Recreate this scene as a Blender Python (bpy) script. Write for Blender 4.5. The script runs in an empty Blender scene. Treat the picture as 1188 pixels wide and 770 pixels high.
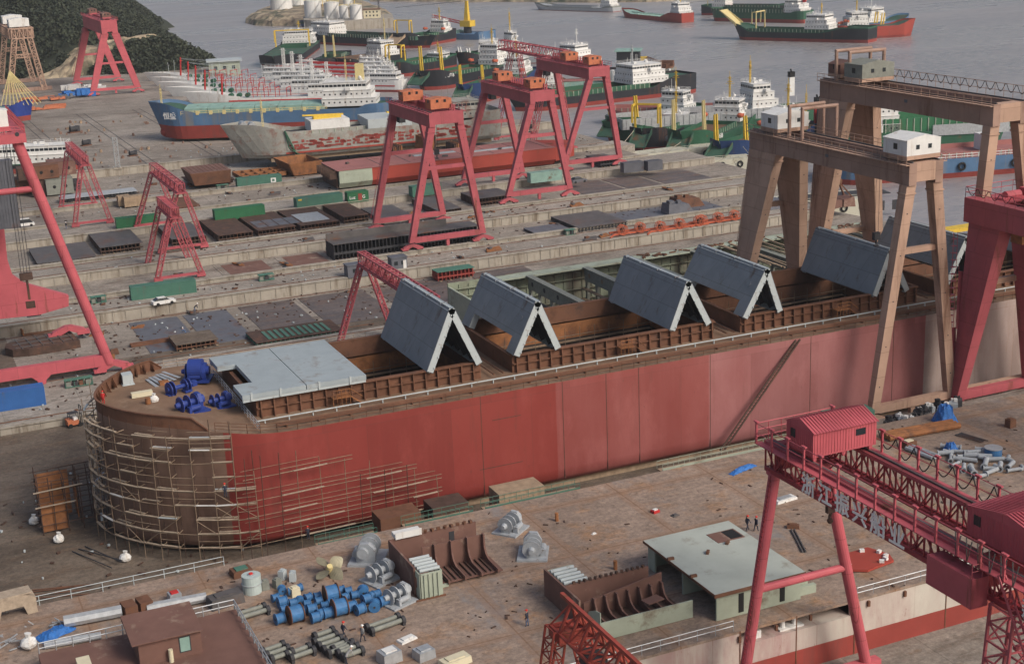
import bpy, bmesh, math, random
from mathutils import Vector, Matrix
from math import sin, cos, pi, radians, sqrt, atan2, hypot
C = bpy.context.scene.collection
rnd = random.Random(7)

# ------------------------------------------------------------------ camera
CAMH = 74.0
FPX, PITCH, YAW, ROLL = 1686.0, radians(16.42), radians(23.43), radians(2.39)
_f = Vector((sin(YAW)*cos(PITCH), cos(YAW)*cos(PITCH), -sin(PITCH)))
_r0 = Vector((cos(YAW), -sin(YAW), 0)); _d0 = _f.cross(_r0)
_r = cos(ROLL)*_r0 + sin(ROLL)*_d0; _d = -sin(ROLL)*_r0 + cos(ROLL)*_d0
cam = bpy.data.cameras.new("camera"); camo = bpy.data.objects.new("camera", cam); C.objects.link(camo)
camo.matrix_world = Matrix(((_r.x, -_d.x, -_f.x, 0), (_r.y, -_d.y, -_f.y, 0), (_r.z, -_d.z, -_f.z, CAMH), (0, 0, 0, 1)))
cam.sensor_width = 36; cam.sensor_fit = 'HORIZONTAL'; cam.lens = 36*FPX/1188
cam.clip_start = 1; cam.clip_end = 8000
bpy.context.scene.camera = camo

def ray(px, py):
    return _r*(px-594) + _d*(py-385) + _f*FPX
def at(px, py, z=0.0):           # the point of the plane at height z seen there
    d = ray(px, py); t = (z-CAMH)/d.z
    return Vector((d.x*t, d.y*t, z))
def aty(px, py, y):              # the point of the upright plane at depth y
    d = ray(px, py); t = y/d.y
    return Vector((d.x*t, y, CAMH+d.z*t))

# ------------------------------------------------------------------ light
SUNV = Vector((0.42, -0.78, 0.70)).normalized()
w = bpy.data.worlds.new("World"); bpy.context.scene.world = w; w.use_nodes = True
nt = w.node_tree; bg = nt.nodes['Background']
sky = nt.nodes.new('ShaderNodeTexSky'); sky.sky_type = 'NISHITA'; sky.sun_disc = False
sky.sun_elevation = math.asin(SUNV.z); sky.sun_rotation = atan2(SUNV.x, SUNV.y)
sky.air_density = 1.0; sky.dust_density = 5.0; sky.ozone_density = 0.6
nt.links.new(sky.outputs[0], bg.inputs[0]); bg.inputs[1].default_value = 0.070
sun = bpy.data.lights.new("sun", 'SUN'); sun.energy = 1.35; sun.angle = radians(22); sun.color = (1.0, 0.945, 0.87)
suno = bpy.data.objects.new("sun", sun); C.objects.link(suno)
suno.rotation_euler = SUNV.to_track_quat('Z', 'Y').to_euler()
vs = bpy.context.scene.view_settings
vs.view_transform = 'Standard'; vs.look = 'None'; vs.exposure = 0.74; vs.gamma = 1.0; vs.use_curve_mapping = False

# ------------------------------------------------------------------ materials
def lin(c):
    return tuple((x/255/12.92 if x/255 <= .04045 else ((x/255+.055)/1.055)**2.4) for x in c)
_mc = {}
def mat(name, col, rough=.7, var=.16, scale=.35, dirt=None, dirtamt=.35, dscale=.12, streak=False, metal=0, bump=0, world=False, seam=0):
    """paint or bare surface: colour, uneven wear (var), and patches of a second colour (dirt)"""
    if name in _mc: return _mc[name]
    m = bpy.data.materials.new(name); m.use_nodes = True; N = m.node_tree.nodes; L = m.node_tree.links
    b = N['Principled BSDF']; b.inputs['Roughness'].default_value = rough; b.inputs['Metallic'].default_value = metal
    b.inputs['Specular IOR Level'].default_value = .3
    tc = N.new('ShaderNodeTexCoord'); out = tc.outputs['Object']
    if world:
        g = N.new('ShaderNodeNewGeometry'); out = g.outputs['Position']
    n1 = N.new('ShaderNodeTexNoise'); n1.inputs['Scale'].default_value = scale; n1.inputs['Detail'].default_value = 8; n1.inputs['Roughness'].default_value = .65
    L.new(out, n1.inputs['Vector'])
    r1 = N.new('ShaderNodeMapRange'); r1.inputs[1].default_value = .3; r1.inputs[2].default_value = .7; r1.inputs[3].default_value = 1-var; r1.inputs[4].default_value = 1+var
    L.new(n1.outputs[0], r1.inputs[0])
    mx = N.new('ShaderNodeMix'); mx.data_type = 'RGBA'; mx.blend_type = 'MULTIPLY'; mx.inputs[0].default_value = 1
    mx.inputs[6].default_value = (*col, 1); L.new(r1.outputs[0], mx.inputs[7]); cur = mx.outputs[2]
    if dirt:
        n2 = N.new('ShaderNodeTexNoise'); n2.inputs['Scale'].default_value = dscale; n2.inputs['Detail'].default_value = 10; n2.inputs['Roughness'].default_value = .72
        if streak:
            mp = N.new('ShaderNodeMapping'); mp.inputs['Scale'].default_value = (1, 1, .12); L.new(out, mp.inputs[0]); L.new(mp.outputs[0], n2.inputs['Vector'])
        else: L.new(out, n2.inputs['Vector'])
        r2 = N.new('ShaderNodeMapRange'); r2.inputs[1].default_value = .62-dirtamt*.3; r2.inputs[2].default_value = .72-dirtamt*.1; L.new(n2.outputs[0], r2.inputs[0])
        m2 = N.new('ShaderNodeMix'); m2.data_type = 'RGBA'; L.new(r2.outputs[0], m2.inputs[0]); L.new(cur, m2.inputs[6]); m2.inputs[7].default_value = (*dirt, 1); cur = m2.outputs[2]
    if seam:
        sp = N.new('ShaderNodeSeparateXYZ'); cb = N.new('ShaderNodeCombineXYZ'); ad = N.new('ShaderNodeMath'); L.new(out, sp.inputs[0])
        L.new(sp.outputs[0], ad.inputs[0]); L.new(sp.outputs[1], ad.inputs[1]); L.new(ad.outputs[0], cb.inputs[0]); L.new(sp.outputs[2], cb.inputs[1])
        bk = N.new('ShaderNodeTexBrick'); bk.inputs['Scale'].default_value = 1; bk.inputs['Brick Width'].default_value = seam; bk.inputs['Row Height'].default_value = seam*.62; bk.inputs['Mortar Size'].default_value = .035; bk.inputs['Mortar Smooth'].default_value = .3
        bk.inputs['Color1'].default_value = (1, 1, 1, 1); bk.inputs['Color2'].default_value = (.90, .90, .90, 1); bk.inputs['Mortar'].default_value = (.62, .60, .58, 1); L.new(cb.outputs[0], bk.inputs['Vector'])
        m3 = N.new('ShaderNodeMix'); m3.data_type = 'RGBA'; m3.blend_type = 'MULTIPLY'; m3.inputs[0].default_value = 1; L.new(cur, m3.inputs[6]); L.new(bk.outputs['Color'], m3.inputs[7]); cur = m3.outputs[2]
    L.new(cur, b.inputs['Base Color'])
    if bump:
        bp = N.new('ShaderNodeBump'); bp.inputs['Strength'].default_value = bump; bp.inputs['Distance'].default_value = .3
        L.new(n1.outputs[0], bp.inputs['Height']); L.new(bp.outputs[0], b.inputs['Normal'])
    _mc[name] = m; return m

RUST = (.13, .055, .028); DUST = (.30, .26, .22); OIL = (.05, .045, .042)
M = dict(
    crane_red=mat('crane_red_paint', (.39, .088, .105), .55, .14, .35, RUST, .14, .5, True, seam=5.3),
    crane_pink=mat('crane_pink_red_paint', (.46, .098, .118), .55, .12, .35, RUST, .10, .5, True, seam=6.1),  # paler pink red of tube legs, huts, walkways and rails
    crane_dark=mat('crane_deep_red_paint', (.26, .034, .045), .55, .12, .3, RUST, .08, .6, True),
    crane_rust=mat('crane_rust_red_paint', (.30, .055, .04), .65, .18, .5, RUST, .3, .8),
    crane_tan=mat('crane_tan_primer', (.44, .29, .215), .7, .14, .25, (.17, .085, .055), .30, .3, True, seam=5.7),
    crane_brown=mat('crane_darker_brown', (.32, .21, .165), .7, .16, .3, RUST, .26, .3, True, seam=6.3),
    orange=mat('orange_paint', (.45, .15, .075), .6, .15, .8, RUST, .25, .9),
    orange2=mat('orange_red_paint', (.42, .10, .05), .6, .15, .8),
    rust=mat('rusty_steel', (.15, .070, .042), .85, .35, .7, (.07, .04, .03), .4, .35),
    rust_dark=mat('dark_rusty_steel', (.075, .045, .035), .85, .35, .8, (.13, .06, .035), .3, .4),
    rust_orange=mat('orange_rusty_steel', (.26, .11, .045), .85, .3, .6, (.12, .06, .04), .4, .5),
    primer=mat('brown_primer_steel', (.16, .085, .068), .8, .15, .4, (.30, .22, .17), .2, .3),
    steel=mat('dark_steel_plate', (.095, .088, .088), .6, .25, .5, RUST, .3, .15),
    steel_blue=mat('blue_grey_steel_plate', (.11, .115, .135), .6, .2, .5, RUST, .25, .15),
    dark=mat('dark_grey_paint', (.04, .04, .045), .7, .2, .5),
    black=mat('black_rubber', (.015, .015, .016), .8, .1),
    cover=mat('grey_hatch_cover_paint', (.20, .222, .245), .6, .12, .35, (.12, .09, .075), .16, .35, True, seam=4.4),
    cover_light=mat('light_grey_cover_paint', (.30, .345, .37), .6, .10, .35, (.22, .20, .18), .2, .4, seam=0),
    cover_edge=mat('pale_grey_cover_edge', (.40, .445, .46), .6, .06, .5, (.2, .15, .11), .1, .8),
    grey=mat('light_grey_paint', (.33, .355, .38), .55, .16, 1.2, (.16, .11, .08), .18, 1.5),
    galv=mat('galvanised_steel', (.42, .44, .46), .4, .2, 1.5, metal=.4),
    white=mat('white_paint', (.66, .66, .645), .55, .08, .8, (.38, .31, .25), .2, .6, True),
    cream=mat('cream_paint', (.60, .55, .40), .6, .1, .8),
    palegreen=mat('pale_green_primer', (.33, .37, .30), .7, .14, .4, (.18, .15, .11), .25, .3),
    wall_green=mat('weathered_green_primer', (.24, .27, .20), .75, .18, .3, (.13, .10, .075), .42, .2, True),
    greygreen=mat('grey_green_paint', (.20, .21, .185), .6, .2, 1.5),
    green=mat('green_paint', (.026, .095, .055), .6, .15, .5, RUST, .12, .4),
    green_c=mat('dull_green_container_paint', (.065, .165, .125), .6, .12, .5, (.14, .12, .10), .2, .6, True),
    green_b=mat('bright_green_paint', (.03, .14, .065), .6, .12, .5, (.1, .1, .06), .15, .6, True),
    green_deck=mat('green_deck_paint', (.04, .095, .065), .7, .25, .3, RUST, .3, .2),
    teal=mat('faded_teal_paint', (.23, .36, .32), .7, .2, .4, RUST, .2, .3),
    blue=mat('blue_paint', (.022, .045, .22), .45, .12, .8),
    blue_c=mat('blue_container_paint', (.035, .12, .34), .55, .10, .5, (.1, .1, .12), .12, .6, True),
    blue_h=mat('blue_hull_paint', (.075, .15, .265), .6, .18, .2, (.18, .17, .16), .32, .2, True),
    blue_dk=mat('dark_blue_hull_paint', (.02, .045, .13), .55, .15, .2, RUST, .15, .3, True),
    blue_drum=mat('blue_drum_paint', (.045, .15, .33), .55, .25, 1.6, (.12, .10, .08), .25, 1.1),
    tarp=mat('blue_tarpaulin', (.03, .14, .42), .5, .25, 2.2, bump=.6),
    yellow=mat('yellow_paint', (.62, .42, .05), .6, .15, .8, RUST, .1, .8),
    paleyellow=mat('pale_yellow_paint', (.60, .50, .24), .6, .12, .8),
    red_boot=mat('antifouling_red_paint', (.27, .05, .04), .7, .2, .12, (.16, .06, .05), .3, .12, True),
    red_hull=mat('red_hull_paint', (.31, .05, .035), .7, .14, .12, RUST, .15, .2, True),
    red_deck=mat('pink_red_deck_primer', (.31, .13, .12), .8, .16, .15, RUST, .18, .3),
    brown_cargo=mat('brown_hold_rust', (.135, .08, .05), .9, .3, .3, RUST, .3, .3),
    black_hull=mat('black_hull_paint', (.018, .02, .026), .6, .2, .2, RUST, .18, .3, True),
    hulk=mat('weathered_grey_hull', (.29, .29, .265), .8, .22, .25, (.22, .10, .075), .36, .35),
    glass=mat('dark_window_glass', (.02, .025, .03), .15, .1),
    wood=mat('weathered_timber', (.30, .22, .15), .85, .25, 1.2),
    bamboo=mat('bamboo_pole', (.20, .145, .10), .8, .3, 1.2),
    plank=mat('pale_scaffold_plank', (.34, .275, .21), .8, .3, 1.5),
    concrete=mat('concrete_wall', (.33, .30, .255), .9, .16, .25, (.16, .125, .09), .42, .6, True),
    deckmat=None,
    rope=mat('pale_rope', (.42, .38, .30), .9, .2, 2),
    skin=mat('skin', (.45, .27, .19), .6, .05),
    cloth_dark=mat('dark_navy_cloth', (.03, .035, .055), .9, .15, 3),
    cloth_blue=mat('blue_denim_cloth', (.09, .13, .22), .9, .15, 3),
    cloth_grey=mat('grey_cloth', (.28, .28, .28), .9, .15, 3),
    cloth_red=mat('red_cloth', (.42, .03, .03), .9, .15, 3),
    helmet_red=mat('red_helmet', (.60, .04, .03), .4, .05),
    helmet_white=mat('white_helmet', (.80, .80, .78), .4, .05),
    helmet_yellow=mat('yellow_helmet', (.75, .50, .05), .4, .05),
    brickred=mat('brick_block', (.20, .125, .095), .9, .3, 2),
)

def surf(name, build):
    m = bpy.data.materials.new(name); m.use_nodes = True
    build(m.node_tree.nodes, m.node_tree.links, m.node_tree.nodes['Principled BSDF']); _mc[name] = m; return m
def noise(N, L, vec, s, d=8, r=.65, sc=None):
    n = N.new('ShaderNodeTexNoise'); n.inputs['Scale'].default_value = s; n.inputs['Detail'].default_value = d; n.inputs['Roughness'].default_value = r
    if sc:
        mp = N.new('ShaderNodeMapping'); mp.inputs['Scale'].default_value = sc; L.new(vec, mp.inputs[0]); vec = mp.outputs[0]
    L.new(vec, n.inputs['Vector']); return n.outputs[0]
def rng(N, L, v, a, b, c=0., d=1.):
    r = N.new('ShaderNodeMapRange'); r.inputs[1].default_value = a; r.inputs[2].default_value = b; r.inputs[3].default_value = c; r.inputs[4].default_value = d
    L.new(v, r.inputs[0]); return r.outputs[0]
def mixc(N, L, f, a, b, mode='MIX'):
    m = N.new('ShaderNodeMix'); m.data_type = 'RGBA'; m.blend_type = mode
    if isinstance(f, (int, float)): m.inputs[0].default_value = f
    else: L.new(f, m.inputs[0])
    for i, c in ((6, a), (7, b)):
        if isinstance(c, tuple): m.inputs[i].default_value = (*c, 1)
        else: L.new(c, m.inputs[i])
    return m.outputs[2]
def brick(N, L, vec, w_, h_, mortar, rot=None, off=.5):
    b = N.new('ShaderNodeTexBrick'); b.inputs['Scale'].default_value = 1; b.inputs['Brick Width'].default_value = w_; b.inputs['Row Height'].default_value = h_
    b.inputs['Mortar Size'].default_value = mortar; b.inputs['Mortar Smooth'].default_value = .4; b.inputs['Bias'].default_value = 0; b.offset = off
    b.inputs['Color1'].default_value = (0, 0, 0, 1); b.inputs['Color2'].default_value = (1, 1, 1, 1); b.inputs['Mortar'].default_value = (.5, .5, .5, 1)
    if rot:
        mp = N.new('ShaderNodeMapping'); mp.inputs['Rotation'].default_value = rot; L.new(vec, mp.inputs[0]); vec = mp.outputs[0]
    L.new(vec, b.inputs['Vector']); return b
def grain(N, L, p):           # fine wear: grit, scuffs and small stains
    a = rng(N, L, noise(N, L, p, 1.7, 8, .85), .38, .62, .62, 1.22)
    m = N.new('ShaderNodeMath'); m.operation = 'MULTIPLY'; L.new(a, m.inputs[0]); L.new(rng(N, L, noise(N, L, p, .5, 9, .8, (.45, 1.3, 1)), .40, .60, .80, 1.12), m.inputs[1])
    return m.outputs[0]
def pos(N):
    return N.new('ShaderNodeNewGeometry').outputs['Position']

def _deck(N, L, b):        # rust bleeding through old deck primer, weld seams, oil
    p = pos(N); b.inputs['Roughness'].default_value = .82
    c = mixc(N, L, rng(N, L, noise(N, L, p, .09), .35, .65), (.245, .18, .14), (.315, .235, .185))
    c = mixc(N, L, rng(N, L, noise(N, L, p, .22, 10, .7), .52, .68), c, (.33, .19, .105))
    c = mixc(N, L, rng(N, L, noise(N, L, p, .05, 9, .7, (1, .35, 1)), .56, .72), c, (.13, .10, .09))
    c = mixc(N, L, rng(N, L, noise(N, L, p, 1.3, 6, .6), .64, .72), c, (.12, .075, .055))
    bk = brick(N, L, p, 12.5, 13.0, .10, None, 0)
    c = mixc(N, L, mixc(N, L, .12, (1., 1., 1.), bk.outputs['Color']), (0., 0., 0.), c) if False else c
    c = mixc(N, L, rng(N, L, bk.outputs['Fac'], 0, 1, 0, .75), c, (.16, .085, .05))
    c = mixc(N, L, 1.0, c, grain(N, L, p), 'MULTIPLY')
    bt = brick(N, L, p, 12.5, 13.0, 0.0, None, 0)
    c = mixc(N, L, .05, c, bt.outputs['Color'], 'SOFT_LIGHT')
    c = mixc(N, L, rng(N, L, noise(N, L, p, .11, 9, .75, (1, .5, 1)), .57, .66, 0, .7), c, (.20, .195, .20))
    bb = brick(N, L, p, 12.5, 13.0, .9, None, 0); c = mixc(N, L, rng(N, L, bb.outputs['Fac'], 0, 1, 0, .35), c, (.25, .14, .08))
    L.new(c, b.inputs['Base Color'])
M['deckmat'] = surf('rust_stained_deck', _deck)

def _ground(N, L, b):      # old slipway concrete: slabs, dirt, wet stains
    p = pos(N); b.inputs['Roughness'].default_value = .9
    c = mixc(N, L, rng(N, L, noise(N, L, p, .03, 10, .7), .38, .62), (.20, .17, .142), (.33, .29, .25))
    c = mixc(N, L, rng(N, L, noise(N, L, p, .10, 10, .75, (.5, 1.4, 1)), .54, .66), c, (.115, .085, .065))
    c = mixc(N, L, rng(N, L, noise(N, L, p, .55, 8, .7, (.5, 1, 1)), .57, .68), c, (.20, .14, .10))
    c = mixc(N, L, rng(N, L, noise(N, L, p, 1.8, 6, .7), .62, .72), c, (.36, .33, .29))
    c = mixc(N, L, rng(N, L, noise(N, L, p, .045, 10, .8, (.35, 1.2, 1)), .56, .63, 0, .75), c, (.10, .08, .068))
    c = mixc(N, L, rng(N, L, noise(N, L, p, .2, 9, .8, (.2, 1, 1)), .60, .68, 0, .6), c, (.17, .095, .06))
    bk = brick(N, L, p, 9, 14, .09)
    c = mixc(N, L, rng(N, L, bk.outputs['Fac'], 0, 1, 0, .45), c, (.10, .08, .065))
    c = mixc(N, L, 1.0, c, grain(N, L, p), 'MULTIPLY')
    L.new(c, b.inputs['Base Color'])
M['ground'] = surf('dirty_slipway_concrete', _ground)

def _pit(N, L, b):         # earth, rust scale and timber dust on a dock floor
    p = pos(N); b.inputs['Roughness'].default_value = .95
    c = mixc(N, L, rng(N, L, noise(N, L, p, .07, 10, .7), .36, .64), (.075, .055, .040), (.185, .145, .112))
    c = mixc(N, L, rng(N, L, noise(N, L, p, .35, 9, .75, (.35, 1, 1)), .52, .66), c, (.13, .085, .055))
    c = mixc(N, L, rng(N, L, noise(N, L, p, .8, 9, .8), .60, .70), c, (.25, .22, .19))
    c = mixc(N, L, 1.0, c, grain(N, L, p), 'MULTIPLY')
    L.new(c, b.inputs['Base Color'])
    bp = N.new('ShaderNodeBump'); bp.inputs['Strength'].default_value = .5; bp.inputs['Distance'].default_value = .2
    L.new(noise(N, L, p, 1.2, 9, .7), bp.inputs['Height']); L.new(bp.outputs[0], b.inputs['Normal'])
M['pit'] = surf('dock_floor_earth', _pit)

def _road(N, L, b):
    p = pos(N); b.inputs['Roughness'].default_value = .88
    c = mixc(N, L, rng(N, L, noise(N, L, p, .05, 10, .7), .36, .64), (.24, .21, .18), (.36, .325, .285))
    c = mixc(N, L, rng(N, L, noise(N, L, p, .3, 10, .7, (.3, 1, 1)), .55, .68), c, (.15, .12, .095))
    c = mixc(N, L, rng(N, L, noise(N, L, p, .12, 10, .8, (.25, 1, 1)), .57, .66, 0, .7), c, (.12, .09, .07))
    bk = brick(N, L, p, 6, 30, .07)
    c = mixc(N, L, rng(N, L, bk.outputs['Fac'], 0, 1, 0, .4), c, (.12, .1, .08))
    c = mixc(N, L, 1.0, c, grain(N, L, p), 'MULTIPLY')
    L.new(c, b.inputs['Base Color'])
M['road'] = surf('worn_concrete_roadway', _road)

def _plate(N, L, b):       # dark bare steel plates lying edge to edge
    p = pos(N); b.inputs['Roughness'].default_value = .6
    c = mixc(N, L, rng(N, L, noise(N, L, p, .25, 10, .7, (.25, 1, 1)), .4, .6), (.095, .082, .080), (.15, .12, .11))
    c = mixc(N, L, rng(N, L, noise(N, L, p, .5, 10, .7, (.3, 1, 1)), .52, .64), c, (.17, .105, .075))
    bk = brick(N, L, p, 10.5, 2.4, .06, None, 0)
    c = mixc(N, L, rng(N, L, bk.outputs['Fac'], 0, 1, 0, .6), c, (.05, .04, .035))
    c = mixc(N, L, 1.0, c, grain(N, L, p), 'MULTIPLY')
    L.new(c, b.inputs['Base Color'])
M['plate'] = surf('bare_steel_floor_plates', _plate)

def _water(N, L, b):
    p = pos(N); b.inputs['Roughness'].default_value = .34; b.inputs['Specular IOR Level'].default_value = .5
    c = mixc(N, L, rng(N, L, noise(N, L, p, .004, 6, .6, (.6, 1.4, 1)), .35, .65), (.28, .265, .265), (.325, .30, .29))
    c = mixc(N, L, rng(N, L, noise(N, L, p, .35, 5, .6, (.5, 1, 1)), .40, .62), c, (.215, .21, .22))
    c = mixc(N, L, rng(N, L, noise(N, L, p, .012, 5, .6, (.35, 1.6, 1)), .45, .62, 0, .5), c, (.34, .32, .315))
    L.new(c, b.inputs['Base Color']); L.new(rng(N, L, noise(N, L, p, .008, 5, .6, (.4, 1.5, 1)), .4, .6, .24, .42), b.inputs['Roughness'])
    bp = N.new('ShaderNodeBump'); bp.inputs['Strength'].default_value = .7; bp.inputs['Distance'].default_value = .4
    L.new(noise(N, L, p, .5, 7, .65, (.55, 1, 1)), bp.inputs['Height']); L.new(bp.outputs[0], b.inputs['Normal'])
M['water'] = surf('silty_harbour_water', _water)

def _rock(N, L, b):
    p = pos(N); b.inputs['Roughness'].default_value = .95
    c = mixc(N, L, rng(N, L, noise(N, L, p, .12, 10, .7), .4, .6), (.16, .12, .085), (.42, .34, .23))
    c = mixc(N, L, rng(N, L, noise(N, L, p, .05, 8, .7), .5, .6), c, (.05, .06, .035))
    L.new(c, b.inputs['Base Color'])
M['rock'] = surf('sandy_cut_rock', _rock)
def _scrub(N, L, b):
    p = pos(N); b.inputs['Roughness'].default_value = .95
    c = mixc(N, L, rng(N, L, noise(N, L, p, .06, 8, .7), .4, .6), (.016, .022, .014), (.028, .034, .02))
    L.new(c, b.inputs['Base Color'])
M['scrub'] = surf('hillside_scrub_soil', _scrub)
def _leaf(N, L, b):
    p = pos(N); b.inputs['Roughness'].default_value = .9
    c = mixc(N, L, rng(N, L, noise(N, L, p, .05, 5, .6), .38, .62), (.022, .032, .020), (.036, .046, .026))
    c = mixc(N, L, rng(N, L, noise(N, L, p, .6, 3, .6), .5, .7), c, (.050, .054, .030))
    L.new(c, b.inputs['Base Color'])
M['leaf'] = surf('dark_hill_foliage', _leaf)

def _hull(N, L, b, base, alt, seam, w_=11.0, h_=3.4, amt=.8):
    p = pos(N); b.inputs['Roughness'].default_value = .62
    c = mixc(N, L, rng(N, L, noise(N, L, p, .06, 8, .65, (1, 1, .5)), .36, .64), base, alt)
    c = mixc(N, L, rng(N, L, noise(N, L, p, .6, 9, .7, (1, 1, .1)), .58, .75, 0, .55), c, seam)
    bt = brick(N, L, p, w_, h_, 0.0, (radians(-90), 0, 0)); c = mixc(N, L, .16, c, bt.outputs['Color'], 'SOFT_LIGHT')
    bk = brick(N, L, p, w_, h_, .05, (radians(-90), 0, 0)); c = mixc(N, L, rng(N, L, bk.outputs['Fac'], 0, 1, 0, .45*amt), c, seam)
    c = mixc(N, L, rng(N, L, noise(N, L, p, .16, 9, .7, (1, 1, .45)), .50, .64, 0, .55), c, tuple(min(1, q*1.2+.015) for q in alt))
    c = mixc(N, L, rng(N, L, noise(N, L, p, .9, 8, .7, (1, 1, .05)), .52, .70, 0, .6), c, alt)
    c = mixc(N, L, rng(N, L, noise(N, L, p, 1.6, 8, .75, (1, 1, .35)), .63, .70, 0, .7), c, seam)
    L.new(c, b.inputs['Base Color'])
M['hull_rust'] = surf('bow_bare_rusty_plating', lambda N, L, b: _hull(N, L, b, (.115, .065, .045), (.19, .115, .085), (.05, .03, .022), 5, 2.6))
M['hull_red'] = surf('hull_new_red_paint', lambda N, L, b: _hull(N, L, b, (.195, .023, .018), (.225, .034, .026), (.095, .032, .024), 11, 14, .8))
M['hull_mid'] = surf('hull_chalky_red_paint', lambda N, L, b: _hull(N, L, b, (.205, .040, .034), (.26, .072, .066), (.15, .045, .035), 11, 14, .8))
M['hull_pink'] = surf('hull_faded_red_paint', lambda N, L, b: _hull(N, L, b, (.225, .062, .060), (.30, .12, .118), (.15, .05, .04), 11, 14, .8))
M['hull_pale'] = surf('hull_pale_primer', lambda N, L, b: _hull(N, L, b, (.27, .20, .18), (.35, .28, .26), (.20, .09, .045), 7, 14, 1.))
M['barge_side'] = surf('barge_patchy_side_paint', lambda N, L, b: _hull(N, L, b, (.36, .22, .21), (.50, .48, .42), (.20, .07, .04), 12, 14, 1.))

# ------------------------------------------------------------------ mesh builder
class MB:
    def __init__(s): s.v = []; s.f = []; s.m = []; s.k = 0
    def hexa(s, p):                       # 8 points: lower ring then upper ring
        n = len(s.v); s.v += [tuple(q) for q in p]
        for q in ((3, 2, 1, 0), (4, 5, 6, 7), (0, 1, 5, 4), (1, 2, 6, 5), (2, 3, 7, 6), (3, 0, 4, 7)):
            s.f.append([n+i for i in q]); s.m.append(s.k)
        return s
    def box(s, x0, x1, y0, y1, z0, z1):
        return s.hexa([(x0, y0, z0), (x1, y0, z0), (x1, y1, z0), (x0, y1, z0), (x0, y0, z1), (x1, y0, z1), (x1, y1, z1), (x0, y1, z1)])
    def cbox(s, c, d, rz=0, rx=0, ry=0):
        R = Matrix.Rotation(rz, 3, 'Z') @ Matrix.Rotation(ry, 3, 'Y') @ Matrix.Rotation(rx, 3, 'X'); c = Vector(c); a, b, e = d[0]/2, d[1]/2, d[2]/2
        return s.hexa([c + R @ Vector(q) for q in ((-a, -b, -e), (a, -b, -e), (a, b, -e), (-a, b, -e), (-a, -b, e), (a, -b, e), (a, b, e), (-a, b, e))])
    def beam(s, p, q, w_, h_=None, w2=None, h2=None):
        p = Vector(p); q = Vector(q); h_ = w_ if h_ is None else h_; w2 = w_ if w2 is None else w2; h2 = h_ if h2 is None else h2
        d = (q-p).normalized(); u = Vector((0, 0, 1)) if abs(d.z) < .9 else Vector((0, 1, 0))
        a = d.cross(u).normalized(); b = a.cross(d)
        r = lambda c, x, y: [c - a*x/2 - b*y/2, c + a*x/2 - b*y/2, c + a*x/2 + b*y/2, c - a*x/2 + b*y/2]
        return s.hexa(r(p, w_, h_) + r(q, w2, h2))
    def tube(s, p, q, r, n=8, r2=None, cap=True):
        p = Vector(p); q = Vector(q); r2 = r if r2 is None else r2
        d = (q-p).normalized(); u = Vector((0, 0, 1)) if abs(d.z) < .9 else Vector((1, 0, 0))
        a = d.cross(u).normalized(); b = a.cross(d); k = len(s.v)
        for c, rad in ((p, r), (q, r2)):
            for i in range(n):
                t = 2*pi*i/n; s.v.append(tuple(c + a*cos(t)*rad + b*sin(t)*rad))
        for i in range(n):
            j = (i+1) % n; s.f.append([k+i, k+j, k+n+j, k+n+i]); s.m.append(s.k)
        if cap: s.f += [[k+i for i in range(n)][::-1], [k+n+i for i in range(n)]]; s.m += [s.k]*2
        return s
    def prism(s, poly, a, b, axis='y'):   # polygon in the plane square to the axis, from a to b
        n = len(s.v); m = len(poly)
        f = {'y': lambda u, v, t: (u, t, v), 'x': lambda u, v, t: (t, u, v), 'z': lambda u, v, t: (u, v, t)}[axis]
        s.v += [f(u, v, a) for u, v in poly] + [f(u, v, b) for u, v in poly]
        s.f += [list(range(n, n+m))[::-1], list(range(n+m, n+2*m))]; s.m += [s.k]*2
        for i in range(m):
            j = (i+1) % m; s.f.append([n+i, n+j, n+m+j, n+m+i]); s.m.append(s.k)
        return s
    def quad(s, *p):
        n = len(s.v); s.v += [tuple(q) for q in p]; s.f.append(list(range(n, n+len(p)))); s.m.append(s.k); return s
    def poly(s, pts, r, n=5):
        for a, b in zip(pts, pts[1:]): s.tube(a, b, r, n)
        return s
    def truss(s, p, q, w_, h_, n, c, up=(0, 0, 1)):   # box lattice from p to q
        p = Vector(p); q = Vector(q); d = (q-p).normalized(); u = Vector(up)
        if abs(d.dot(u)) > .9: u = Vector((0, 1, 0))
        a = d.cross(u).normalized()*w_/2; b = a.cross(d).normalized()*h_/2
        cs = [-a-b, a-b, a+b, -a+b]
        for k in cs: s.beam(p+k, q+k, c)
        for i in range(n+1):
            o = p + (q-p)*i/n
            for j in range(4): s.beam(o+cs[j], o+cs[(j+1) % 4], c*.6)
            if i < n:
                o2 = p + (q-p)*(i+1)/n
                for j in range(4):
                    A, B = (cs[j], cs[(j+1) % 4]) if i % 2 else (cs[(j+1) % 4], cs[j]); s.beam(o+A, o2+B, c*.55)
        return s
    def ball(s, c, r, n=8, sz=1.):
        k = len(s.v); rows = max(3, n//2)
        for i in range(rows+1):
            t = pi*i/rows
            for j in range(n): s.v.append((c[0]+r*sin(t)*cos(2*pi*j/n), c[1]+r*sin(t)*sin(2*pi*j/n), c[2]+r*sz*cos(t)))
        for i in range(rows):
            for j in range(n):
                jj = (j+1) % n; s.f.append([k+i*n+j, k+(i+1)*n+j, k+(i+1)*n+jj, k+i*n+jj]); s.m.append(s.k)
        return s
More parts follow.
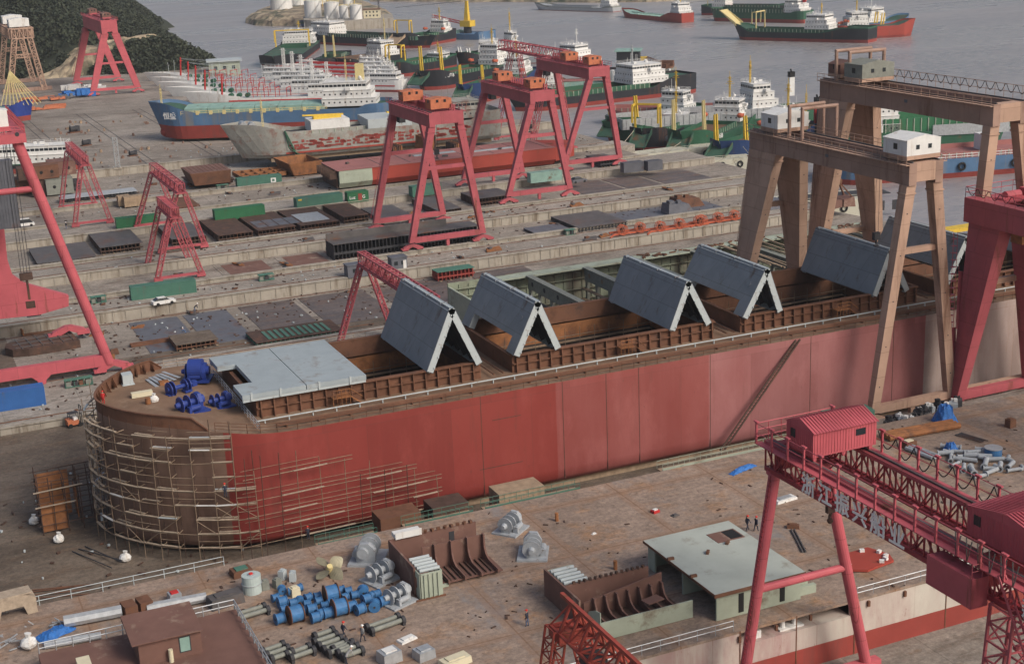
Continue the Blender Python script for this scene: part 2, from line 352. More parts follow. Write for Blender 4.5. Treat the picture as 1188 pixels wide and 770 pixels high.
    def build(s, name, m, parent=None, loc=None):
        me = bpy.data.meshes.new(name); me.from_pydata(s.v, [], s.f)
        ms = m if isinstance(m, (list, tuple)) else [m]
        for x in ms: me.materials.append(M[x] if isinstance(x, str) else x)
        if len(ms) > 1: me.polygons.foreach_set('material_index', s.m)
        me.update(); o = bpy.data.objects.new(name, me); C.objects.link(o)
        if parent: o.parent = parent
        if loc is not None: o.location = loc
        return o

def build_many(s, name, m, parent=None):
    """each loose piece becomes a part of its own"""
    par = list(range(len(s.v)))
    def find(a):
        while par[a] != a: par[a] = par[par[a]]; a = par[a]
        return a
    for f in s.f:
        for q in f[1:]: par[find(q)] = find(f[0])
    g = {}
    for f in s.f: g.setdefault(find(f[0]), []).append(f)
    for fs in g.values():
        idx = sorted({q for f in fs for q in f}); mp = {q: i for i, q in enumerate(idx)}; b = MB()
        b.v = [s.v[q] for q in idx]; b.f = [[mp[q] for q in f] for f in fs]; b.m = [0]*len(fs); b.build(name, m, parent)
MB.build_many = build_many
def tag(o, label=None, cat=None, group=None, kind=None):
    if label: o['label'] = label
    if cat: o['category'] = cat
    if group: o['group'] = group
    if kind: o['kind'] = kind
    return o
def thing(name, label, cat, loc=(0, 0, 0), rz=0, group=None, kind=None):
    o = bpy.data.objects.new(name, None); C.objects.link(o); o.location = loc; o.rotation_euler = (0, 0, rz)
    o.empty_display_size = .5
    return tag(o, label, cat, group)
def struct(name, mb, m): return tag(mb.build(name, m), kind='structure')
def copy_tree(o, loc=None, rz=None, label=None, scale=None):
    c = o.copy(); C.objects.link(c)
    if loc is not None: c.location = loc
    if rz is not None: c.rotation_euler = (0, 0, rz)
    if label: c['label'] = label
    if scale: c.scale = (scale,)*3
    for ch in list(o.children):
        d = ch.copy(); C.objects.link(d); d.parent = c
        for g in list(ch.children):
            e = g.copy(); C.objects.link(e); e.parent = d
    return c
def textmesh(name, body, size, m, parent, loc, rot, depth=.03):
    cu = bpy.data.curves.new(name, 'FONT'); cu.body = body; cu.size = size; cu.extrude = depth; cu.offset = size*.014
    o = bpy.data.objects.new('tmp', cu); C.objects.link(o)
    bpy.context.view_layer.update(); dg = bpy.context.evaluated_depsgraph_get()
    me = bpy.data.meshes.new_from_object(o.evaluated_get(dg)); bpy.data.objects.remove(o)
    me.materials.clear(); me.materials.append(M[m]); o = bpy.data.objects.new(name, me); C.objects.link(o)
    o.parent = parent; o.location = loc; o.rotation_euler = rot; return o
# ------------------------------------------------------------------ the setting
WZ = -3.0
struct('sea', MB().quad((-900, -300, WZ), (4500, -300, WZ), (4500, 6000, WZ), (-900, 6000, WZ)), 'water')
yard = [(-160, 20), (235, 20), (235, 200), (212, 262), (205, 300), (217, 325), (214, 350), (199, 372), (212, 384), (206, 425), (196, 440), (185, 500), (172, 540), (150, 575), (140, 640), (150, 700), (120, 760), (-160, 760)]
struct('ground', MB().prism(yard, -8, 0.0, 'z'), 'ground')
def strip(name, y0, y1, z, m, x0=-100, x1=200, zb=-1.):
    return struct(name, MB().box(x0, x1, y0, y1, zb, z), m)
strip('dock_floor', 146.8, 204, 0.02, 'pit', -100, 118)
strip('dock_floor', 204, 222, 0.02, 'pit', -100, 90)
strip('dock_floor', 244.6, 252, 0.012, 'pit', -100, 100)
strip('dock_floor', 252, 277.4, 0.012, 'pit', -100, 17)
strip('roadway', 222, 244, 0.9, 'road', -100, 86)
strip('roadway', 278.5, 289.2, 2.0, 'road', -100, 204)
strip('yard_floor', 289.2, 306.8, 1.9, 'ground', -100, 208)
strip('roadway', 306.8, 316.5, 3.6, 'road', -100, 212)
strip('yard_floor', 316.5, 344, 2.6, 'ground', -100, 214)
strip('roadway', 344, 358, 4.0, 'road', -100, 212)
strip('yard_floor', 358, 378, 3.7, 'ground', -100, 199)
strip('roadway', 378, 388, 4.0, 'road', -100, 206)
strip('yard_floor', 388, 425, 3.6, 'ground', -100, 203)
strip('yard_floor', 425, 700, 5.4, 'ground', -160, 150)
struct('yard_floor', MB().prism([(150, 425), (204, 425), (195, 440), (184, 500), (171, 540), (150, 574)], 0, 5.4, 'z'), 'ground')
# dry earth apron beside the slip
struct('apron', MB().box(113, 232, 146.8, 157.5, -1, 2.0), 'ground')

def wall(label, y, z0, z1, x0=-100, x1=204, t=1.0, name='retaining_wall'):
    b = MB(); x = x0; r = random.Random(int(y*7))
    b.box(x0, x1, y, y+t, z0, z1)
    o = b.build(name, 'concrete'); tag(o, label, 'wall')
    c = MB()
    while x < x1-1:                       # buttresses and chipped coping
        c.box(x, x+.25, y-.12, y-.003, z0, z1-.15); x += r.uniform(2.2, 3.4)
    c.box(x0, x1, y-.2, y+t+.1, z1, z1+.16); c.build('coping', 'concrete', o)
    return o
wall('stained concrete wall along the front of the roadway behind the large red ship', 277.4, 0, 2.05)
wall('low concrete rail wall carrying the front legs of the left red box gantry', 289.2, 1.9, 2.75)
wall('ledge wall just behind the flat brown slabs and the long stiffened grey panel', 305.7, 1.9, 3.7, x1=210)
wall('rail wall in front of the row of dark stiffened deck panels', 316.6, 2.6, 4.0, x1=212)
wall('rough stone wall behind the row of dark stiffened deck panels', 343.0, 2.6, 4.25, x1=212)
wall('thin pale kerb wall running past the two green containers', 357.5, 3.7, 4.5, x1=199, t=.6, name='kerb_wall')
wall('thin white kerb wall in front of the long teal container', 377.5, 3.7, 4.7, x1=199, t=.6, name='kerb_wall')
wall('pale stone wall under the weathered grey hulk', 424.2, 3.6, 5.7, x0=-60, x1=203, t=1.2)
wall('low kerb wall behind the blue container at the left edge', 243.8, 0, 1.5, x1=30, t=.8, name='kerb_wall')
wall('broken brown kerb in front of the blue container at the left edge', 220.8, 0, 1.1, x1=25, t=1.2, name='kerb_wall')

# floors of steel plates between the berths
def pad(y0, y1, z, xs, m='plate', name='plate_floor'):
    for x0, x1 in xs: struct(name, MB().box(x0, x1, y0, y1, z-.2, z+.05), m)
pad(252, 274.5, .02, [(39.3, 48.5), (49.6, 58.0)], 'steel_blue')
pad(252, 274.5, .03, [(60.5, 71.2), (72.6, 86), (88, 107), (109, 122)])
pad(291.5, 304.5, 1.93, [(62.5, 73.5), (76, 96), (50, 60), (30, 48)], 'ground')
pad(292.5, 303.5, 1.96, [(64, 73), (77.5, 85.5), (87, 96)], 'primer')
pad(320, 340, 2.63, [(162, 174), (175, 185), (186, 200)], 'plate')
pad(291, 303, 1.98, [(156, 172), (174, 184)], 'steel_blue')
pad(346, 356, 4.03, [(30, 52)], 'road')
struct('roadway', MB().prism([(18, 262), (30, 258), (32, 272), (22, 276)], 0, .05, 'z'), 'road')
# slip rails in pairs across the far yard
for k, x in enumerate((52, 54.5, 72, 74.5, 92, 94.5, 110, 112.5)):
    a = MB(); a.beam((x, 426, 5.42), (x-2+k*.2, 560, 5.42), .22, .10); a.build('slip_rail', 'steel')['kind'] = 'structure'

# ---- hills
def smooth(a): a = max(0, min(1, a)); return a*a*(3-2*a)
def hill_h(x, y):
    fy = 733 + 10*sin(x*.05) + (8 if x > 95 else 0); rx = 164 + (y-860)*.17 + 6*sin(y*.03)
    d = min((y-fy)*1.05, (rx-x)*.85)
    h = 62*(1-math.exp(-d/62)) + 2.5*sin(x*.11)*cos(y*.09) if d > 0 else -2
    q = sqrt(((x-128)/33)**2 + ((y-712)/26)**2); h2 = 17*(1-q*q) if q < 1 else -2
    return max(h, h2, -2)
def terrain(name, x0, x1, y0, y1, st, fn, m, kind='structure'):
    nx, ny = int((x1-x0)/st)+1, int((y1-y0)/st)+1; b = MB()
    for j in range(ny):
        for i in range(nx):
            x, y = x0+i*st, y0+j*st; b.v.append((x, y, fn(x, y)))
    for j in range(ny-1):
        for i in range(nx-1):
            k = j*nx+i; b.f.append([k, k+1, k+nx+1, k+nx]); b.m.append(0)
    o = b.build(name, m); o['kind'] = kind; return o
def hillz(x, y):
    h = hill_h(x, y)
    return h + (rnd.uniform(-.8, .8) if h > 0 else -3)
terrain('hill', -320, 240, 640, 1160, 8, hillz, 'scrub')
def cut_h(x, y):       # pale quarried face at the foot of the hill
    g = 731 + 10*sin(x*.05) + (8 if x > 95 else 0)
    top = 7 + 8*smooth((x-60)/70) - 7*smooth((x-146)/14)
    top *= smooth((x-74)/26)
    return 3.5 + top*smooth((y-g+14)/11) + rnd.uniform(-1, 1)
terrain('rock_face', 36, 162, 704, 742, 3, cut_h, 'rock')
# ---- scrub wood on both hills: nobody could count it
b = MB(); r = random.Random(3)
def clump(b, x, y, z, R, n, r, flat=.75, s=1.0):
    for _ in range(n):
        t, u = r.uniform(0, 2*pi), r.uniform(-.3, 1); q = sqrt(max(0, 1-u*u))*R*r.uniform(.75, 1.05)
        c = Vector((x+q*cos(t), y+q*sin(t), z+u*R*flat+r.uniform(-.2, .2)))
        a = Vector((r.uniform(-1, 1), r.uniform(-1, 1), r.uniform(-.6, .6))).normalized()*s*r.uniform(.6, 1.2)
        e = a.cross(Vector((r.uniform(-1, 1), r.uniform(-1, 1), r.uniform(-1, 1)))).normalized()*s*r.uniform(.5, 1.)
        b.quad(c-a, c-e, c+a, c+e)
def seen(x, y, z):
    v = Vector((x, y, z-CAMH)); q = v.dot(_f)
    if q < 1: return False
    return -60 < 594+FPX*v.dot(_r)/q < 330 and -60 < 385+FPX*v.dot(_d)/q
for _ in range(26000):
    x, y = r.uniform(-60, 205), r.uniform(690, 1060); h = hill_h(x, y)
    if h < 1.5 or not seen(x, y, h+4): continue
    near_cut = 84 < x < 160 and y < 747
    if near_cut and hill_h(x, y) < 17 and not (x > 100 and y < 722) and r.random() < .75: continue
    R = r.uniform(1.3, 3.4); clump(b, x, y, h+R*.35, R, int(8+R*7), r, s=R*.27)
tag(b.build('woodland', 'leaf'), kind='stuff')

# ---- tank island
isl = [at(*q, WZ).xy for q in ((284, 27), (296, 21), (318, 12), (340, 2), (368, -12), (398, -14), (408, 2), (430, 10), (457, 22), (456, 30), (420, 33.5), (380, 32), (350, 30.5), (315, 31), (296, 30))]
b = MB(); r = random.Random(5); cx = sum(p[0] for p in isl)/len(isl); cy = sum(p[1] for p in isl)/len(isl)
rings = [(1.0, -4), (.965, .6), (.90, 3.2), (.78, 4.6), (.4, 5.2), (0.02, 5.2)]
dense = []
for i, p in enumerate(isl):
    q = isl[(i+1) % len(isl)]
    for k in range(5): dense.append((p[0]+(q[0]-p[0])*k/5, p[1]+(q[1]-p[1])*k/5))
n = len(dense)
for s, z in rings:
    for (x, y) in dense: b.v.append((cx+(x-cx)*s+r.uniform(-1, 1), cy+(y-cy)*s+r.uniform(-1, 1), z+r.uniform(-.5, .5)*(s > .5)))
for k in range(len(rings)-1):
    for i in range(n):
        j = (i+1) % n; b.f.append([k*n+i, k*n+j, (k+1)*n+j, (k+1)*n+i]); b.m.append(0)
o = b.build('island', 'rock'); o['kind'] = 'structure'
qw = [at(*q, 0).xy for q in ((352, 25), (455, 21.5), (457, 27), (400, 30.5), (353, 29))]
struct('quay', MB().prism([tuple(q) for q in qw], -4, 3.2, 'z'), 'concrete')
def tank(px, py, r_, h, label, roof='paleyellow'):
    p = at(px, py, 3.2); t = thing('storage_tank', label, 'tank', (p.x, p.y, 3.2), 0, 'white storage tanks on the island')
    MB().tube((0, 0, 0), (0, 0, h), r_, 28).build('tank_shell', 'white', t)
    MB().tube((0, 0, h), (0, 0, h+.9), r_*.98, 28, .3).build('tank_roof', 'white', t)
    q = MB()
    for i in range(28):
        a, c = 2*pi*i/28, 2*pi*(i+1)/28
        q.beam((r_*cos(a), r_*sin(a), h+.9), (r_*cos(c), r_*sin(c), h+.9), .18); q.beam((r_*cos(a), r_*sin(a), h), (r_*cos(a), r_*sin(a), h+.9), .12)
    q.build('railing', roof, t)
    s = MB()
    for i in range(14):
        a = -2.4+i*.12; s.cbox(((r_+.4)*cos(a), (r_+.4)*sin(a), h*i/14+.3), (.9, .9, .15))
    s.build('stair', 'galv', t); return t
tank(327, 13, 8.2, 13, 'widest white tank at the left end of the island', 'white')
tank(345, 9, 6.5, 12, 'white tank half hidden behind the widest one at the left', 'white')
tank(363.5, 20.5, 5.8, 11.5, 'tall white tank left of the middle group, nearest the rocks')
tank(385.5, 21, 5.2, 10.5, 'white tank between the tallest one and the narrowest one')
tank(399.3, 21.5, 3.1, 8.2, 'narrowest white tank in the row on the island')
tank(413.5, 22.5, 4.1, 9.3, 'white tank with yellow rail at the right end of the row')
tank(371, 8, 5.0, 9, 'white tank in the back row behind the tallest one')
tank(404, 11, 3.5, 7, 'small white tank in the back row above the narrowest one')
p = at(432, 21, 3.2)
t = thing('pump_house', 'small cream two storey building beside the tanks on the island quay', 'building', (p.x, p.y, 3.2), YAW*-1)
MB().box(-5.5, 5.5, -3, 3, 0, 5.6).build('wall', 'cream', t); MB().box(-5.9, 5.9, -3.4, 3.4, 5.6, 6.0).build('roof', 'rust', t)
for x in (-3.6, -1.2, 1.2, 3.6):
    for z in (1.2, 3.6): MB().box(x-.5, x+.5, -3.05, -2.99, z, z+1.1).build('window', 'glass', t)
p = at(440, 19, 3.2); t = thing('radio_mast', 'thin dark lattice mast at the right end of the island', 'mast', (p.x, p.y, 3.2))
MB().truss((0, 0, 0), (0, 0, 13), .7, .7, 12, .12).build('mast_lattice', 'dark', t)
p = at(390, 9, 4); t = thing('pipe_rack', 'yellow pipe rack and walkway behind the island tanks', 'pipe rack', (p.x, p.y, 4.6), -YAW)
q = MB()
for x in range(-14, 15, 4): q.beam((x, 0, 0), (x, 0, 8), .4)
for z in (8, 7, 5.5): q.beam((-15, 0, z), (15, 0, z), .35); q.beam((-15, 2, z), (15, 2, z), .35)
q.build('frame', 'yellow', t)

# ---- far shore
pts = [at(430, 1.5, WZ), at(520, 2.2, WZ), at(600, 2.4, WZ), at(680, 3.2, WZ), at(745, 2.5, WZ), at(800, 0, WZ), at(900, -4, WZ)]
b = MB(); r = random.Random(9); P2 = []
for a, c in zip(pts, pts[1:]):
    for k in range(10): P2.append(a+(c-a)*k/10)
off = Vector((.55, .83, 0))
for d, z in ((-3, -4), (0, -1), (4, 2.2), (12, 4), (60, 7), (300, 9)):
    for p in P2: b.v.append(tuple(p.xy + off.xy*(d+r.uniform(-2, 2))) + (z+r.uniform(-.8, .8),))
n = len(P2)
for k in range(5):
    for i in range(n-1): b.f.append([k*n+i, k*n+i+1, (k+1)*n+i+1, (k+1)*n+i]); b.m.append(0)
o = b.build('far_shore', 'rock'); o['kind'] = 'structure'
# ------------------------------------------------------------------ the big ship in the dock
YC, HB, XB = 175.5, 15.7, 20.1
def half(x, z=15.):
    L = 17.0; u = max(0, min(1, (XB+L-x)/L))
    h = HB*(1-u**1.7)**.58 if u < 1 else 0
    if z < 3: h *= 1 - .06*((3-z)/3)**2
    return h
def tz(x):                       # deck height, rising to the bow
    q = max(0, min(1, (41-x)/15)); return 15+1.45*q*q*(3-2*q)
ship = thing('cargo_ship', 'huge red hulled ship under construction with scaffolding round its bow, in the dock', 'ship', (0, 0, 0))
ZS = [0.9, 1.2, 2.0, 3.2, 5, 7.5, 10, 12.5, 15.0]
def shell(name, x0, x1, m, side, parent=ship):
    xs = []; x = x0
    while x < x1-1e-6: xs.append(x); x += (.02 if x < XB+.1 else .1 if x < XB+1 else .45) if x < 42 else 6
    xs.append(x1); b = MB(); n = len(ZS)
    for x in xs:
        for z in ZS:
            hh = half(x, z)*(1 - (.10 if z < 1 else .03 if z < 1.5 else 0)); b.v.append((x, YC-side*hh, z*tz(x)/15))
    for i in range(len(xs)-1):
        for j in range(n-1):
            k = i*n+j; b.f.append([k, k+n, k+n+1, k+1]); b.m.append(0)
    o = b.build(name, m, parent)
    for p in o.data.polygons: p.use_smooth = True
    return o
XE = 222
for s in (1, -1):
    for (a, c, m) in ((XB, 32.3, 'hull_rust'), (32.3, 75.0, 'hull_red'), (75.0, 97.8, 'hull_mid'), (97.8, 134.0, 'hull_pink'), (134.0, XE, 'hull_pale')):
        shell('hull_plating', a, c, m, s)
MB().box(60, XE, YC-HB*.9, YC+HB*.9, .0, .95).build('keel_blocks', 'wood', ship)
b = MB()
b.quad((XE, YC-HB, .9), (XE, YC+HB, .9), (XE, YC+HB, 15), (XE, YC-HB, 15)); b.build('transom', 'hull_pale', ship)
# weld seams and draught marks on the near side
sb = MB()
for px in (556, 652, 703, 741, 824, 940, 1035):
    x = aty(px, 440, YC-HB).x; sb.box(x-.04, x+.04, YC-HB-.02, YC-HB+.1, 1.6, 15)
for z, x0, x1 in ((5.2, 64, 70), (11.5, 66, 70)): sb.box(x0, x1, YC-HB-.02, YC-HB+.1, z, z+.08)
sb.build('weld_seam', 'rust_dark', ship)
# deck: strips round the holds
HOLDS = [(38.0, 67.2), (72.2, 102.3), (107.2, 137.2), (142.2, 172.2), (177, 207)]
HY0, HY1 = YC-8.9, YC+8.9
b = MB(); xs = [XB, XB+.03, XB+.1, XB+.25, XB+.5]+[XB+.8+i*.4 for i in range(int((37.4-XB)/.4))]+[38.0]
for a, c in zip(xs, xs[1:]): b.quad((a, YC-half(a), tz(a)), (c, YC-half(c), tz(c)), (c, YC+half(c), tz(c)), (a, YC+half(a), tz(a)))
b.box(38, XE, YC-HB+.01, HY0, 14.8, 15.0).box(38, XE, HY1, YC+HB-.01, 14.8, 15.0)
ends = [38]+[v for h in HOLDS for v in h]+[XE]
for a, c in zip(ends[::2], ends[1::2]):
    if c-a > .01: b.box(a, c, HY0+.003, HY1-.003, 14.81, 14.997)
M['shipdeck'] = mat('ship_deck_rust_primer', (.185, .115, .075), .85, .2, .3, (.28, .20, .14), .35, .25, world=True)
b.build('deck', 'shipdeck', ship)
M['hold_shade'] = mat('hold_painted_shade', (.045, .035, .030), .9, .3, .4, (.09, .05, .035), .25, .3)  # shade of the deep hold painted into the lower walls and floor
for (a, c) in HOLDS[:4]:
    b = MB(); y0, y1 = HY0, HY1
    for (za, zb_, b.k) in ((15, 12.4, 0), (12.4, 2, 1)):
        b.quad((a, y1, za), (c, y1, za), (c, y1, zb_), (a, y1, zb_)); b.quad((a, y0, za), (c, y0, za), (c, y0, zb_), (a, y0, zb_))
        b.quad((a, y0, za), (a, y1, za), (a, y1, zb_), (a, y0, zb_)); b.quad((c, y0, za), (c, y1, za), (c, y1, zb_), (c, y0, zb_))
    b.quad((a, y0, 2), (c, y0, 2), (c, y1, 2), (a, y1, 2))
    h = b.build('cargo_hold', ['rust_orange' if a < 75 else 'rust', 'hold_shade'], ship)
    s = MB()                               # staging inside the hold
    for z in (12.3, 8.6, 5):
        s.box(a+.3, c-.3, y1-1.5, y1-.8, z, z+.08); s.tube((a+.3, y1-1.6, z+1), (c-.3, y1-1.6, z+1), .05, 4)
    x = a+1
    while x < c: s.tube((x, y1-1.6, 2), (x, y1-1.6, 14.5), .05, 4); x += 2.4
    x = a+1
    while x < c: s.tube((x, y0+4, 2), (x, y0+4, 12.), .05, 4); x += 3.2
    s.build('staging', 'bamboo', h)
    # coaming: walls, stays, stiffener and top rail
    cm = MB(); zt = 17.3
    cm.box(a-.25, c+.25, y0-.22, y0-.003, 15, zt).box(a-.25, c+.25, y1+.003, y1+.22, 15, zt)
    cm.box(a-.25, a-.003, y0, y1, 15, zt-.05).box(c+.003, c+.25, y0, y1, 15, zt-.05)
    cm.box(a-.3, c+.3, y0-.75, y0+.05, zt, zt+.14).box(a-.3, c+.3, y1-.05, y1+.6, zt, zt+.14)
    cm.box(a-.5, a, y0, y1, zt-.04, zt+.1).box(c, c+.5, y0, y1, zt-.04, zt+.1)
    cm.box(a-.2, c+.2, y0-.55, y0-.23, 16.15, 16.28)
    co = cm.build('coaming', 'rust', ship)
    x = a+.2; st = MB()
    while x < c:
        st.prism([(y0-.23, 15), (y0-.72, 15), (y0-.62, zt-.01), (y0-.23, zt-.01)], x, x+.16, 'x')
        st.prism([(y1+.23, 15), (y1+.65, 15), (y1+.55, zt-.01), (y1+.23, zt-.01)], x, x+.16, 'x'); x += 1.65
    st.build_many('stay', 'rust', co)
    # small ladder platform
    lp = MB(); lx = a+(9 if a < 40 else 15)
    lp.box(lx, lx+2.2, y0-1.9, y0-.8, 16.2, 16.3)
    for dx in (0, .55, 1.1, 1.65, 2.2): lp.tube((lx+dx, y0-1.9, 15), (lx+dx, y0-1.9, 17.3), .05, 4)
    for zz in (16.8, 17.3): lp.tube((lx, y0-1.9, zz), (lx+2.2, y0-1.9, zz), .05, 4)
    lp.beam((lx+2.2, y0-1.3, 16.3), (lx+3.8, y0-1.3, 15), .9, .08); lp.tube((lx+2.2, y0-1.8, 17.3), (lx+3.8, y0-1.8, 16), .05, 4)
    lp.build('access_platform', 'rust_orange', ship)
# dark collar along the far inner coaming and cross-deck pipes
pp = MB()
pp.tube((37, YC-HB+4.0, 15.5), (171, YC-HB+4.0, 15.5), .085, 6)
for x in range(38, 171, 3): pp.box(x, x+.12, YC-HB+3.9, YC-HB+4.1, 15, 15.4)
pp.build('deck_pipe', 'cover_edge', ship)
p2 = MB()
for y in (1.6, 2.0, 2.5): p2.tube((39, YC-HB+y, 15.35), (170, YC-HB+y, 15.35), .08, 5)
for x in range(40, 170, 4): p2.box(x, x+.15, YC-HB+1.4, YC-HB+2.7, 15, 15.3)
for x in (69, 70.3, 104.3, 105.5, 139, 140.6): p2.tube((x, HY0-1, 15.5), (x, HY1, 15.5), .10, 5)
p2.build('pipe_run', 'rust', ship)
def rail_line(b, pts, h, st=1.6, r_=.035, rows=3):
    for p, q in zip(pts, pts[1:]):
        p, q = Vector(p), Vector(q); n = max(1, round((q-p).length/st))
        for i in range(n+1):
            o = p+(q-p)*i/n; b.tube(o, o+Vector((0, 0, h)), r_, 4, cap=False)
        for k in range(rows): z = Vector((0, 0, h*(k+1)/rows)); b.tube(p+z, q+z, r_, 4, cap=False)
    return b
def hp(x, s=1, z=15): return (x, YC-s*(half(x)-.12), tz(x))
rail_line(MB(), [hp(x) for x in (31.5, 33, 35, 36.5, 38.5, 41, 60, 90, 120, 150, 172)], 1.15, 1.8, .04).build('side_railing', 'rust', ship)
rail_line(MB(), [hp(x, -1) for x in (31, 33, 36, 41, 44, 60)], 1.15, 1.8, .04).build('side_railing', 'plank', ship)
rail_line(MB(), [(36.6, YC-HB+.6, tz(36.6)), (36.6, YC+12, tz(36.6))], 1.1, 1.5, .04).build('breakwater_railing', 'galv', ship)
# bulwark at the bow
b = MB(); xs = [XB+.002, XB+.03, XB+.1, XB+.25, XB+.5, XB+.9, XB+1.5, XB+2.3, XB+3.3, XB+4.5, XB+6, XB+7.5, XB+9, XB+10.6]
pts = [(x, YC-half(x)) for x in reversed(xs)] + [(x, YC+half(x)) for x in xs]
hts = [0.2 if i == 0 else 1.5 for i in range(len(pts))]; hts[-1] = .2
for i in range(len(pts)-1):
    (x0, y0), (x1, y1) = pts[i], pts[i+1]
    za, zb_ = tz(x0), tz(x1)
    b.quad((x0, y0, za), (x1, y1, zb_), (x1, y1, zb_+hts[i+1]), (x0, y0, za+hts[i]))
    if hypot(x1-x0, y1-y0) > .01: b.beam((x0, y0, za+hts[i]), (x1, y1, zb_+hts[i+1]), .28, .12)
    ix, iy = x0+(YC-y0)*0+.5, y0+(.5 if y0 < YC else -.5)
    b.quad((x0, y0, za+.02), (ix, iy, za+.02), (x0, y0, za+hts[i]-.05))
for (x, y) in [(XB+k, YC+half(XB+k)) for k in (3.2, 4.4, 5.6, 6.8, 8, 9.2)]:
    z = tz(x); b.quad((x, y, z+.02), (x, y-.9, z+.02), (x, y-.1, z+1.4)); b.quad((x+.15, y, z+.02), (x+.15, y-.9, z+.02), (x+.15, y-.1, z+1.4))
b.build('bulwark', 'rust', ship)
# clutter bolted to the foredeck: hatches, stiffened frames
fd = MB(); fd.tube((26.2, 174.5, 16.3), (26.2, 174.5, 17.2), .35, 10).box(31.5, 32.6, 172, 173, 15.8, 16.5).box(29, 30.2, 181.5, 182.5, 16, 16.7)
fd.build_many('deck_hatch', 'rust_orange', ship)

# ---- hatch covers
def cover(name, label, parts, loc, rz=0):
    t = thing(name, label, 'hatch cover', loc, rz, 'folding hatch covers on the big ship'); return t
ylen0, ylen1 = YC-9.9, YC+8.0         # 17.9 m across
def panel(t, xa, za, xb, zb, th, notch, flip):
    """a slab leaning from foot (xa, za) to apex (xb, zb), in local x, z; y across"""
    d = Vector((xb-xa, 0, zb-za)); L = d.length; d.normalize(); nrm = Vector((-d.z, 0, d.x))*(1 if flip else -1)
    y0, y1 = ylen0-YC, ylen1-YC
    prof = [(y0, 0), (y1, 0), (y1, L), (y0, L)]
    if notch: prof = [(y0, 0), (y0+2.4, 0), (y0+2.4, 2.1), (y1-2.6, 2.1), (y1-2.6, 0), (y1, 0), (y1, L), (y0, L)]
    f = lambda y, s, k: Vector((xa, y, za)) + d*s + nrm*k
    top = MB()                              # outer skin
    n = len(prof); top.v = [tuple(f(y, s, .06)) for y, s in prof]+[tuple(f(y, s, 0)) for y, s in prof]
    top.f = [list(range(n)), list(range(n, 2*n))[::-1]]; top.m = [0, 0]
    for i in range(n): top.f.append([i, (i+1) % n, n+(i+1) % n, n+i]); top.m.append(0)
    sk = top.build('cover_skin', 'cover', t)
    ed = MB()
    for i in range(n):
        (ya, sa), (yb, sb2) = prof[i], prof[(i+1) % n]
        e = Vector((0, yb-ya, 0)) + d*(sb2-sa); e.normalize()
        a0, a1 = f(ya, sa, -.003), f(yb, sb2, -.003); inn = nrm.cross(e)*.06
        cen = f((y0+y1)/2, L*.6, 0)
        if inn.dot(cen-a0) < 0: inn = -inn
        ed.hexa([a0-nrm*th, a1-nrm*th, a1-nrm*th+inn, a0-nrm*th+inn, a0, a1, a1+inn, a0+inn])
    for yy in (y0, y1):                     # pads and lugs on the end faces
        for k in range(6):
            c = f(yy+(-.06 if yy == y0 else .06), L*(k+.5)/6, -th*.9); ed.cbox(c, (.18, .12, .18))
    ed.build('cover_frame', 'cover_edge', t)
    rb = MB()
    for k in range(1, 8):
        yy = y0+(y1-y0)*k/8; a0, a1 = f(yy, (2.2 if notch else .2), -.05), f(yy, L-.2, -.05)
        rb.hexa([a0-nrm*th*.8, a0-nrm*th*.8+Vector((0, .08, 0)), a0+Vector((0, .08, 0)), a0, a1-nrm*th*.8, a1-nrm*th*.8+Vector((0, .08, 0)), a1+Vector((0, .08, 0)), a1])
    for k in (1, 2): rb.box(0, 0, 0, 0, 0, 0) if False else None
    rb.build('cover_ribs', 'dark', t)
    if notch:
        dd = MB(); c = f(y0+2.0, L*.62, .09)
        dd.tube(c+nrm*0, c+nrm*.05, .42, 10); dd.build('lug_ring', 'cover', sk)
def aframe(x0, x1, xap, zb, zt, label, notchL, gap=.5):
    t = cover('folding_hatch_cover', label, None, (x0, YC, 17.4)); z0 = zb-17.4; zt -= 17.4
    panel(t, 0, z0, xap-x0-gap/2, zt, .85, notchL, True)
    panel(t, x1-x0, z0, xap-x0+gap/2, zt, .85, False, False)
    h = MB()
    for y in (-7, -2, 3, 7): h.tube((xap-x0-.5, y, zt-.1), (xap-x0+.5, y, zt-.1), .14, 8)
    h.build_many('hinge', 'cover', t)
    h = MB()
    for xx in (.4, x1-x0-.4):
        for y in (ylen0-YC+.5, ylen1-YC-.5): h.tube((xx, y-.2, z0), (xx, y+.2, z0), .35, 8)
    h.build_many('wheel', 'galv', t)
    return t
aframe(59.8, 67.4, 63.6, 17.4, 25.3, 'grey folded hatch cover standing beside the flat pale cover, its slab without a notch', False)
aframe(71.9, 78.7, 75.6, 17.6, 24.4, 'notched grey folded hatch cover standing on the front end of the second hold', True)
aframe(95.2, 101.8, 98.2, 17.4, 23.9, 'grey folded hatch cover with full slab on the back end of the second hold', False)
aframe(106.9, 113.5, 110.9, 17.4, 23.9, 'notched grey folded hatch cover standing just left of the tan gantry crane', True)
aframe(129.0, 135.6, 132.0, 17.3, 23.9, 'grey folded hatch cover seen against the left leg of the tan gantry crane', False)
aframe(142.2, 148.9, 146.0, 17.3, 23.9, 'notched grey folded hatch cover framed between the two legs of the tan gantry crane', True)
aframe(164, 170.6, 167.3, 17.3, 23.9, 'farthest grey folded hatch cover, behind the dark red box leg', False)
t = cover('flat_hatch_cover', 'pale grey hatch cover lying flat over the first hold beside the blue winches', None, (0, 0, 0)); t.location = (44, YC, 17.44)
tp = [(-8.0, 7.9), (-8.0, 3.2), (-5.6, 3.2), (-5.6, -5.2), (-8.0, -5.2), (-8.0, -9.9), (-.05, -9.9), (-.05, 7.9)]
MB().prism([(x, y) for x, y in tp], .35, .95, 'z').build('cover_skin', 'cover_light', t)
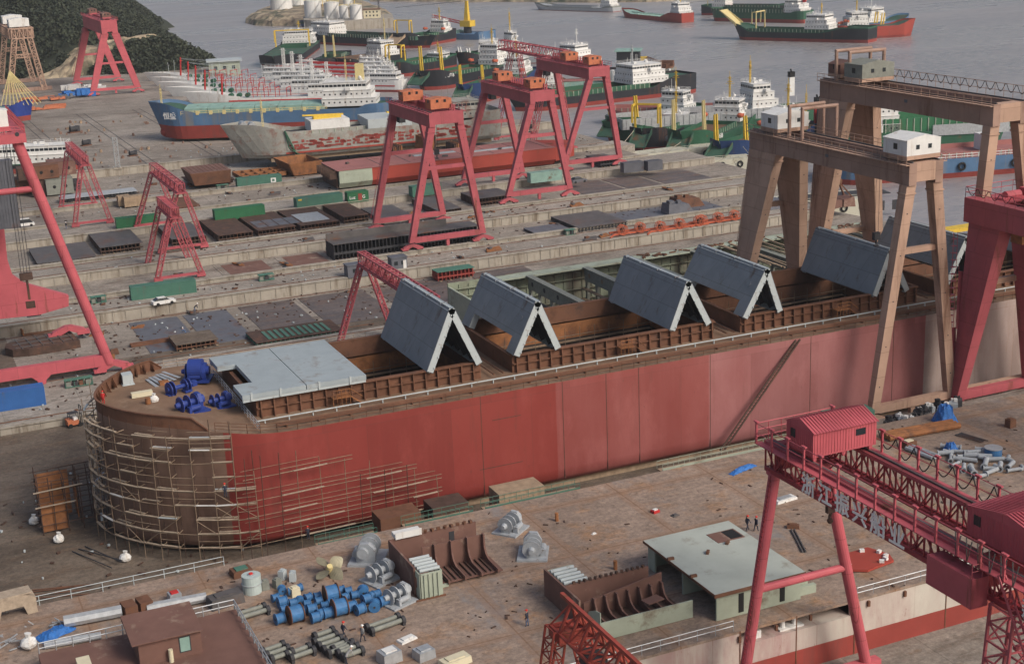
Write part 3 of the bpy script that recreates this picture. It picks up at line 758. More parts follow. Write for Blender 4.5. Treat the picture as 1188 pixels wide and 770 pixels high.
MB().prism([(.05, -9.9), (7.7, -9.9), (7.7, 7.9), (.05, 7.9)], .35, .955, 'z').build('cover_skin', 'cover_light', t)
e = MB().box(-7.95, 7.65, -9.84, -9.3, 0, .35).box(-7.95, 7.65, 7.2, 7.84, 0, .35).box(7.0, 7.64, -9.2, 7.1, 0, .35)
for x in (-7, -3.4, 1.5, 5.5): e.box(x, x+.25, -9.99, -9.9, .1, 1.15)
e.build('cover_frame', 'cover_edge', t)

# ---- blue winches on the foredeck
def winch(label, loc, rz, m, sc=1., big=False, group='deck winches'):
    t = thing('deck_winch', label, 'winch', loc, rz, group); t.scale = (sc,)*3
    MB().box(-1.6, 1.7, -1.9, 1.9, 0, .22).build('base_frame', m, t)
    d = MB().tube((0, -1.3, 1.15), (0, .7, 1.15), .42, 14)
    for y in (-1.3, -.3, .7): d.tube((0, y-.06, 1.15), (0, y+.06, 1.15), 1.02, 20)
    d.build('drum', m, t)
    MB().prism([(-.9, .2), (.9, .2), (1.0, 1.2), (.5, 2.15), (-.35, 2.2), (-1.0, 1.5)], .85, 1.35, 'y').build('gear_case', m, t)
    MB().tube((.2, 1.35, 1.3), (.2, 1.75, 1.3), .55, 14).build('brake_disc', m, t)
    MB().tube((1.15, -.6, .75), (1.15, .7, .75), .36, 10).box(.9, 1.5, -.9, -.55, .2, 1.0).build('motor', m, t)
    MB().tube((0, -1.95, 1.15), (0, -1.4, 1.15), .28, 12, .42).build('warping_head', m, t)
    return t
w0 = winch('tall blue winch with round gear case farthest from the camera on the foredeck', at(229, 440, 15.9), -2.0, 'blue', 1.0)
MB().tube((.2, -.9, 1.5), (.2, .9, 1.5), 1.35, 22).build('mooring_reel', 'blue', w0)
p = at(210, 456, 16.1)
t = thing('deck_winch', 'blue winch with two thin reels on one shaft, in the middle of the foredeck', 'winch', p, .35, 'deck winches')
MB().tube((-1.9, 0, .9), (1.9, 0, .9), .28, 10).build('shaft', 'blue', t)
b = MB()
for x in (-1.7, -1.2, .6, 1.1): b.tube((x, 0, .9), (x+.12, 0, .9), .95 if x < 0 else .8, 18)
b.build('reel', 'blue', t); MB().box(-2, -1.0, -.5, .5, 0, .3).box(.4, 1.4, -.5, .5, 0, .3).build('foot', 'blue', t); MB().box(1.6, 2.3, -.3, .3, .5, 1.2).build('motor', 'blue', t)
winch('blue winch with twin round cases at the near edge of the foredeck', at(221, 477, 15.9), -1.25, 'blue', 1.0)
winch('small blue winch nearest the flat pale hatch cover', at(256, 471, 15.5), -1.35, 'blue', .8)
# loose gear on the foredeck
def pile(name, label, cat, loc, fn, m, rz=0, part='body'):
    t = thing(name, label, cat, loc, rz); b = MB(); fn(b); b.build(part, m, t); return t
b = MB().cbox((0, 0, .75), (1.3, 1.6, 1.3)).box(-.8, .8, -1, 1, 0, .12); o = b.build('control_cabinet', 'cover_edge', None, at(148, 445, 16.4)); tag(o, 'slanted grey steel locker near the tip of the foredeck', 'locker')
b = MB().box(-1.3, 1.3, -.4, .4, .2, .8).box(-1.1, -.9, -.3, .3, 0, .2).box(.9, 1.1, -.3, .3, 0, .2); o = b.build('pale_bench', 'cream', None, at(165, 461, 16.3)); tag(o, 'cream steel box on short feet at the near side of the foredeck', 'box')
b = MB()
for i in range(6): b.cbox((i*.55-1.5, .3*(i % 2)+i*.2, .25+.06*i), (.5, 3.4, .05), .2+i*.05, .05, .1)
o = b.build('loose_plates', 'galv', None, at(190, 444, 16.2)); tag(o, 'heap of loose galvanised plates in front of the blue winches', 'plates')
def bag(label, loc, s=1., m='white'):
    b = MB(); r = random.Random(int(loc[0]*31+loc[1]*7)); b.ball((0, 0, .42), .55, 12, .8)
    b.v = [(x*(1+.12*r.uniform(-1, 1)), y*(1+.12*r.uniform(-1, 1)), max(0, z*(1+.1*r.uniform(-1, 1)))) for x, y, z in b.v]
    b2 = MB().tube((0, 0, .8), (.05, .02, 1.1), .12, 6, .25)
    t = thing('bulk_bag', label, 'bag', loc, 0, 'white bulk bags'); b.build('sack', m, t); b2.build('neck', m, t); t.scale = (s,)*3; return t
bag('white sack lying on the foredeck beside the blue winches', at(179, 467, 16.2), 1.1)
for px, py, l, in ((40, 608, 'white bulk bag farthest left on the dock floor'), (69, 629, 'white bulk bag left of the scaffolding, second from the left'), (146, 651, 'white bulk bag nearest the ship bow on the dock floor')):
    bag(l, at(px, py, 0), 1.25)
# ------------------------------------------------------------------ bamboo scaffolding round the bow
r = random.Random(11)
def off_pt(s, d, z):       # point at arc position s (metres of x on the near side) and distance d off the shell
    pass
outline = []
xx = XB+.02
near = []
for i in range(60):
    u = i/59; x = XB + 16*(u**2.6) + .001; near.append((x, YC-half(x, 15)))
def resample(pts, st):
    out = [pts[0]]; acc = 0
    for a, c in zip(pts, pts[1:]):
        L = hypot(c[0]-a[0], c[1]-a[1]); t = 0
        while acc + (L-t) >= st:
            t += st-acc; acc = 0; out.append((a[0]+(c[0]-a[0])*t/L, a[1]+(c[1]-a[1])*t/L))
        acc += L-t
    return out
far_ = [(XB + 5*(i/30)**2.6, YC+half(XB+5*(i/30)**2.6, 15)) for i in range(31)]
line = resample(list(reversed(far_)) + near, 2.3)
def offs(pts, d):
    o = []
    for i, p in enumerate(pts):
        a = pts[max(0, i-1)]; c = pts[min(len(pts)-1, i+1)]; tx, ty = c[0]-a[0], c[1]-a[1]; L = hypot(tx, ty)
        o.append((p[0]+ty/L*d, p[1]-tx/L*d))
    return o
sgn = -1.0 if offs(line, -1.)[5][0] < line[5][0] else 1.0
inner = offs(line, sgn*.45); outer = offs(line, sgn*1.7)
sc = thing('scaffolding', 'bamboo and tube scaffolding wrapped around the rusty bow of the big ship', 'scaffolding', (XB, YC, 0))
def L3(p, z): return Vector((p[0]-XB, p[1]-YC, z))
npole = 0
for i, (pi_, po) in enumerate(zip(inner, outer)):
    top = 17.0 if po[0] < 33.5 else 13.5
    for p, m in ((pi_, 'rust_dark'), (po, 'bamboo')):
        b = MB(); b.tube(L3(p, 0), L3((p[0]+r.uniform(-.35, .35), p[1]+r.uniform(-.35, .35)), top+r.uniform(-2.2, .9)), .05, 5)
        b.build('pole', m, sc)
lv = [1.9, 3.7, 5.5, 7.3, 9.1, 10.9, 12.7, 14.3, 15.7]
for k, z in enumerate(lv):
    b = MB(); pl = MB(); wt = MB(); zj = [r.uniform(-.07, .07) for _ in line]
    for i in range(len(line)-1):
        if z > 12 and outer[i+1][0] > 33.5: continue
        if r.random() < .93: b.tube(L3(outer[i], z+zj[i]), L3(outer[i+1], z+zj[i+1]), .065, 5)
        if r.random() < .4: b.tube(L3(outer[i], z+.95), L3(outer[i+1], z+.95), .045, 4)
        b.tube(L3(inner[i], z), L3(outer[i], z), .06, 4)
        if r.random() < (.86 if k < 5 else .6):
            a0, a1 = L3(inner[i], z+.1), L3(outer[i], z+.1); c0, c1 = L3(inner[i+1], z+.1), L3(outer[i+1], z+.1)
            for q in (.5, .97):
                if r.random() < (.9 if q > .9 else .35): (wt if r.random() < .10 else pl).beam(a0+(a1-a0)*q+Vector((0, 0, r.uniform(0, .1))), c0+(c1-c0)*q+Vector((0, 0, r.uniform(0, .1))), .30, .06)
        if r.random() < .22 and z < 13: b.tube(L3(outer[i], z), L3(outer[i+1], z+1.8), .05, 4)
        if r.random() < .16 and z < 13: b.tube(L3(outer[i+1], z), L3(outer[i], z+1.8), .05, 4)
    b.build('ledger', 'bamboo', sc); pl.build_many('plank', 'plank', sc)
    if wt.v: wt.build_many('pale_plank', 'white' if k % 2 else 'cover_edge', sc)
# lighter staging further along the red side
sc2 = thing('side_scaffolding', 'light pole staging hung along the bright red side of the big ship', 'scaffolding', (43, YC-HB, 0))
y = -1.1
for i in range(7):
    x = -3+i*3.0; top = 12.5 - i*1.0 + r.uniform(-.5, .5)
    MB().tube((x, y, 0), (x+r.uniform(-.3, .3), y, top), .05, 5).build('pole', 'bamboo', sc2)
for z in (2.0, 3.9, 5.6, 7.6, 10.4):
    x1 = 15.4 - max(0, z-6.5)*2.9; b = MB()
    for zz in (0, .5): b.tube((-5, y, z+zz), (x1, y, z+zz+.1), .05, 4)
    b.tube((-9.5, y+.5, z+.9), (x1-r.uniform(0, 5), y+.6, z+.95), .035, 4).tube((-9.5, y-.4, z+.1), (-2, y-.1, z), .05, 4)
    b.build('ledger', 'bamboo', sc2); pl = MB(); x = -5+r.uniform(0, 2)
    while x < x1-2:
        L = r.uniform(3, 7); L = min(L, x1-x+1.5)
        pl.beam((x, y-.3, z+.1), (x+L, y-.3, z+.22), .3, .07); x += L+r.uniform(2, 9)
    pl.build_many('plank', 'plank', sc2)
# bundle staging tower left of the bow
p = at(98, 592, 0)
tw = thing('staging_tower', 'dark staging tower with rusty plates standing left of the bow', 'scaffolding', (14.6, 181, 0))
b = MB()
for x in (-2.4, -.8, .8, 2.6, 4.2):
    for yy in (-2, 0, 2.2): b.tube((x, yy, 0), (x+r.uniform(-.2, .2), yy, 7.6+r.uniform(-1, 1.2)), .07, 5)
b.build('pole', 'rust_dark', tw)
b = MB()
for z in (1.3, 2.8, 4.3, 5.8, 7.1):
    for yy in (-2, 0, 2.2): b.tube((-2.8, yy, z), (4.6, yy, z+r.uniform(-.2, .2)), .06, 4)
    for x in (-2.4, .8, 4.2): b.tube((x, -2.4, z), (x, 2.6, z), .06, 4)
b.build('ledger', 'rust_dark', tw)
MB().box(-2.3, .7, -1.6, -1.5, .3, 4.2).box(-2.3, 1.7, 1.5, 1.6, 1.0, 7).cbox((2.2, .4, 3.2), (.1, 3, 4)).build('leaning_plate', 'rust_orange', tw)
MB().beam((-3, -2.2, 5.9), (3, -2.2, 6.1), .3, .07).beam((-3, -2.2, 3.9), (2, -2.2, 4.0), .3, .07).build_many('plank', 'plank', tw)
for i, x in enumerate((-9.3, -7.4, -5.2, 4.6, 7.7, 10.6)):
    MB().tube((x, y-.5, 0), (x+.2, y-.4, 13.2 if i < 3 else 8.5), .05, 5).build('pole', 'rust_dark', sc2)
# ladder resting on the red side
t = thing('gangway_ladder', 'long dark gangway ladder leaning up the pink red side of the big ship', 'ladder', (0, 0, 0))
a, c = aty(838, 522, YC-HB-2.2), aty(926, 394, YC-HB-.15); t.location = a; d = c-a
b = MB()
for s in (-.35, .35): b.beam(Vector((s, 0, 0)), d+Vector((s, 0, 0)), .12, .25)
for i in range(40): b.beam(d*i/40+Vector((-.35, 0, 0)), d*i/40+Vector((.35, 0, 0)), .07)
b.build('stringers', 'rust_dark', t)

# ------------------------------------------------------------------ barge in the foreground (its deck carries the work)
DZ = 6.0; DY0, DY1 = 107.2, 146.4
barge = thing('deck_barge', 'wide rust stained deck barge filling the foreground with patchy pink and white side', 'barge', (60, 127, 0))
BX0, BX1 = -40, 230
def rel(b, o):
    b.v = [(x-o[0], y-o[1], z-o[2]) for x, y, z in b.v]; return b
bo = (60, 127, 0)
b = MB(); b.box(BX0, BX1, DY0, DY1, DZ-.25, DZ); rel(b, bo).build('deck', 'deckmat', barge)
rel(MB().box(BX0, 69, DY0+.02, DY0+.3, 2.2, DZ-.25).box(69, 82, DY0+2.4, DY0+2.7, 2.2, DZ-.25).box(82, BX1, DY0+.02, DY0+.3, 2.2, DZ-.25).box(BX0, BX1, DY1-.3, DY1-.02, 2.0, DZ-.25), bo).build('side_plating', 'barge_side', barge)
rel(MB().box(BX0, BX1, DY0+.01, DY0+.31, -.2, 2.2).box(BX0, BX1, DY1-.3, DY1-.01, 0, 2.0), bo).build('boot_plating', 'red_boot', barge)
rel(MB().box(69, 82, DY0, DY0+2.4, 2.2, 4.4), bo).build('side_recess', 'barge_side', barge)
s = MB()
for x in (69, 75.5, 82.5, 94, 106, 118): s.box(x, x+.12, DY0-.03, DY0+.02, 0, DZ)
rel(s, bo).build('weld_seam', 'rust', barge)
b = MB().box(71, 71.8, DY0+.5, DY0+1.1, 4.4, 5.2).box(74, 76.8, DY0+.5, DY0+1.6, 4.4, 4.6).tube((74.6, DY0+1, 4.6), (74.6, DY0+1, 5.5), .25, 8).tube((76, DY0+1, 4.6), (76, DY0+1, 5.5), .25, 8)
rel(b, bo).build('recess_bitts', 'white', barge)
b = MB()
for x, z in ((68.8, 5.2), (73, 5.4), (77, 5.5), (88.5, 5.3), (92.5, 5.4), (97, 5.4), (84, 5.3)): b.box(x, x+.25, DY0-.25, DY0, z-.3, z+.3)
rel(b, bo).build_many('mooring_lug', 'rust', barge)
b = MB(); rail_line(b, [(BX0, DY0+.3, DZ), (68.5, DY0+.3, DZ)], 1.1, 2., .045, 2); rail_line(b, [(83, DY0+.3, DZ), (150, DY0+.3, DZ)], 1.1, 2., .045, 2)
rel(b, bo).build('side_railing', 'galv', barge)
b = MB(); rail_line(b, [(BX0, DY1-.2, DZ), (28, DY1-.2, DZ)], 1.1, 3.2, .045, 2)
rel(b, bo).build('side_railing', 'cover_edge', barge)
for px, py, l in ((646, 607, 'a'), (714, 661, 'b')): pass
rel(MB().tube(at(646, 604, DZ), at(646, 604, DZ)+Vector((0, 0, 1.)), .22, 8).tube(at(714, 660, DZ), at(714, 660, DZ)+Vector((0, 0, 1.)), .22, 8), bo).build('mooring_post', 'rust_orange', barge)
# strip of gangways between the barge and the ship
def slab(name, label, cat, x0, x1, y0, y1, z0, z1, m, group=None):
    t = MB().box(0, x1-x0, 0, y1-y0, 0, z1-z0).build(name, m, None, (x0, y0, z0)); return tag(t, label, cat, group)
def gang(label, x0, x1, y, z, m='green_c', w_=1.4):
    t = thing('gangway', label, 'gangway', (x0, y, z), 0, 'gangways beside the barge edge'); L = x1-x0
    MB().box(0, L, 0, w_, 0, .15).build('walkway', 'wood', t)
    b = MB(); rail_line(b, [(0, 0, .15), (L, 0, .15)], 1.0, 1.6, .03, 2); rail_line(b, [(0, w_, .15), (L, w_, .15)], 1.0, 1.6, .03, 2); b.build('handrail', m, t)
    MB().box(0, L, -.06, 0, .15, .6).build('toe_board', m, t); return t
gang('green railed gangway left of the first grey winch, behind the propeller', 39, 46, 147.4, 5.0)
gang('green gangway behind the pair of grey winches in the middle of the deck', 49.5, 58, 147.6, 5.0)
gang('green railed gangway with boards stacked behind it, in the middle of the barge edge', 59.5, 72, 147.4, 5.1)
gang('white railed gangway running toward the blue tarpaulin near the right gantry', 83.5, 104, 147.4, 5.2, 'palegreen')
for i, (x0, x1, l) in enumerate(((47, 52, 'brown board stack between hull and gangway behind the left block section'), (53.5, 58, 'dark board stack between hull and gangway behind the grey winches'), (62, 68, 'pale timber board stack on the gangway beside the red hull'))):
    slab('board_stack', l, 'boards', x0, x1, 149, 152.2, 3.5, 6.2, ('rust', 'rust_dark', 'wood')[i], 'board stacks beside the hull')
# ------------------------------------------------------------------ gantry cranes
def house(b, x0, x1, y0, y1, z0, z1, rise=.6, axis='y'):
    if axis == 'y': b.prism([(x0-.2, z1), ((x0+x1)/2, z1+rise), (x1+.2, z1), (x1, z1), (x1, z0), (x0, z0), (x0, z1)], y0, y1, 'y')
    else: b.prism([(y0-.2, z1), ((y0+y1)/2, z1+rise), (y1+.2, z1), (y1, z1), (y1, z0), (y0, z0), (y0, z1)], x0, x1, 'x')
    return b
def bogie(root, x, y, z, m, s=1.):
    b = MB(); h = 1.5*s
    b.prism([(x-2.3*s, z+.5*s), (x-1.9*s, z+1.0*s), (x-.4*s, z+h+.1), (x+.4*s, z+h+.1), (x+1.9*s, z+1.0*s), (x+2.3*s, z+.5*s), (x+1.*s, z+.55*s), (x, z+1.0*s), (x-1.*s, z+.55*s)], y-.45*s, y+.45*s, 'y')
    for q in (-1.7, 1.7): b.box(x+(q-.75)*s, x+(q+.75)*s, y-.55*s, y+.55*s, z+.35*s, z+.75*s)
    o = b.build('bogie', m, root); w_ = MB()
    for q in (-2.1, -1.3, 1.3, 2.1): w_.tube((x+q*s, y-.3*s, z+.32*s), (x+q*s, y+.3*s, z+.32*s), .32*s, 10)
    w_.build('wheels', 'dark', o); return o
def legx(root, m, xt, zt, xb, zb, w_, yt, yb):   # yt, yb = (y0, y1) at top and bottom
    wt = w_*1.15
    p = [(xb-w_/2, yb[0], zb), (xb+w_/2, yb[0], zb), (xb+w_/2, yb[1], zb), (xb-w_/2, yb[1], zb), (xt-wt/2, yt[0], zt), (xt+wt/2, yt[0], zt), (xt+wt/2, yt[1], zt), (xt-wt/2, yt[1], zt)]
    o = MB().hexa(p).build('leg', m, root)
    fl = MB(); t = .06; zz = zt-1.2
    k = (zz-zb)/(zt-zb); xc = xb+(xt-xb)*k; a = yb[0]+(yt[0]-yb[0])*k; c = yb[1]+(yt[1]-yb[1])*k
    fl.box(xc-wt/2-.12, xc+wt/2+.12, a-.12, c+.12, zz, zz+.18); fl.build('flange', m, o)
    d = MB()
    for k in (.12, .3, .5, .7, .88):
        xc = xb+(xt-xb)*k; a = yb[0]+(yt[0]-yb[0])*k; zz = zb+(zt-zb)*k; d.cbox((xc, a-.01, zz), (.16, .05, .16))
    d.build('manhole', 'dark', o)
    return o
def box_gantry(name, label, xt, xb, y0, y1, zr, zt, m, gd=2.8, gw=1.3, lw=1.35, rigid=False, hook=True, houses=(), cross=.62, hoops=None, group='large gantry cranes', fest=False, mark=None, fence=True):
    """xt, xb: (left, right) centres of the legs at top and bottom; y0 near rail, y1 far rail; zr rail height, zt girder top"""
    xc, yc = (xb[0]+xb[1])/2, (y0+y1)/2; T = thing(name, label, 'gantry crane', (xc, yc, zr), 0, group)
    X = lambda x: x-xc; Y = lambda y: y-yc; Z = lambda z: z-zr
    zb = zr+3.1
    for i in (0, 1):
        MB().box(X(xt[i])-gw/2, X(xt[i])+gw/2, Y(y0)-1.0, Y(y1)+1.0, Z(zt-gd), Z(zt)).build('girder', 'crane_brown' if m == 'crane_tan' else m, T)  # girders a darker brown than the tan legs and ties
        legx(T, m, X(xt[i]), Z(zt-gd-.003), X(xb[i]), Z(zb-1.2), lw, (Y(y0)-.8, Y(y0)+.8), (Y(y0)-.55, Y(y0)+.55))
        yt = (Y(y1)-6.5, Y(y1)+.9) if rigid else (Y(y1)-.8, Y(y1)+.8)
        legx(T, m, X(xt[i]), Z(zt-gd-.003), X(xb[i]), Z(zb-1.2), lw, yt, (Y(y1)-.55, Y(y1)+.55))
    g = gw/2+.003
    MB().box(X(xt[0])+g, X(xt[1])-g, Y(y0)-.98, Y(y0)+.6, Z(zt-gd*.85), Z(zt)-.01).build('end_tie', m, T)
    MB().box(X(xt[0])+g, X(xt[1])-g, Y(y1)-.6, Y(y1)+.98, Z(zt-gd*.85), Z(zt)-.01).build('end_tie', m, T)
    for yy, e in ((Y(y0), -1), (Y(y1), 1)):
        MB().box(X(xb[0])+lw/2+.003, X(xb[1])-lw/2-.003, yy-.5, yy+.5, Z(zb-1.35), Z(zb)-.25).build('sill_beam', m, T)
        MB().box(X(xc)-.35, X(xc)+.35, yy-.3, yy+.3, Z(zr)+.3, Z(zb-1.36)).build('sill_post', m, T)
        k = cross; z = zb+(zt-gd-zb)*k; a = xb[0]+(xt[0]-xb[0])*k; c = xb[1]+(xt[1]-xb[1])*k
        if cross: MB().box(X(a)+lw/2, X(c)-lw/2, yy-.35, yy+.35, Z(z)-.4, Z(z)+.4).build('cross_beam', m, T)
        for i in (0, 1): bogie(T, X(xb[i]), yy, 0, m)
    # rails and walkways on the girders
    b = MB()
    for i in (0, 1): b.box(X(xt[i])-.1, X(xt[i])+.1, Y(y0)-.9, Y(y1)+.9, Z(zt)+.003, Z(zt)+.2)
    b.build('trolley_rail', 'steel', T)
    b = MB()
    sx = X(xt[0])-gw/2-.5; b.box(sx-.1, sx+.46, Y(y0)-1, Y(y1)+1, Z(zt)-.25, Z(zt)-.15); rail_line(b, [(sx, Y(y0)-1, Z(zt)-.15), (sx, Y(y1)+1, Z(zt)-.15)], 1.1, 1.8, .045, 2)
    sx = X(xt[1])+gw/2+.5; b.box(sx-.46, sx+.1, Y(y0)-1, Y(y1)+1, Z(zt)-.25, Z(zt)-.15); rail_line(b, [(sx, Y(y0)-1, Z(zt)-.15), (sx, Y(y1)+1, Z(zt)-.15)], 2.0 if fest else 1.1, 1.8, .045, 2)
    if fence:
        y = Y(y0)
        while y < Y(y1): b.box(X(xt[1])-gw/2-.5, X(xt[1])-gw/2-.2, y, y+.3, Z(zt)-.2, Z(zt)+1.3); y += 1.3
    b.build('walkway_railing', m, T)
    if fest:
        c = MB(); y = Y(y0); pts = []
        while y < Y(y1)-7:
            for k in range(7): pts.append((X(xt[1])+gw/2+.5, y+k*.3, Z(zt)+1.8-1.1*sin(pi*k/6)))
            y += 2.1
        c.poly(pts, .06, 4); c.build('festoon_cable', 'black', T)
    for (u, v, col, wins) in houses:      # u: 0 near .. 1 far
        yy = Y(y0)+(y1-y0)*u; hx0, hx1 = X(xt[0])-.6, X(xt[1])+.6
        if col in ('orange', 'primer'): q = (hx0+hx1)/2; sp = (hx1-hx0)*.31; hx0, hx1 = q-sp, q+sp; v = v*.8
        o = house(MB(), hx0, hx1, yy-v/2, yy+v/2, Z(zt)+.9, Z(zt)+(2.4 if col in ('orange', 'primer') else 3.0), .35 if col == 'orange' else .6).build('trolley_house', col, T)
        b = MB()
        for q in (.32, .68): xx = hx0+(hx1-hx0)*q; b.box(xx-.28, xx+.28, yy-v/2-.04, yy-v/2+.01, Z(zt)+1.7, Z(zt)+2.3)
        b.box(hx0-.04, hx0+.01, yy-.5, yy+.3, Z(zt)+1.6, Z(zt)+2.4)
        b.build_many('window', 'glass', o)
        b = MB().box(hx0, hx1, yy-v/2, yy+v/2, Z(zt)+.35, Z(zt)+.89)
        b.build('trolley_frame', m if col not in ('orange',) else 'orange', T)
    if hoops:
        for q in hoops:
            yy = Y(y0)+(y1-y0)*q; b = MB(); xa, xd = X(xt[0])-.2, X(xt[1])+1.5; h = Z(zt)+4.6
            b.tube((xa, yy, Z(zt)), (xa, yy, h), .28, 8).tube((xd, yy, Z(zt)), (xd, yy, h), .28, 8).tube((xa-.2, yy, h), (xd+.2, yy, h), .28, 8)
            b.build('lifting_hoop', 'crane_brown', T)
    if hook:
        hy = Y(y0)+(y1-y0)*.25; b = MB()
        for dx in (-.3, .3): b.tube((dx+X((xt[0]+xt[1])/2), hy, Z(zt)+.3), (dx+X((xt[0]+xt[1])/2), hy, Z(zt)-hook if hook is not True else Z(zt)-9), .035, 4)
        b.build('hoist_rope', 'dark', T); hz = Z(zt)-(9 if hook is True else hook); hxx = X((xt[0]+xt[1])/2)
        MB().box(hxx-.5, hxx+.5, hy-.3, hy+.3, hz-1.1, hz).tube((hxx, hy, hz-1.1), (hxx, hy, hz-1.7), .14, 6).tube((hxx-.35, hy, hz-1.9), (hxx+.3, hy, hz-1.9), .16, 6).build('hook_block', 'dark', T)
    if mark: MB().box(X(xt[0])-gw/2-.02, X(xt[0])-gw/2+.005, Y(y0)+mark, Y(y0)+mark+.7, Z(zt-gd/2)-.1, Z(zt-gd/2)+.35).build('number_plate', 'steel_blue', T)
    # machinery under the girder at the far end and a ladder down the far left leg
    b = MB(); xx = X(xb[0])-lw/2-.45; n = int((zt-gd-zb)/.4)
    for s in (0, .5):
        b.tube((xx, Y(y1)-.2+s, Z(zb)), (X(xt[0])-lw/2-.45, Y(y1)-.2+s, Z(zt-gd)), .04, 4)
    for i in range(n):
        k = i/n; x_ = xx+(X(xt[0])-X(xb[0]))*k; b.tube((x_, Y(y1)-.2, Z(zb)+k*(zt-gd-zb)), (x_, Y(y1)+.3, Z(zb)+k*(zt-gd-zb)), .03, 3)
    b.build('ladder', m, T)
    MB().box(X(xt[0])+.2, X(xt[0])+1.6, Y(y1)-3.5, Y(y1)-1.5, Z(zt-gd)-1.6, Z(zt-gd)-.003).build('operator_cab', 'dark', T)
    return T
M['white_sign'] = mat('white_letter_paint', (.86, .86, .84), .5, .04)
def ax(px, py, y): return aty(px, py, y).x
def az_(px, py, y): return aty(px, py, y).z
o2 = (('orange'), True)
y = 289.7
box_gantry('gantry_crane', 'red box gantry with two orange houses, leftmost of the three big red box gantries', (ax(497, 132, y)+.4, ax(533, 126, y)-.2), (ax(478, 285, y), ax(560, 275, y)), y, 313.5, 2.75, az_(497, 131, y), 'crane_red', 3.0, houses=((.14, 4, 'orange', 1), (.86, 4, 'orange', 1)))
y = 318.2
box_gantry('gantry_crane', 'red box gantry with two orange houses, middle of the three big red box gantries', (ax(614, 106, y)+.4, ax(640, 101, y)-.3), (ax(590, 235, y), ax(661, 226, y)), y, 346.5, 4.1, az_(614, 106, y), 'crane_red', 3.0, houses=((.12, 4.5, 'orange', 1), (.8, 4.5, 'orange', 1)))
y = 349.
T3 = box_gantry('gantry_crane', 'red box gantry with a lattice boom beyond its far end, rightmost of the three'  , (ax(682, 79, y)+.4, ax(702, 75, y)+.2), (ax(655, 190, y), ax(719, 186, y)), y, 380, 4.2, az_(682, 78, y), 'crane_red', 3.2, houses=((.10, 4.5, 'orange', 1), (.55, 4.5, 'orange', 1)))
# lattice gantry behind it
def truss_gantry(name, label, xs, xb, y0, y1, zr, zt, m, gw=1.6, gh=1.9, lw=.9, over=1.5, group='small lattice gantry cranes', nseg=14, sill='crane_red', c=.2):
    """one lattice girder at x=xs; A legs with feet xb=(left,right)"""
    xc = (xb[0]+xb[1])/2; yc = (y0+y1)/2; T = thing(name, label, 'gantry crane', (xc, yc, zr), 0, group)
    X = lambda x: x-xc; Y = lambda y: y-yc; Z = lambda z: z-zr
    MB().truss((X(xs), Y(y0)-over, Z(zt)-gh/2), (X(xs), Y(y1)+over, Z(zt)-gh/2), gw, gh, nseg, c).build('lattice_girder', m, T)
    b = MB(); b.box(X(xs)-gw*.75, X(xs)+gw*.75, Y(y0)-over, Y(y1)+over, Z(zt)-gh-.35, Z(zt)-gh-.12); b.build('girder_beam', m, T)
    for yy in (Y(y0), Y(y1)):
        for i in (0, 1):
            s = -1 if i == 0 else 1
            o = MB().truss((X(xs)+s*gw*.55, yy, Z(zt)-gh-.35), (X(xb[i]), yy, 1.2), lw, lw, 12, c*.8).build('leg', m, T)
        MB().box(X(xb[0])-.8, X(xb[1])+.8, yy-.3, yy+.3, .7, 1.2).build('sill_beam', sill, T)
        for i in (0, 1):
            b = MB().box(X(xb[i])-.9, X(xb[i])+.9, yy-.35, yy+.35, .2, .69); o = b.build('bogie', sill, T)
            MB().tube((X(xb[i])-.6, yy-.2, .25), (X(xb[i])-.6, yy+.2, .25), .25, 8).tube((X(xb[i])+.6, yy-.2, .25), (X(xb[i])+.6, yy+.2, .25), .25, 8).build('wheels', 'dark', o)
    yy = Y(y0)+(y1-y0)*.3
    MB().box(X(xs)-.8, X(xs)+.8, yy-.7, yy+.7, Z(zt)-gh-1.3, Z(zt)-gh-.36).build('hoist', 'dark', T)
    return T
y = 366.
truss_gantry('lattice_gantry', 'tall red lattice gantry partly hidden behind the right big red box gantry', ax(640, 62, 384), (ax(617, 165, 384), ax(662, 160, 384)), 384, 410, 4.2, az_(640, 60, 384)+1, 'crane_red', 2.2, 2.6, 1.3, 10, 'tall lattice gantries', 20)
# three small red lattice gantries on the left
def small(label, nearL, nearR, farL, top_near, zr, zt_px, yf):
    y0 = at(*nearL, zr).y; xl = at(*nearL, zr).x; xr = aty(nearR[0], nearR[1], y0).x
    zt = az_(top_near[0], top_near[1], y0); xs = ax(top_near[0], top_near[1], y0)
    return truss_gantry('lattice_gantry', label, xs, (xl, xr), y0, yf, zr, zt, 'crane_red')
small('small red lattice gantry farthest left, in front of the stacked rusty blocks', (88, 264), (128, 259), None, (97, 181), 4.0, None, 378)
small('small red lattice gantry nearest the camera, beside the long green container', (184, 328), (234, 324), None, (201, 240), 2.0, None, 307.5)
small('small red lattice gantry behind the nearest one, over the dark stiffened panels', (188, 294), (237, 284), None, (208, 212), 3.7, None, 344)
# H crane: red truss leg pair behind the first hatch cover
T = truss_gantry('lattice_gantry', 'red ribbed lattice gantry rising behind the first folded hatch cover', ax(502, 345, 203), (ax(440, 400, 236)-7, ax(440, 400, 236)+3), 203, 236.5, .1, az_(505, 345, 203)+.4, 'crane_red', 1.3, 2.0, .8, 1.2, nseg=22, c=.24)

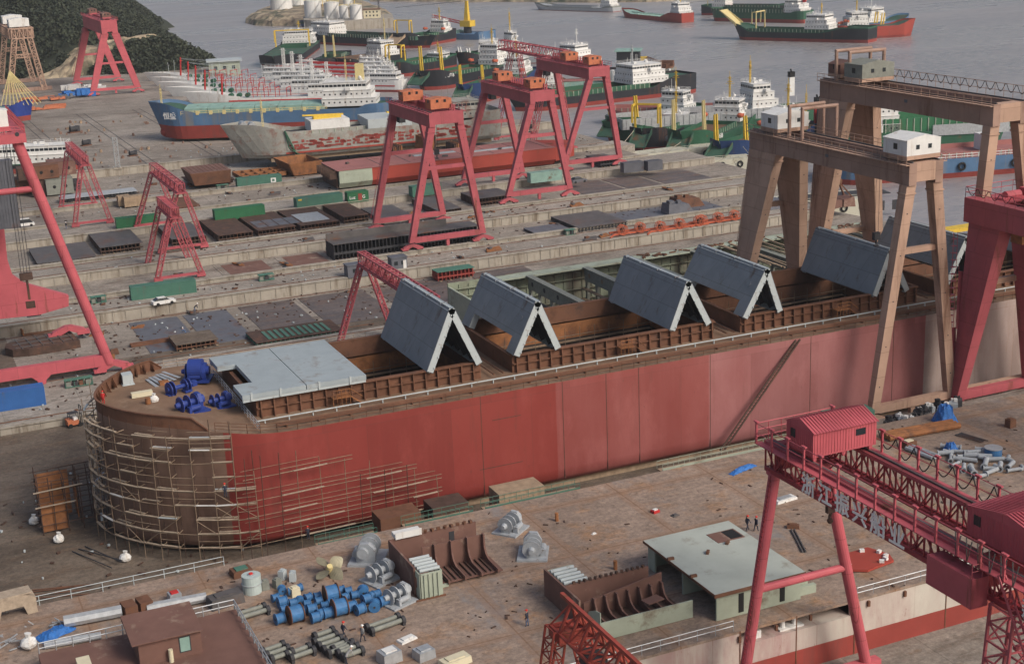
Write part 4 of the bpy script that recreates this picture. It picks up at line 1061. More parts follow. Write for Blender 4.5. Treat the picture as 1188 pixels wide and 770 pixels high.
# ---- tan and brown gantries standing over the big ship
box_gantry('gantry_crane', 'tan primed box gantry spanning the big ship in front of the other tan one', (126.0, 130.4), (121.4, 134.8), 155., 191.6, 2.1, 38.6, 'crane_tan', 3.0, 1.25, 1.35, True, 11.5, ((.06, 5.0, 'white', 1), (.88, 4.5, 'white', 1)), .70, (.66, .75), 'tan gantry cranes over the ship', False, 17, False)
box_gantry('gantry_crane', 'taller tan primed box gantry with looped cables on its top rail, farther right', (139.8, 144.6), (134.8+1.8, 151.5), 155., 192.6, 2.1, 45.2, 'crane_tan', 3.0, 1.25, 1.35, True, None, ((.80, 4.5, 'greygreen', 1), (.97, 4.0, 'primer', 1)), .40, (.84, .93), 'tan gantry cranes over the ship', True, 17, False)
# ---- dark red box gantry at the right edge
T = thing('gantry_crane', 'dark red box gantry with wide tapering legs at the right edge of the scene', 'gantry crane', (141.6, 154, 2.1), 0, 'large gantry cranes')
def w2(b): return rel(b, (141.6, 154, 2.1))
w2(MB().box(136.3, 138.0, 96, 155.6, 29.2, 32.6)).build('girder', 'crane_red', T); w2(MB().box(145.2, 146.9, 96, 155.6, 29.2, 32.6)).build('girder', 'crane_red', T)
w2(MB().box(138.003, 145.197, 153.4, 155.5, 29.6, 32.5).box(138.003, 145.197, 96, 98, 29.6, 32.5)).build('end_tie', 'crane_red', T)
for xt, xb in ((138.2, 135.2), (145.4, 148.6)):
    w2(MB().hexa([(xb-.7, 153.4, 3.2), (xb+.7, 153.4, 3.2), (xb+.7, 154.6, 3.2), (xb-.7, 154.6, 3.2), (xt-1.1, 149.2, 29.19), (xt+1.1, 149.2, 29.19), (xt+1.1, 155.4, 29.19), (xt-1.1, 155.4, 29.19)])).build('leg', 'crane_red', T)
    for yy in (98.,): w2(MB().hexa([(xb-.7, yy-.6, -2+3.2), (xb+.7, yy-.6, 1.2), (xb+.7, yy+.6, 1.2), (xb-.7, yy+.6, 1.2), (xt-.8, yy-.8, 29.19), (xt+.8, yy-.8, 29.19), (xt+.8, yy+.8, 29.19), (xt-.8, yy+.8, 29.19)])).build('leg', 'crane_red', T)
    o = bogie(T, xb-141.6, 0, 0, 'crane_red')
w2(MB().box(135.9, 147.9, 153.5, 154.5, 3.7, 4.9)).build('sill_beam', 'crane_red', T)
b = MB(); rail_line(b, [(136.4, 96, 32.6), (136.4, 155.5, 32.6), (146.8, 155.5, 32.6)], 1.5, 1.9, .05, 2)
b.box(138.0, 145.2, 150.2, 153.3, 32.3, 32.5); w2(b).build('walkway_railing', 'crane_pink', T)
pts = []
for q in range(14):
    for k in range(7): pts.append((136.5, 155.3-q*2.2-k*.31, 34.0-1.*sin(pi*k/6)))
w2(MB().poly(pts, .06, 4)).build('festoon_cable', 'black', T)
w2(house(MB(), 139.5, 146.5, 139, 146, 33.4, 36, .8)).build('trolley_house', 'rust_dark', T)
b = MB().tube((140, 151.8, 33), (142.5, 151.8, 33), .6, 10).box(139, 143.6, 150.9, 152.7, 32.51, 32.8).box(143, 144.5, 151, 152.4, 32.8, 33.8); w2(b).build('hoist_winch', 'crane_pink', T)
w2(MB().box(138.6, 140.6, 146.6, 148.8, 27.3, 29.19)).build('operator_cab', 'rust_orange', T)
b = MB(); 
for (a, c) in (((135.6, 154.8, 14), (136.5, 155.8, 22)), ((135.4, 154.8, 4), (135.5, 155.6, 14))): b.beam(a, c, .7, .1); b.tube(Vector(a)+Vector((-.4, 0, 1)), Vector(c)+Vector((-.4, 0, 1)), .04, 4)
for k in range(24): b.box(134.2, 134.9, 154.9, 155.5, 4+k, 4.06+k)
b.tube((134.2, 155, 4), (134.2, 155, 28), .05, 4).tube((134.9, 155, 4), (134.9, 155, 28), .05, 4)
w2(b).build('stairway', 'crane_red', T)

# ---- big red gantry at the left edge
yn, yf_ = 241.4, 268.5
pl, pr_ = aty(126, 414, yn), aty(20, 165, yn)
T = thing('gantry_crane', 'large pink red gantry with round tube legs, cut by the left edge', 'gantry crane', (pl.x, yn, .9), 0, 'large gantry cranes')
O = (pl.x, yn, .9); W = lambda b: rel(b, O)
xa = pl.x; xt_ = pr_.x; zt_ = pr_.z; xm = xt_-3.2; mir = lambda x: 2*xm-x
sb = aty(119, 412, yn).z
W(MB().tube((xa, yn, 2.6), (xt_, yn, zt_), .85, 16)).build('leg', 'crane_pink', T)
W(MB().tube((mir(xa), yn, 2.6), (mir(xt_), yn, zt_), .85, 16)).build('leg', 'crane_pink', T)
W(MB().box(mir(xa)+.5, xa-.2, yn-.55, yn+.55, 2.4, 4.3)).build('sill_beam', 'crane_pink', T)
px_ = ax(49, 445, yn); W(MB().prism([(px_-1.6, 2.39), (px_+1.6, 2.39), (px_+.7, 1.6), (px_+.6, .95), (px_-.6, .95), (px_-.7, 1.6)], yn-.5, yn+.5, 'y')).build('sill_post', 'crane_pink', T)
zc = aty(30, 220, yn).z; kx = ax(40, 219, yn); W(MB().tube((mir(kx), yn, zc), (kx, yn, zc), .5, 12)).build('cross_tube', 'crane_pink', T)
bogie(T, 0.6, 0, 0, 'crane_pink', 1.35); bogie(T, mir(xa)-xa, 0, 0, 'crane_pink', 1.2)
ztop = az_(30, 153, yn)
W(MB().box(mir(xt_)-1.2, xt_+1.3, yn-1.4, yn+1.4, zt_, ztop)).build('head_box', 'crane_pink', T)
for s in (xt_+.4, mir(xt_)-.4): W(MB().box(s-.8, s+.8, yn+1.41, yf_+1, zt_+.3, ztop-.1)).build('girder', 'crane_pink', T)
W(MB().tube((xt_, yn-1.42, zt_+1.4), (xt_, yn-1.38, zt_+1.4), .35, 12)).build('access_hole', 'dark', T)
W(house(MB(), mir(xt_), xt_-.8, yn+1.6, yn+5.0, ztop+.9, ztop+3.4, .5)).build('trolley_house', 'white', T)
W(MB().box(mir(xt_), xt_-.6, yn+1.6, yn+5, ztop+.2, ztop+.88)).build('trolley_frame', 'crane_pink', T)
b = MB(); rail_line(b, [(xt_+1.2, yn-1.3, ztop), (xt_+1.2, yf_, ztop)], 1.4, 1.6, .07, 2); rail_line(b, [(mir(xt_), yn-1.3, ztop), (xt_+1.2, yn-1.3, ztop)], 1.1, 1.6, .06, 2); W(b).build('walkway_railing', 'crane_pink', T)
hp_ = [aty(*q, yf_) for q in ((-30, 372), (45, 364), (79, 354), (79, 342), (28, 328), (14, 318), (8, 300), (2, 240), (-6, 200), (-40, 200), (-50, 300), (-60, 320))]
W(MB().prism([(p.x, p.z) for p in hp_][::-1], yf_-.8, yf_+.8, 'y')).build('rigid_leg', 'crane_pink', T)
pb = aty(78, 372, yf_); o = bogie(T, pb.x-xa, yf_-yn, -.3, 'crane_pink', 1.5)
b = MB(); hxx = ax(27, 300, 256)
for dx in (-.7, -.2, .3, .8): b.tube((hxx+dx, 256, ztop), (hxx+dx, 256, az_(27, 318, 256)), .05, 4)
W(b).build('hoist_rope', 'dark', T)
hz = az_(27, 325, 256)
W(MB().box(hxx-1, hxx+1.1, 255.5, 256.5, hz, hz+1.2).box(hxx-.1, hxx+.3, 255.8, 256.2, hz-3.5, hz).box(hxx-.6, hxx+.9, 255.6, 256.4, hz-5, hz-3.9)).build('hook_block', 'rust_dark', T)
t = thing('steel_spreader', 'tall dark grey ribbed steel box hanging on ropes at the left edge', 'steel box', (ax(8, 225, 262), 262, az_(8, 264, 262)))
h_ = az_(8, 185, 262)-az_(8, 264, 262); b = MB().box(-2.2, 1.4, -1, 1, 0, h_)
for k in range(8): b.box(-2.1+k*.48, -1.9+k*.48, -1.1, -.99, .1, h_-.1)
b.build('ribbed_body', 'steel_blue', t); b = MB()
for dx in (-2, -.6, .8): b.tube((dx, 0, h_), (dx, 0, h_+8), .05, 4)
b.build('sling', 'dark', t)

# ---- foreground lattice gantry carrying the yard name
T = thing('yard_gantry', 'near red lattice gantry with large white characters and tube legs in front of the barge', 'gantry crane', (73.3, 104, 0), 0, 'near gantry cranes')
O = (73.3, 104, 0); GX0, GX1, GZ = 70.35, 76.3, 23.4; YN, YF = 48, 104.6
for gx in (GX0, GX1):
    b = MB(); n = 36; h = 2.55
    for (dx, z) in ((-.32, GZ+.2), (.32, GZ+.2)): b.beam((gx+dx, YN, z), (gx+dx, YF, z), .26, .42)
    for i in range(n+1):
        y = YN+(YF-YN)*i/n
        for dx in (-.32, .32): b.beam((gx+dx, y, GZ+.4), (gx+dx, y, GZ+h), .13)
        b.beam((gx-.32, y, GZ+.3), (gx+.32, y, GZ+.3), .1)
        if i < n:
            y2 = YN+(YF-YN)*(i+1)/n
            for dx in (-.32, .32): b.beam((gx+dx, y if i % 2 else y2, GZ+.4), (gx+dx, y2 if i % 2 else y, GZ+h), .12)
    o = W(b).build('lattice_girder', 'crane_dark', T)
    W(MB().box(gx-.5, gx+.5, YN, YF, GZ+h, GZ+h+.35)).build('top_chord', 'crane_red', o)
    W(MB().box(gx-.08, gx+.08, YN, YF-.5, GZ+h+.353, GZ+h+.5)).build('crane_rail', 'steel', o)
W(MB().box(GX0+.51, GX1-.51, YF-1.2, YF-.3, GZ+.2, GZ+2.7).box(GX0+.51, GX1-.51, 76.4, 77.2, GZ+.2, GZ+2.7)).build('end_tie', 'crane_dark', T)
for i in range(7):
    W(MB().tube((GX0+.4, 60+i*6.5, GZ+.3), (GX1-.4, 63+i*6.5, GZ+.3), .08, 6)).build('wind_brace', 'crane_dark', T)
zt2 = GZ+2.95
wk = MB().box(GX0-1.25, GX0-.5, YN, YF+.4, zt2-.35, zt2-.27); W(wk).build('walkway', 'crane_pink', T)
wk = MB().box(GX1+.5, GX1+1.2, YN, YF+.4, zt2-.35, zt2-.27); W(wk).build('walkway', 'crane_pink', T)
def crail(gx, sgn):
    b = MB(); y = YF+.2
    for k in range(24):
        b.box(gx-.07, gx+.07, y-.1, y+.1, zt2-.3, zt2+1.75); b.box(gx-.12, gx+.12+.0, y-.3, y+.3, zt2+1.75, zt2+1.87) if sgn > 0 or k % 1 == 0 else None
        y -= 2.45
    for z in (zt2+.75, zt2+1.65): b.tube((gx, YF+.2, z), (gx, YN, z), .045, 5)
    return W(b).build('guard_rail', 'crane_pink', T)
crail(GX0-1.2, -1); crail(GX1+1.15, 1)
W(rail_line(MB(), [(GX0-1.2, YF+.3, zt2-.3), (GX1+1.1, YF+.3, zt2-.3)], 1.9, 1.4, .05, 3)).build('guard_rail', 'crane_pink', T)
pts = []
for q in range(20):
    for k in range(9): pts.append((GX1+1.2, YF-6.5-q*2.45-k*.306, zt2+1.5-(1.3+.2*(q % 3))*sin(pi*k/8)))
W(MB().poly(pts, .055, 5)).build('festoon_cable', 'black', T)
b = MB()
for q in range(10):
    y = 78.2-q*1.2; b.poly([(GX0-1.15, y, zt2+1.5), (GX0-1.2, y-.2, zt2-.4), (GX0-1.15, y-.6, zt2+1.4)], .05, 5)
W(b).build('festoon_cable', 'steel', T)
def hut(y0, y1, x0, x1):
    z0 = zt2+.65; o = W(house(MB(), x0, x1, y0, y1, z0, z0+2.1, .75, 'x')).build('machinery_house', 'crane_pink', T)
    b = MB(); x = x0+.15
    while x < x1: b.box(x, x+.06, y0-.035, y0, z0, z0+2.05); x += .3
    y = y0+.15
    while y < y1: b.box(x0-.035, x0, y, y+.06, z0, z0+2.1); y += .3
    for s in (0, 1):
        x = x0-.05
        while x < x1+.1:
            ya, yb_ = (y0-.25, (y0+y1)/2) if s == 0 else ((y0+y1)/2, y1+.25); za, zb_ = (z0+2.06, z0+2.9) if s == 0 else (z0+2.9, z0+2.06)
            b.hexa([(x, ya, za), (x+.09, ya, za), (x+.09, yb_, zb_), (x, yb_, zb_), (x, ya, za+.07), (x+.09, ya, za+.07), (x+.09, yb_, zb_+.07), (x, yb_, zb_+.07)]); x += .32
    W(b).build('corrugation', 'crane_pink', o)
    W(MB().box(x1-2.2, x1-1.2, y0-.06, y0-.005, z0+1.1, z0+1.7).box(x0-.06, x0-.005, y1-1.4, y1-.7, z0+.9, z0+1.7)).build_many('window', 'glass', o)
    b = MB()
    for xx in (x0+.3, (x0+x1)/2, x1-.5):
        for yy in (y0+.1, y1-.4): b.prism([(xx-.25, z0), (xx+.25, z0), (xx+.1, z0-.6), (xx-.1, z0-.6)], yy, yy+.25, 'y')
    b.box(x0, x1, y0, y1, z0-.14, z0-.003); W(b).build('house_frame', 'crane_pink', T)
hut(97.6, 101.6, 70.2, 76.9); hut(71.2, 79.2, 71.2, 77.6)
for q, (a, c) in enumerate((((70.6, 103.9, GZ), (67.0, 103.9, .5)), ((76.0, 103.9, GZ), (81.6, 103.9, .5)))):
    o = W(MB().tube(a, c, .55, 16)).build('tube_leg', 'crane_pink', T)
    W(MB().tube(Vector(a)+Vector((0, 0, .02)), Vector(a)+(Vector(c)-Vector(a))*.015, .78, 12)).build('leg_collar', 'crane_pink', o)
b = MB()
b.beam((66.4, 103.7, .8), (70.0, 103.7, GZ-.3), .06)
for k in range(46):
    z = 1+k*.48; x = 67.0+3.6*(z-.5)/(GZ-.5); b.cbox((x-.55, 103.7, z), (.12, .35, .08))
W(b).build('climbing_rungs', 'crane_dark', T)
W(MB().tube((68.6, 103.9, 11.9), (78.8, 103.9, 11.9), .38, 12)).build('cross_tube', 'crane_pink', T)
W(MB().box(65.5, 83, 103.4, 104.4, .3, 1.2)).build('sill_beam', 'crane_pink', T)
W(MB().hexa([(68.4, 75.3, 22.9), (69.98, 75.3, 22.9), (69.98, 80.3, 22.9), (68.4, 80.3, 22.9), (68.4, 75.3, 25.3), (69.98, 75.3, 25.3), (69.98, 80.3, 25.3), (68.4, 80.3, 25.3)])).build('counterweight_box', 'crane_pink', T)
b = MB(); rail_line(b, [(68.45, 75.4, 25.3), (69.4, 75.4, 25.3)], 1.1, .9, .04, 2); W(b).build('guard_rail', 'crane_pink', T)
# lattice leg tower and ladder at the near side
b = MB().truss((70.6, 73.4, GZ), (69.0, 73.4, 0), 2.0, 2.4, 16, .2).truss((76.6, 73.4, GZ), (79, 73.4, 0), 2.0, 2.4, 16, .2)
for z in (20, 14, 8): b.beam((71, 73.4, z), (77, 73.4, z), .3); b.beam((71, 73.4, z), (77, 73.4, z-6), .2)
W(b).build('lattice_leg', 'crane_red', T)
b = MB()
for s in (-.3, .3): b.beam((69.2+s, 73.2, zt2), (69.2+s, 69.5, 20.5), .08, .2)
for k in range(16): b.box(68.9, 69.5, 73.2-k*.23, 73.35-k*.23, zt2-k*.36, zt2-k*.36+.05)
W(b).build('stairway', 'crane_pink', T)
W(MB().poly([(73.2, 99, GZ), (73.2, 99, 21.6)], .05, 4).box(72.8, 73.6, 98.8, 99.2, 20.6, 21.6).tube((73.2, 98.9, 20.6), (73.2, 99.1, 20.1), .14, 8).ball((73.2, 99, 19.8), .3, 8)).build('hook_block', 'rust_dark', T)
for i, ch in enumerate('浙江振兴船业'):
    textmesh('painted_character', ch, 2.05, 'white_sign', T, (GX0-.74-O[0], 98.4-i*2.4-O[1], GZ+.42), (pi/2, 0, -pi/2))
for i, ch in enumerate('新6'):
    textmesh('painted_character', ch, 1.9, 'white_sign', T, (GX0-.74-O[0], 71.5-i*2.0-O[1], GZ+.42), (pi/2, 0, -pi/2))
# ---- small rust red lattice gantry at the bottom edge
O = (43.6, 92, 0); T = thing('lattice_gantry', 'rust red triangular lattice gantry cut by the bottom edge', 'gantry crane', O, 0, 'near gantry cranes')
b = MB(); n = 26; y0, y1 = 50, 92.6; zb, zt_ = 20.2, 22.2
for dx in (-1.1, 1.1): b.beam((43.4+dx, y0, zb), (43.4+dx, y1, zb), .2)
b.beam((43.4, y0, zt_+.4), (43.4, y1, zt_+.4), .3)
for i in range(n):
    y = y1-i*(y1-y0)/n; y2 = y-(y1-y0)/n
    for dx in (-1.1, 1.1):
        b.beam((43.4+dx, y, zb), (43.4, y2, zt_+.35), .14); b.beam((43.4+dx, y2, zb), (43.4, y2, zt_+.35), .2)
    b.beam((42.3, y, zb), (44.5, y2, zb), .1); b.beam((42.3, y, zb), (44.5, y, zb), .12)
rel(b, O).build('lattice_girder', 'crane_rust', T)
for s, xb_ in ((-1, 39.0), (1, 48.6)):
    rel(MB().truss((43.4+s*.9, 91.9, zb), (xb_, 91.9, 0), 1.1, 1.5, 18, .15), O).build('lattice_leg', 'crane_rust', T)
rel(MB().box(42.3, 44.6, 90.9, 92.9, zb-1.0, zb-.2), O).build('head_box', 'crane_rust', T)
rel(MB().box(42.7, 44.1, 86.4, 88.4, zb-1.2, zb-.2), O).build('hoist', 'dark', T)
# ------------------------------------------------------------------ second hull behind the big ship
HX0, HX1, H0, H1, HT = 90, 182, 209, 236, 9.2
t = thing('hull_block', 'open pale green hull under construction behind the folded hatch covers', 'hull', (HX0, H0, 0))
W2 = lambda b: rel(b, (HX0, H0, 0))
W2(MB().box(HX0+8, HX1, H0, H0+.4, .5, HT).box(HX0+8, HX1, H0+.401, H0+1.8, HT-.4, HT)).build('side_plating', 'red_hull', t)
W2(MB().box(HX0, HX1, H1-.4, H1, .5, HT)).build('side_plating', 'wall_green', t)
W2(MB().box(HX0, HX0+.4, H0+9, H1-.401, .5, HT-.6).box(HX0+.4, HX0+8, H0+9, H0+9.4, .5, HT-1)).build('end_plating', 'palegreen', t)
W2(MB().box(HX0+.4, HX1, H0+.5, H1-.5, .4, .8)).build('bottom_plating', 'rust', t)
W2(MB().box(HX0+8, HX1, H1-3, H1-.401, HT-.3, HT)).build('side_deck', 'palegreen', t)
b = MB(); x = HX0+2
while x < HX1: b.box(x, x+.15, H1-.6, H1-.401, .8, HT-.4); x += 1.9
for z in (2.6, 4.6, 6.6, 8): b.box(HX0+.5, HX1, H1-.95, H1-.61, z, z+.14)
W2(b).build('side_frames', 'wall_green', t)
for i, x in enumerate((104.5, 116, 127, 139, 150.5, 162, 173)):
    b = MB().box(x, x+.5, H0+1.8, H1-3, HT-2.4, HT-.05).box(x, x+.5, H0+1.8, H1-3, .8, 2).box(x-.35, x+.9, H0+1.8, H1-3, HT-.05, HT+.1)
    for y in (H0+4, H0+9, H0+14, H0+19, H1-4): b.box(x, x+.5, y, y+.7, 2.001, HT-2.401)
    o = W2(b).build('cross_frame', 'greygreen', t)
    b = MB()
    for y in (H0+6, H0+11.5, H0+17, H0+22): b.tube((x-.02, y, HT-1.2), (x+.52, y, HT-1.2), .45, 10)
    for z in (3.4, 5.4): b.box(x-.9, x-.02, H0+2, H1-3, z, z+.08)
    W2(b).build('staging', 'bamboo' if i % 2 else 'dark', o)
b = MB(); r = random.Random(4)
for _ in range(60):
    x = r.uniform(128, 180); y = r.uniform(H1-3, H1-.5); b.cbox((x, y, HT+.15), (r.uniform(.3, 1.6), r.uniform(.15, .5), .2), r.uniform(0, 3))
W2(b).build('deck_litter', 'rust', t)
b = MB()
for _ in range(26):
    x = r.uniform(142, 180); b.beam((x, H0+3+r.uniform(0, 3), HT+.3), (x+r.uniform(-1, 1), H1-3, HT+.35), .25)
W2(b).build('loose_beams', 'wood', t)

# ------------------------------------------------------------------ containers
def container(label, p0, p1, z, m, h=2.6, w_=2.44, group='shipping containers in the yard', logo=None):
    a = at(*p0, z); c = at(*p1, z); L = (c-a).length; rz = atan2(c.y-a.y, c.x-a.x)*.4
    t = thing('shipping_container', label, 'container', (a.x, a.y, z+.02), rz, group)
    MB().box(.05, L-.05, .05, w_-.05, .1, h-.05).build('body', m, t)
    b = MB(); x = .3
    while x < L-.3: b.box(x, x+.14, .0, .05, .2, h-.2); b.box(x, x+.14, w_-.05, w_, .2, h-.2); b.box(x, x+.1, .2, w_-.2, h-.05, h-.02); x += .3
    b.build('corrugation', m, t)
    b = MB()
    for y in (0, w_-.12): b.box(0, L, y-.01, y+.13, 0, .16).box(0, L, y-.01, y+.13, h-.14, h)
    for x in (0, L-.14):
        b.box(x-.01, x+.15, -.011, .121, .16, h-.14).box(x-.01, x+.15, w_-.131, w_+.001, .16, h-.14); b.box(x, x+.14, .13, w_-.13, h-.13, h-.01).box(x, x+.14, .13, w_-.13, .01, .15)
    b.build('corner_frame', m, t)
    b = MB()
    for y in (.5, .95, 1.5, 1.95): b.tube((L+.02, y, .2), (L+.02, y, h-.2), .03, 4)
    b.build('door_bars', 'galv', t)
    if logo: logo(t, L, h)
    return t
container('long dull green container lying on the roadway nearest the white car', (153, 349), (229, 340), 2.0, 'green_c')
container('bright green container half hidden by the leg of a small lattice gantry', (136, 267), (184, 262), 4.0, 'green_b')
container('long bright green container on the kerb behind the stiffened panels', (250, 257), (308, 250), 4.0, 'green_b')
container('dull green container with a yellow corner mark beside the red hull section', (345, 243), (396, 235), 4.0, 'green_c', logo=lambda t, L, h: MB().box(.4, 1.3, -.04, -.012, h-.55, h-.2).build('corner_mark', 'yellow', t))
def lg(t, L, h): MB().box(L-3.0, L-1.6, -.04, -.012, .7, 1.9).build('square_mark', 'white', t); MB().box(L-2.65, L-1.95, -.05, -.041, 1.0, 1.6).build('square_mark', 'green_c', t)
container('teal container with a white square mark in front of the rusty frame', (276, 219), (328, 214), 4.0, 'green_c', logo=lg)
def lg2(t, L, h):
    textmesh('white_letters', 'Luz', 1.1, 'white', t, (.4, -.03, .9), (pi/2, 0, 0)); textmesh('white_letters', 'G', 1.1, 'white', t, (L-1.7, -.03, .9), (pi/2, 0, 0)); MB().box(2.7, 3.7, -.04, -.012, .5, 2.1).build('red_mark', 'red_boot', t)
container('short green container with white letters beside the red hull section', (404, 236), (428, 233), 4.0, 'green_b', logo=lg2)
container('short green container under the far leg of the left red box gantry', (479, 229), (511, 224), 4.0, 'green_c')
container('faded green container with stained roof beside the far red gantry leg', (616, 213), (653, 209), 4.2, 'teal', 2.6)
container('blue container cut by the left edge, beside the tube legged gantry', (-14, 480), (54, 470), .9, 'blue_c', 3.0, 2.6)
container('dark green container by the foot of the tan gantry crane', (962, 503), (1019, 499), 6.0, 'green_c', 2.4, 2.4)
container('dark blue grey container beside the pale pontoon, left one', (724, 201), (748, 199), 4.0, 'steel_blue')
container('dark blue grey container beside the pale pontoon, right one', (752, 199), (769, 197), 4.0, 'steel_blue')
# site huts and offices
def hut2(label, p, z, L, w_, h, m, cat='cabin', win=2):
    a = at(*p, z); t = thing('site_cabin', label, cat, (a.x, a.y, z)); MB().box(0, L, 0, w_, 0, h).build('wall', m, t); MB().box(-.15, L+.15, -.15, w_+.15, h+.003, h+.18).build('roof', m, t)
    for i in range(win): x = L*(i+.6)/(win+.2); MB().box(x-.4, x+.4, -.04, -.003, 1.0, 1.8).build('window', 'glass', t)
    MB().box(L-.9, L-.2, -.05, -.003, .05, 1.9).build('door', 'white', t); return t
hut2('long low blue grey cabin behind the ribbed red gantry girder', (404, 323), 2.0, 5.5, 2.5, 2.5, 'steel_blue')
hut2('small blue grey cabin with a white door behind the ribbed red gantry girder', (455, 314), 2.0, 3.4, 2.5, 2.5, 'steel_blue')

# ------------------------------------------------------------------ stiffened deck panels and steel blocks
def panel_block(label, c0, c1, z, h, m, ny=8, rows=1, name='stiffened_panel', group='stiffened steel panels in the yard', depth=None, plate='steel'):
    a = at(*c0, z); c = at(*c1, z); L = c.x-a.x; D = depth or 20
    t = thing(name, label, 'steel panel', (a.x, a.y, z), 0, group)
    MB().box(0, L, 0, D, h-.12, h).build('deck_plate', plate, t)
    b = MB(); x = .1; r = random.Random(int(L*10))
    while x < L: b.box(x, x+.12, .02, D-.02, 0.1, h-.122); x += .85
    for y in (0, D-.1): b.box(0, L, y, y+.1, h*.35, h*.5)
    for k in range(1, 4): b.box(0, L, D*k/4, D*k/4+.1, .1, h-.13)
    b.build('stiffeners', m, t)
    b = MB(); x = .5
    while x < L: b.box(x, x+.4, -.2, .3, 0, .1); b.box(x, x+.4, D-.3, D+.1, 0, .1); x += 2.2
    b.build('blocks', 'wood', t); return t
PB = [((44, 311), (113, 303), 'flat dark panel with scattered gear at the left, under the big red tube leg'), ((117, 296), (167, 290), 'dark smooth panel left of the nearest small lattice gantry'), ((200, 286), (240, 281), 'dark panel between the two nearest small lattice gantries'), ((254, 282), (295, 277), 'brown ribbed panel behind the roadway, left of the pair with grey inlay'), ((300, 276), (344, 270), 'ribbed panel with grey blocks on its top, in the middle of the row'), ((349, 270), (394, 264), 'ribbed panel with a pale blue grey sheet lying on it'), ((399, 260), (428, 256), 'ribbed panel half behind the leg of the left red box gantry')]
for i, (a, c, l) in enumerate(PB):
    t = panel_block(l, a, c, 2.6, 1.7 if i else 1.0, 'rust_dark', depth=21 if i in (3, 4, 5) else 17, plate=('steel', 'steel', 'steel', 'rust_dark', 'rust_dark', 'rust_dark', 'rust_dark')[i])
    if i == 4:
        b = MB()
        for q in range(4):
            for s in range(2): b.box(.8+q*2.6, 3.1+q*2.6, 3+s*4, 6.5+s*4, 1.7, 1.78)
        b.build('grey_sheet', 'steel_blue', t)
    if i == 5: MB().box(1.5, 8, 3, 13, 1.7, 1.8).build('grey_sheet', 'grey', t)
t = panel_block('long grey upright ribbed panel beneath the left red box gantry', (388, 303), (560, 281), 1.9, 3.6, 'dark', depth=6, plate='steel')
b = MB(); 
MB().box(0, 28, 5, 5.2, 3.61, 5.0).build('upright_plate', 'steel', t)
t = panel_block('flat dark grey panel with a sharp edge right of the middle red gantry', (672, 270), (728, 262), 1.9, 1.1, 'dark', depth=15, plate='steel')
t = panel_block('thin dark plate lying left of the sharp edged flat panel', (622, 274), (664, 269), 1.9, .6, 'dark', depth=7, plate='steel_blue')
t = panel_block('dark ribbed block under the middle red box gantry', (552, 240), (590, 232), 2.6, 2.0, 'rust_dark', depth=10)
t = panel_block('dark striped ribbed panel between the legs of the left red box gantry', (508, 252), (535, 248), 2.6, 1.6, 'rust_dark', depth=18)
t = panel_block('low dark ribbed plate behind the left red gantry sill', (440, 258), (475, 252), 2.6, 1.0, 'rust_dark', depth=14)
t = panel_block('dark sloped block lying near the pontoon end', (697, 195), (720, 193), 4.0, 2.2, 'dark', depth=9)
t = panel_block('grey narrow panel between the small lattice gantry feet', (165, 313), (205, 308), 1.9, .6, 'dark', depth=8, plate='steel_blue')
t = panel_block('long sheet of dull grey plates beside the timber crates', (72, 236), (160, 226), 4.0, 1.1, 'dark', depth=6, plate='grey')
t = panel_block('rusty slatted plate behind the small lattice gantries', (200, 244), (232, 240), 4.0, .5, 'rust', depth=14, plate='rust')
t = panel_block('green ribbed frame lying on the ground behind the flat pale hatch cover', (298, 403), (398, 387), .1, .8, 'green_c', depth=8, plate='rust_dark')
b = MB()
for q in range(11): b.box(2.5+q*1.1, 3.1+q*1.1, 1, 6.5, .81, .9)
b.build('green_slots', 'green_c', t)
t = panel_block('low red ribbed trough with green edges behind the second folded hatch cover', (508, 327), (552, 321), .1, 2.0, 'red_boot', depth=3.4, plate='green_c')
t = panel_block('rust brown plate frame lying behind the foredeck of the big ship', (205, 408), (252, 398), .1, 1.2, 'rust', depth=7, plate='pit')
# stacked dark brown hull blocks
def sloped(label, p0, L, D, z, h, m1, m2, rz=0):
    a = at(*p0, z); t = thing('hull_block', label, 'steel block', (a.x, a.y, z), rz, 'rusty steel blocks in the yard')
    MB().hexa([(1.2, .8, 0), (L-.3, .8, 0), (L-.3, D-1, 0), (1.2, D-1, 0), (0, 0, h), (L, 0, h), (L, D, h), (0, D, h)]).build('shell', m1, t)
    b = MB().box(0, L, 0, D, h+.003, h+.12); b.build('top_plate', m2, t); b = MB()
    for k in range(int(L/1.2)): b.box(.3+k*1.2, .4+k*1.2, .1, D-.1, h+.12, h+.2)
    b.build('stiffeners', m1, t); return t
sloped('rusty brown wedge block stacked on a flat dark block', (222, 217), 11, 12, 4.0+1.2, 3.4, 'rust', 'primer')
sloped('flat dark block under the rusty brown wedge block', (221, 218), 12, 12, 4.0, 1.1, 'rust_dark', 'rust_dark')
a = at(335, 205, 4)
t = thing('hull_block', 'open topped rusty box block in front of the weathered grey hulk', 'steel block', (a.x, a.y, 4), .05, 'rusty steel blocks in the yard')
MB().hexa([(1.5, 0, 0), (9.5, 0, 0), (9.5, .3, 0), (1.5, .3, 0), (0, -.8, 3.6), (9.8, -.8, 3.6), (9.8, -.5, 3.6), (0, -.5, 3.6)]).hexa([(1.5, 12, 0), (9.5, 12, 0), (9.5, 12.3, 0), (1.5, 12.3, 0), (0, 12.8, 3.6), (9.8, 12.8, 3.6), (9.8, 13.1, 3.6), (0, 13.1, 3.6)]).hexa([(1.5, 0, 0), (1.8, 0, 0), (1.8, 12, 0), (1.5, 12, 0), (0, -.8, 3.6), (.3, -.8, 3.6), (.3, 12.8, 3.6), (0, 12.8, 3.6)]).box(9.5, 9.8, 0, 12, 0, 3.5).build('shell', 'rust_orange', t)
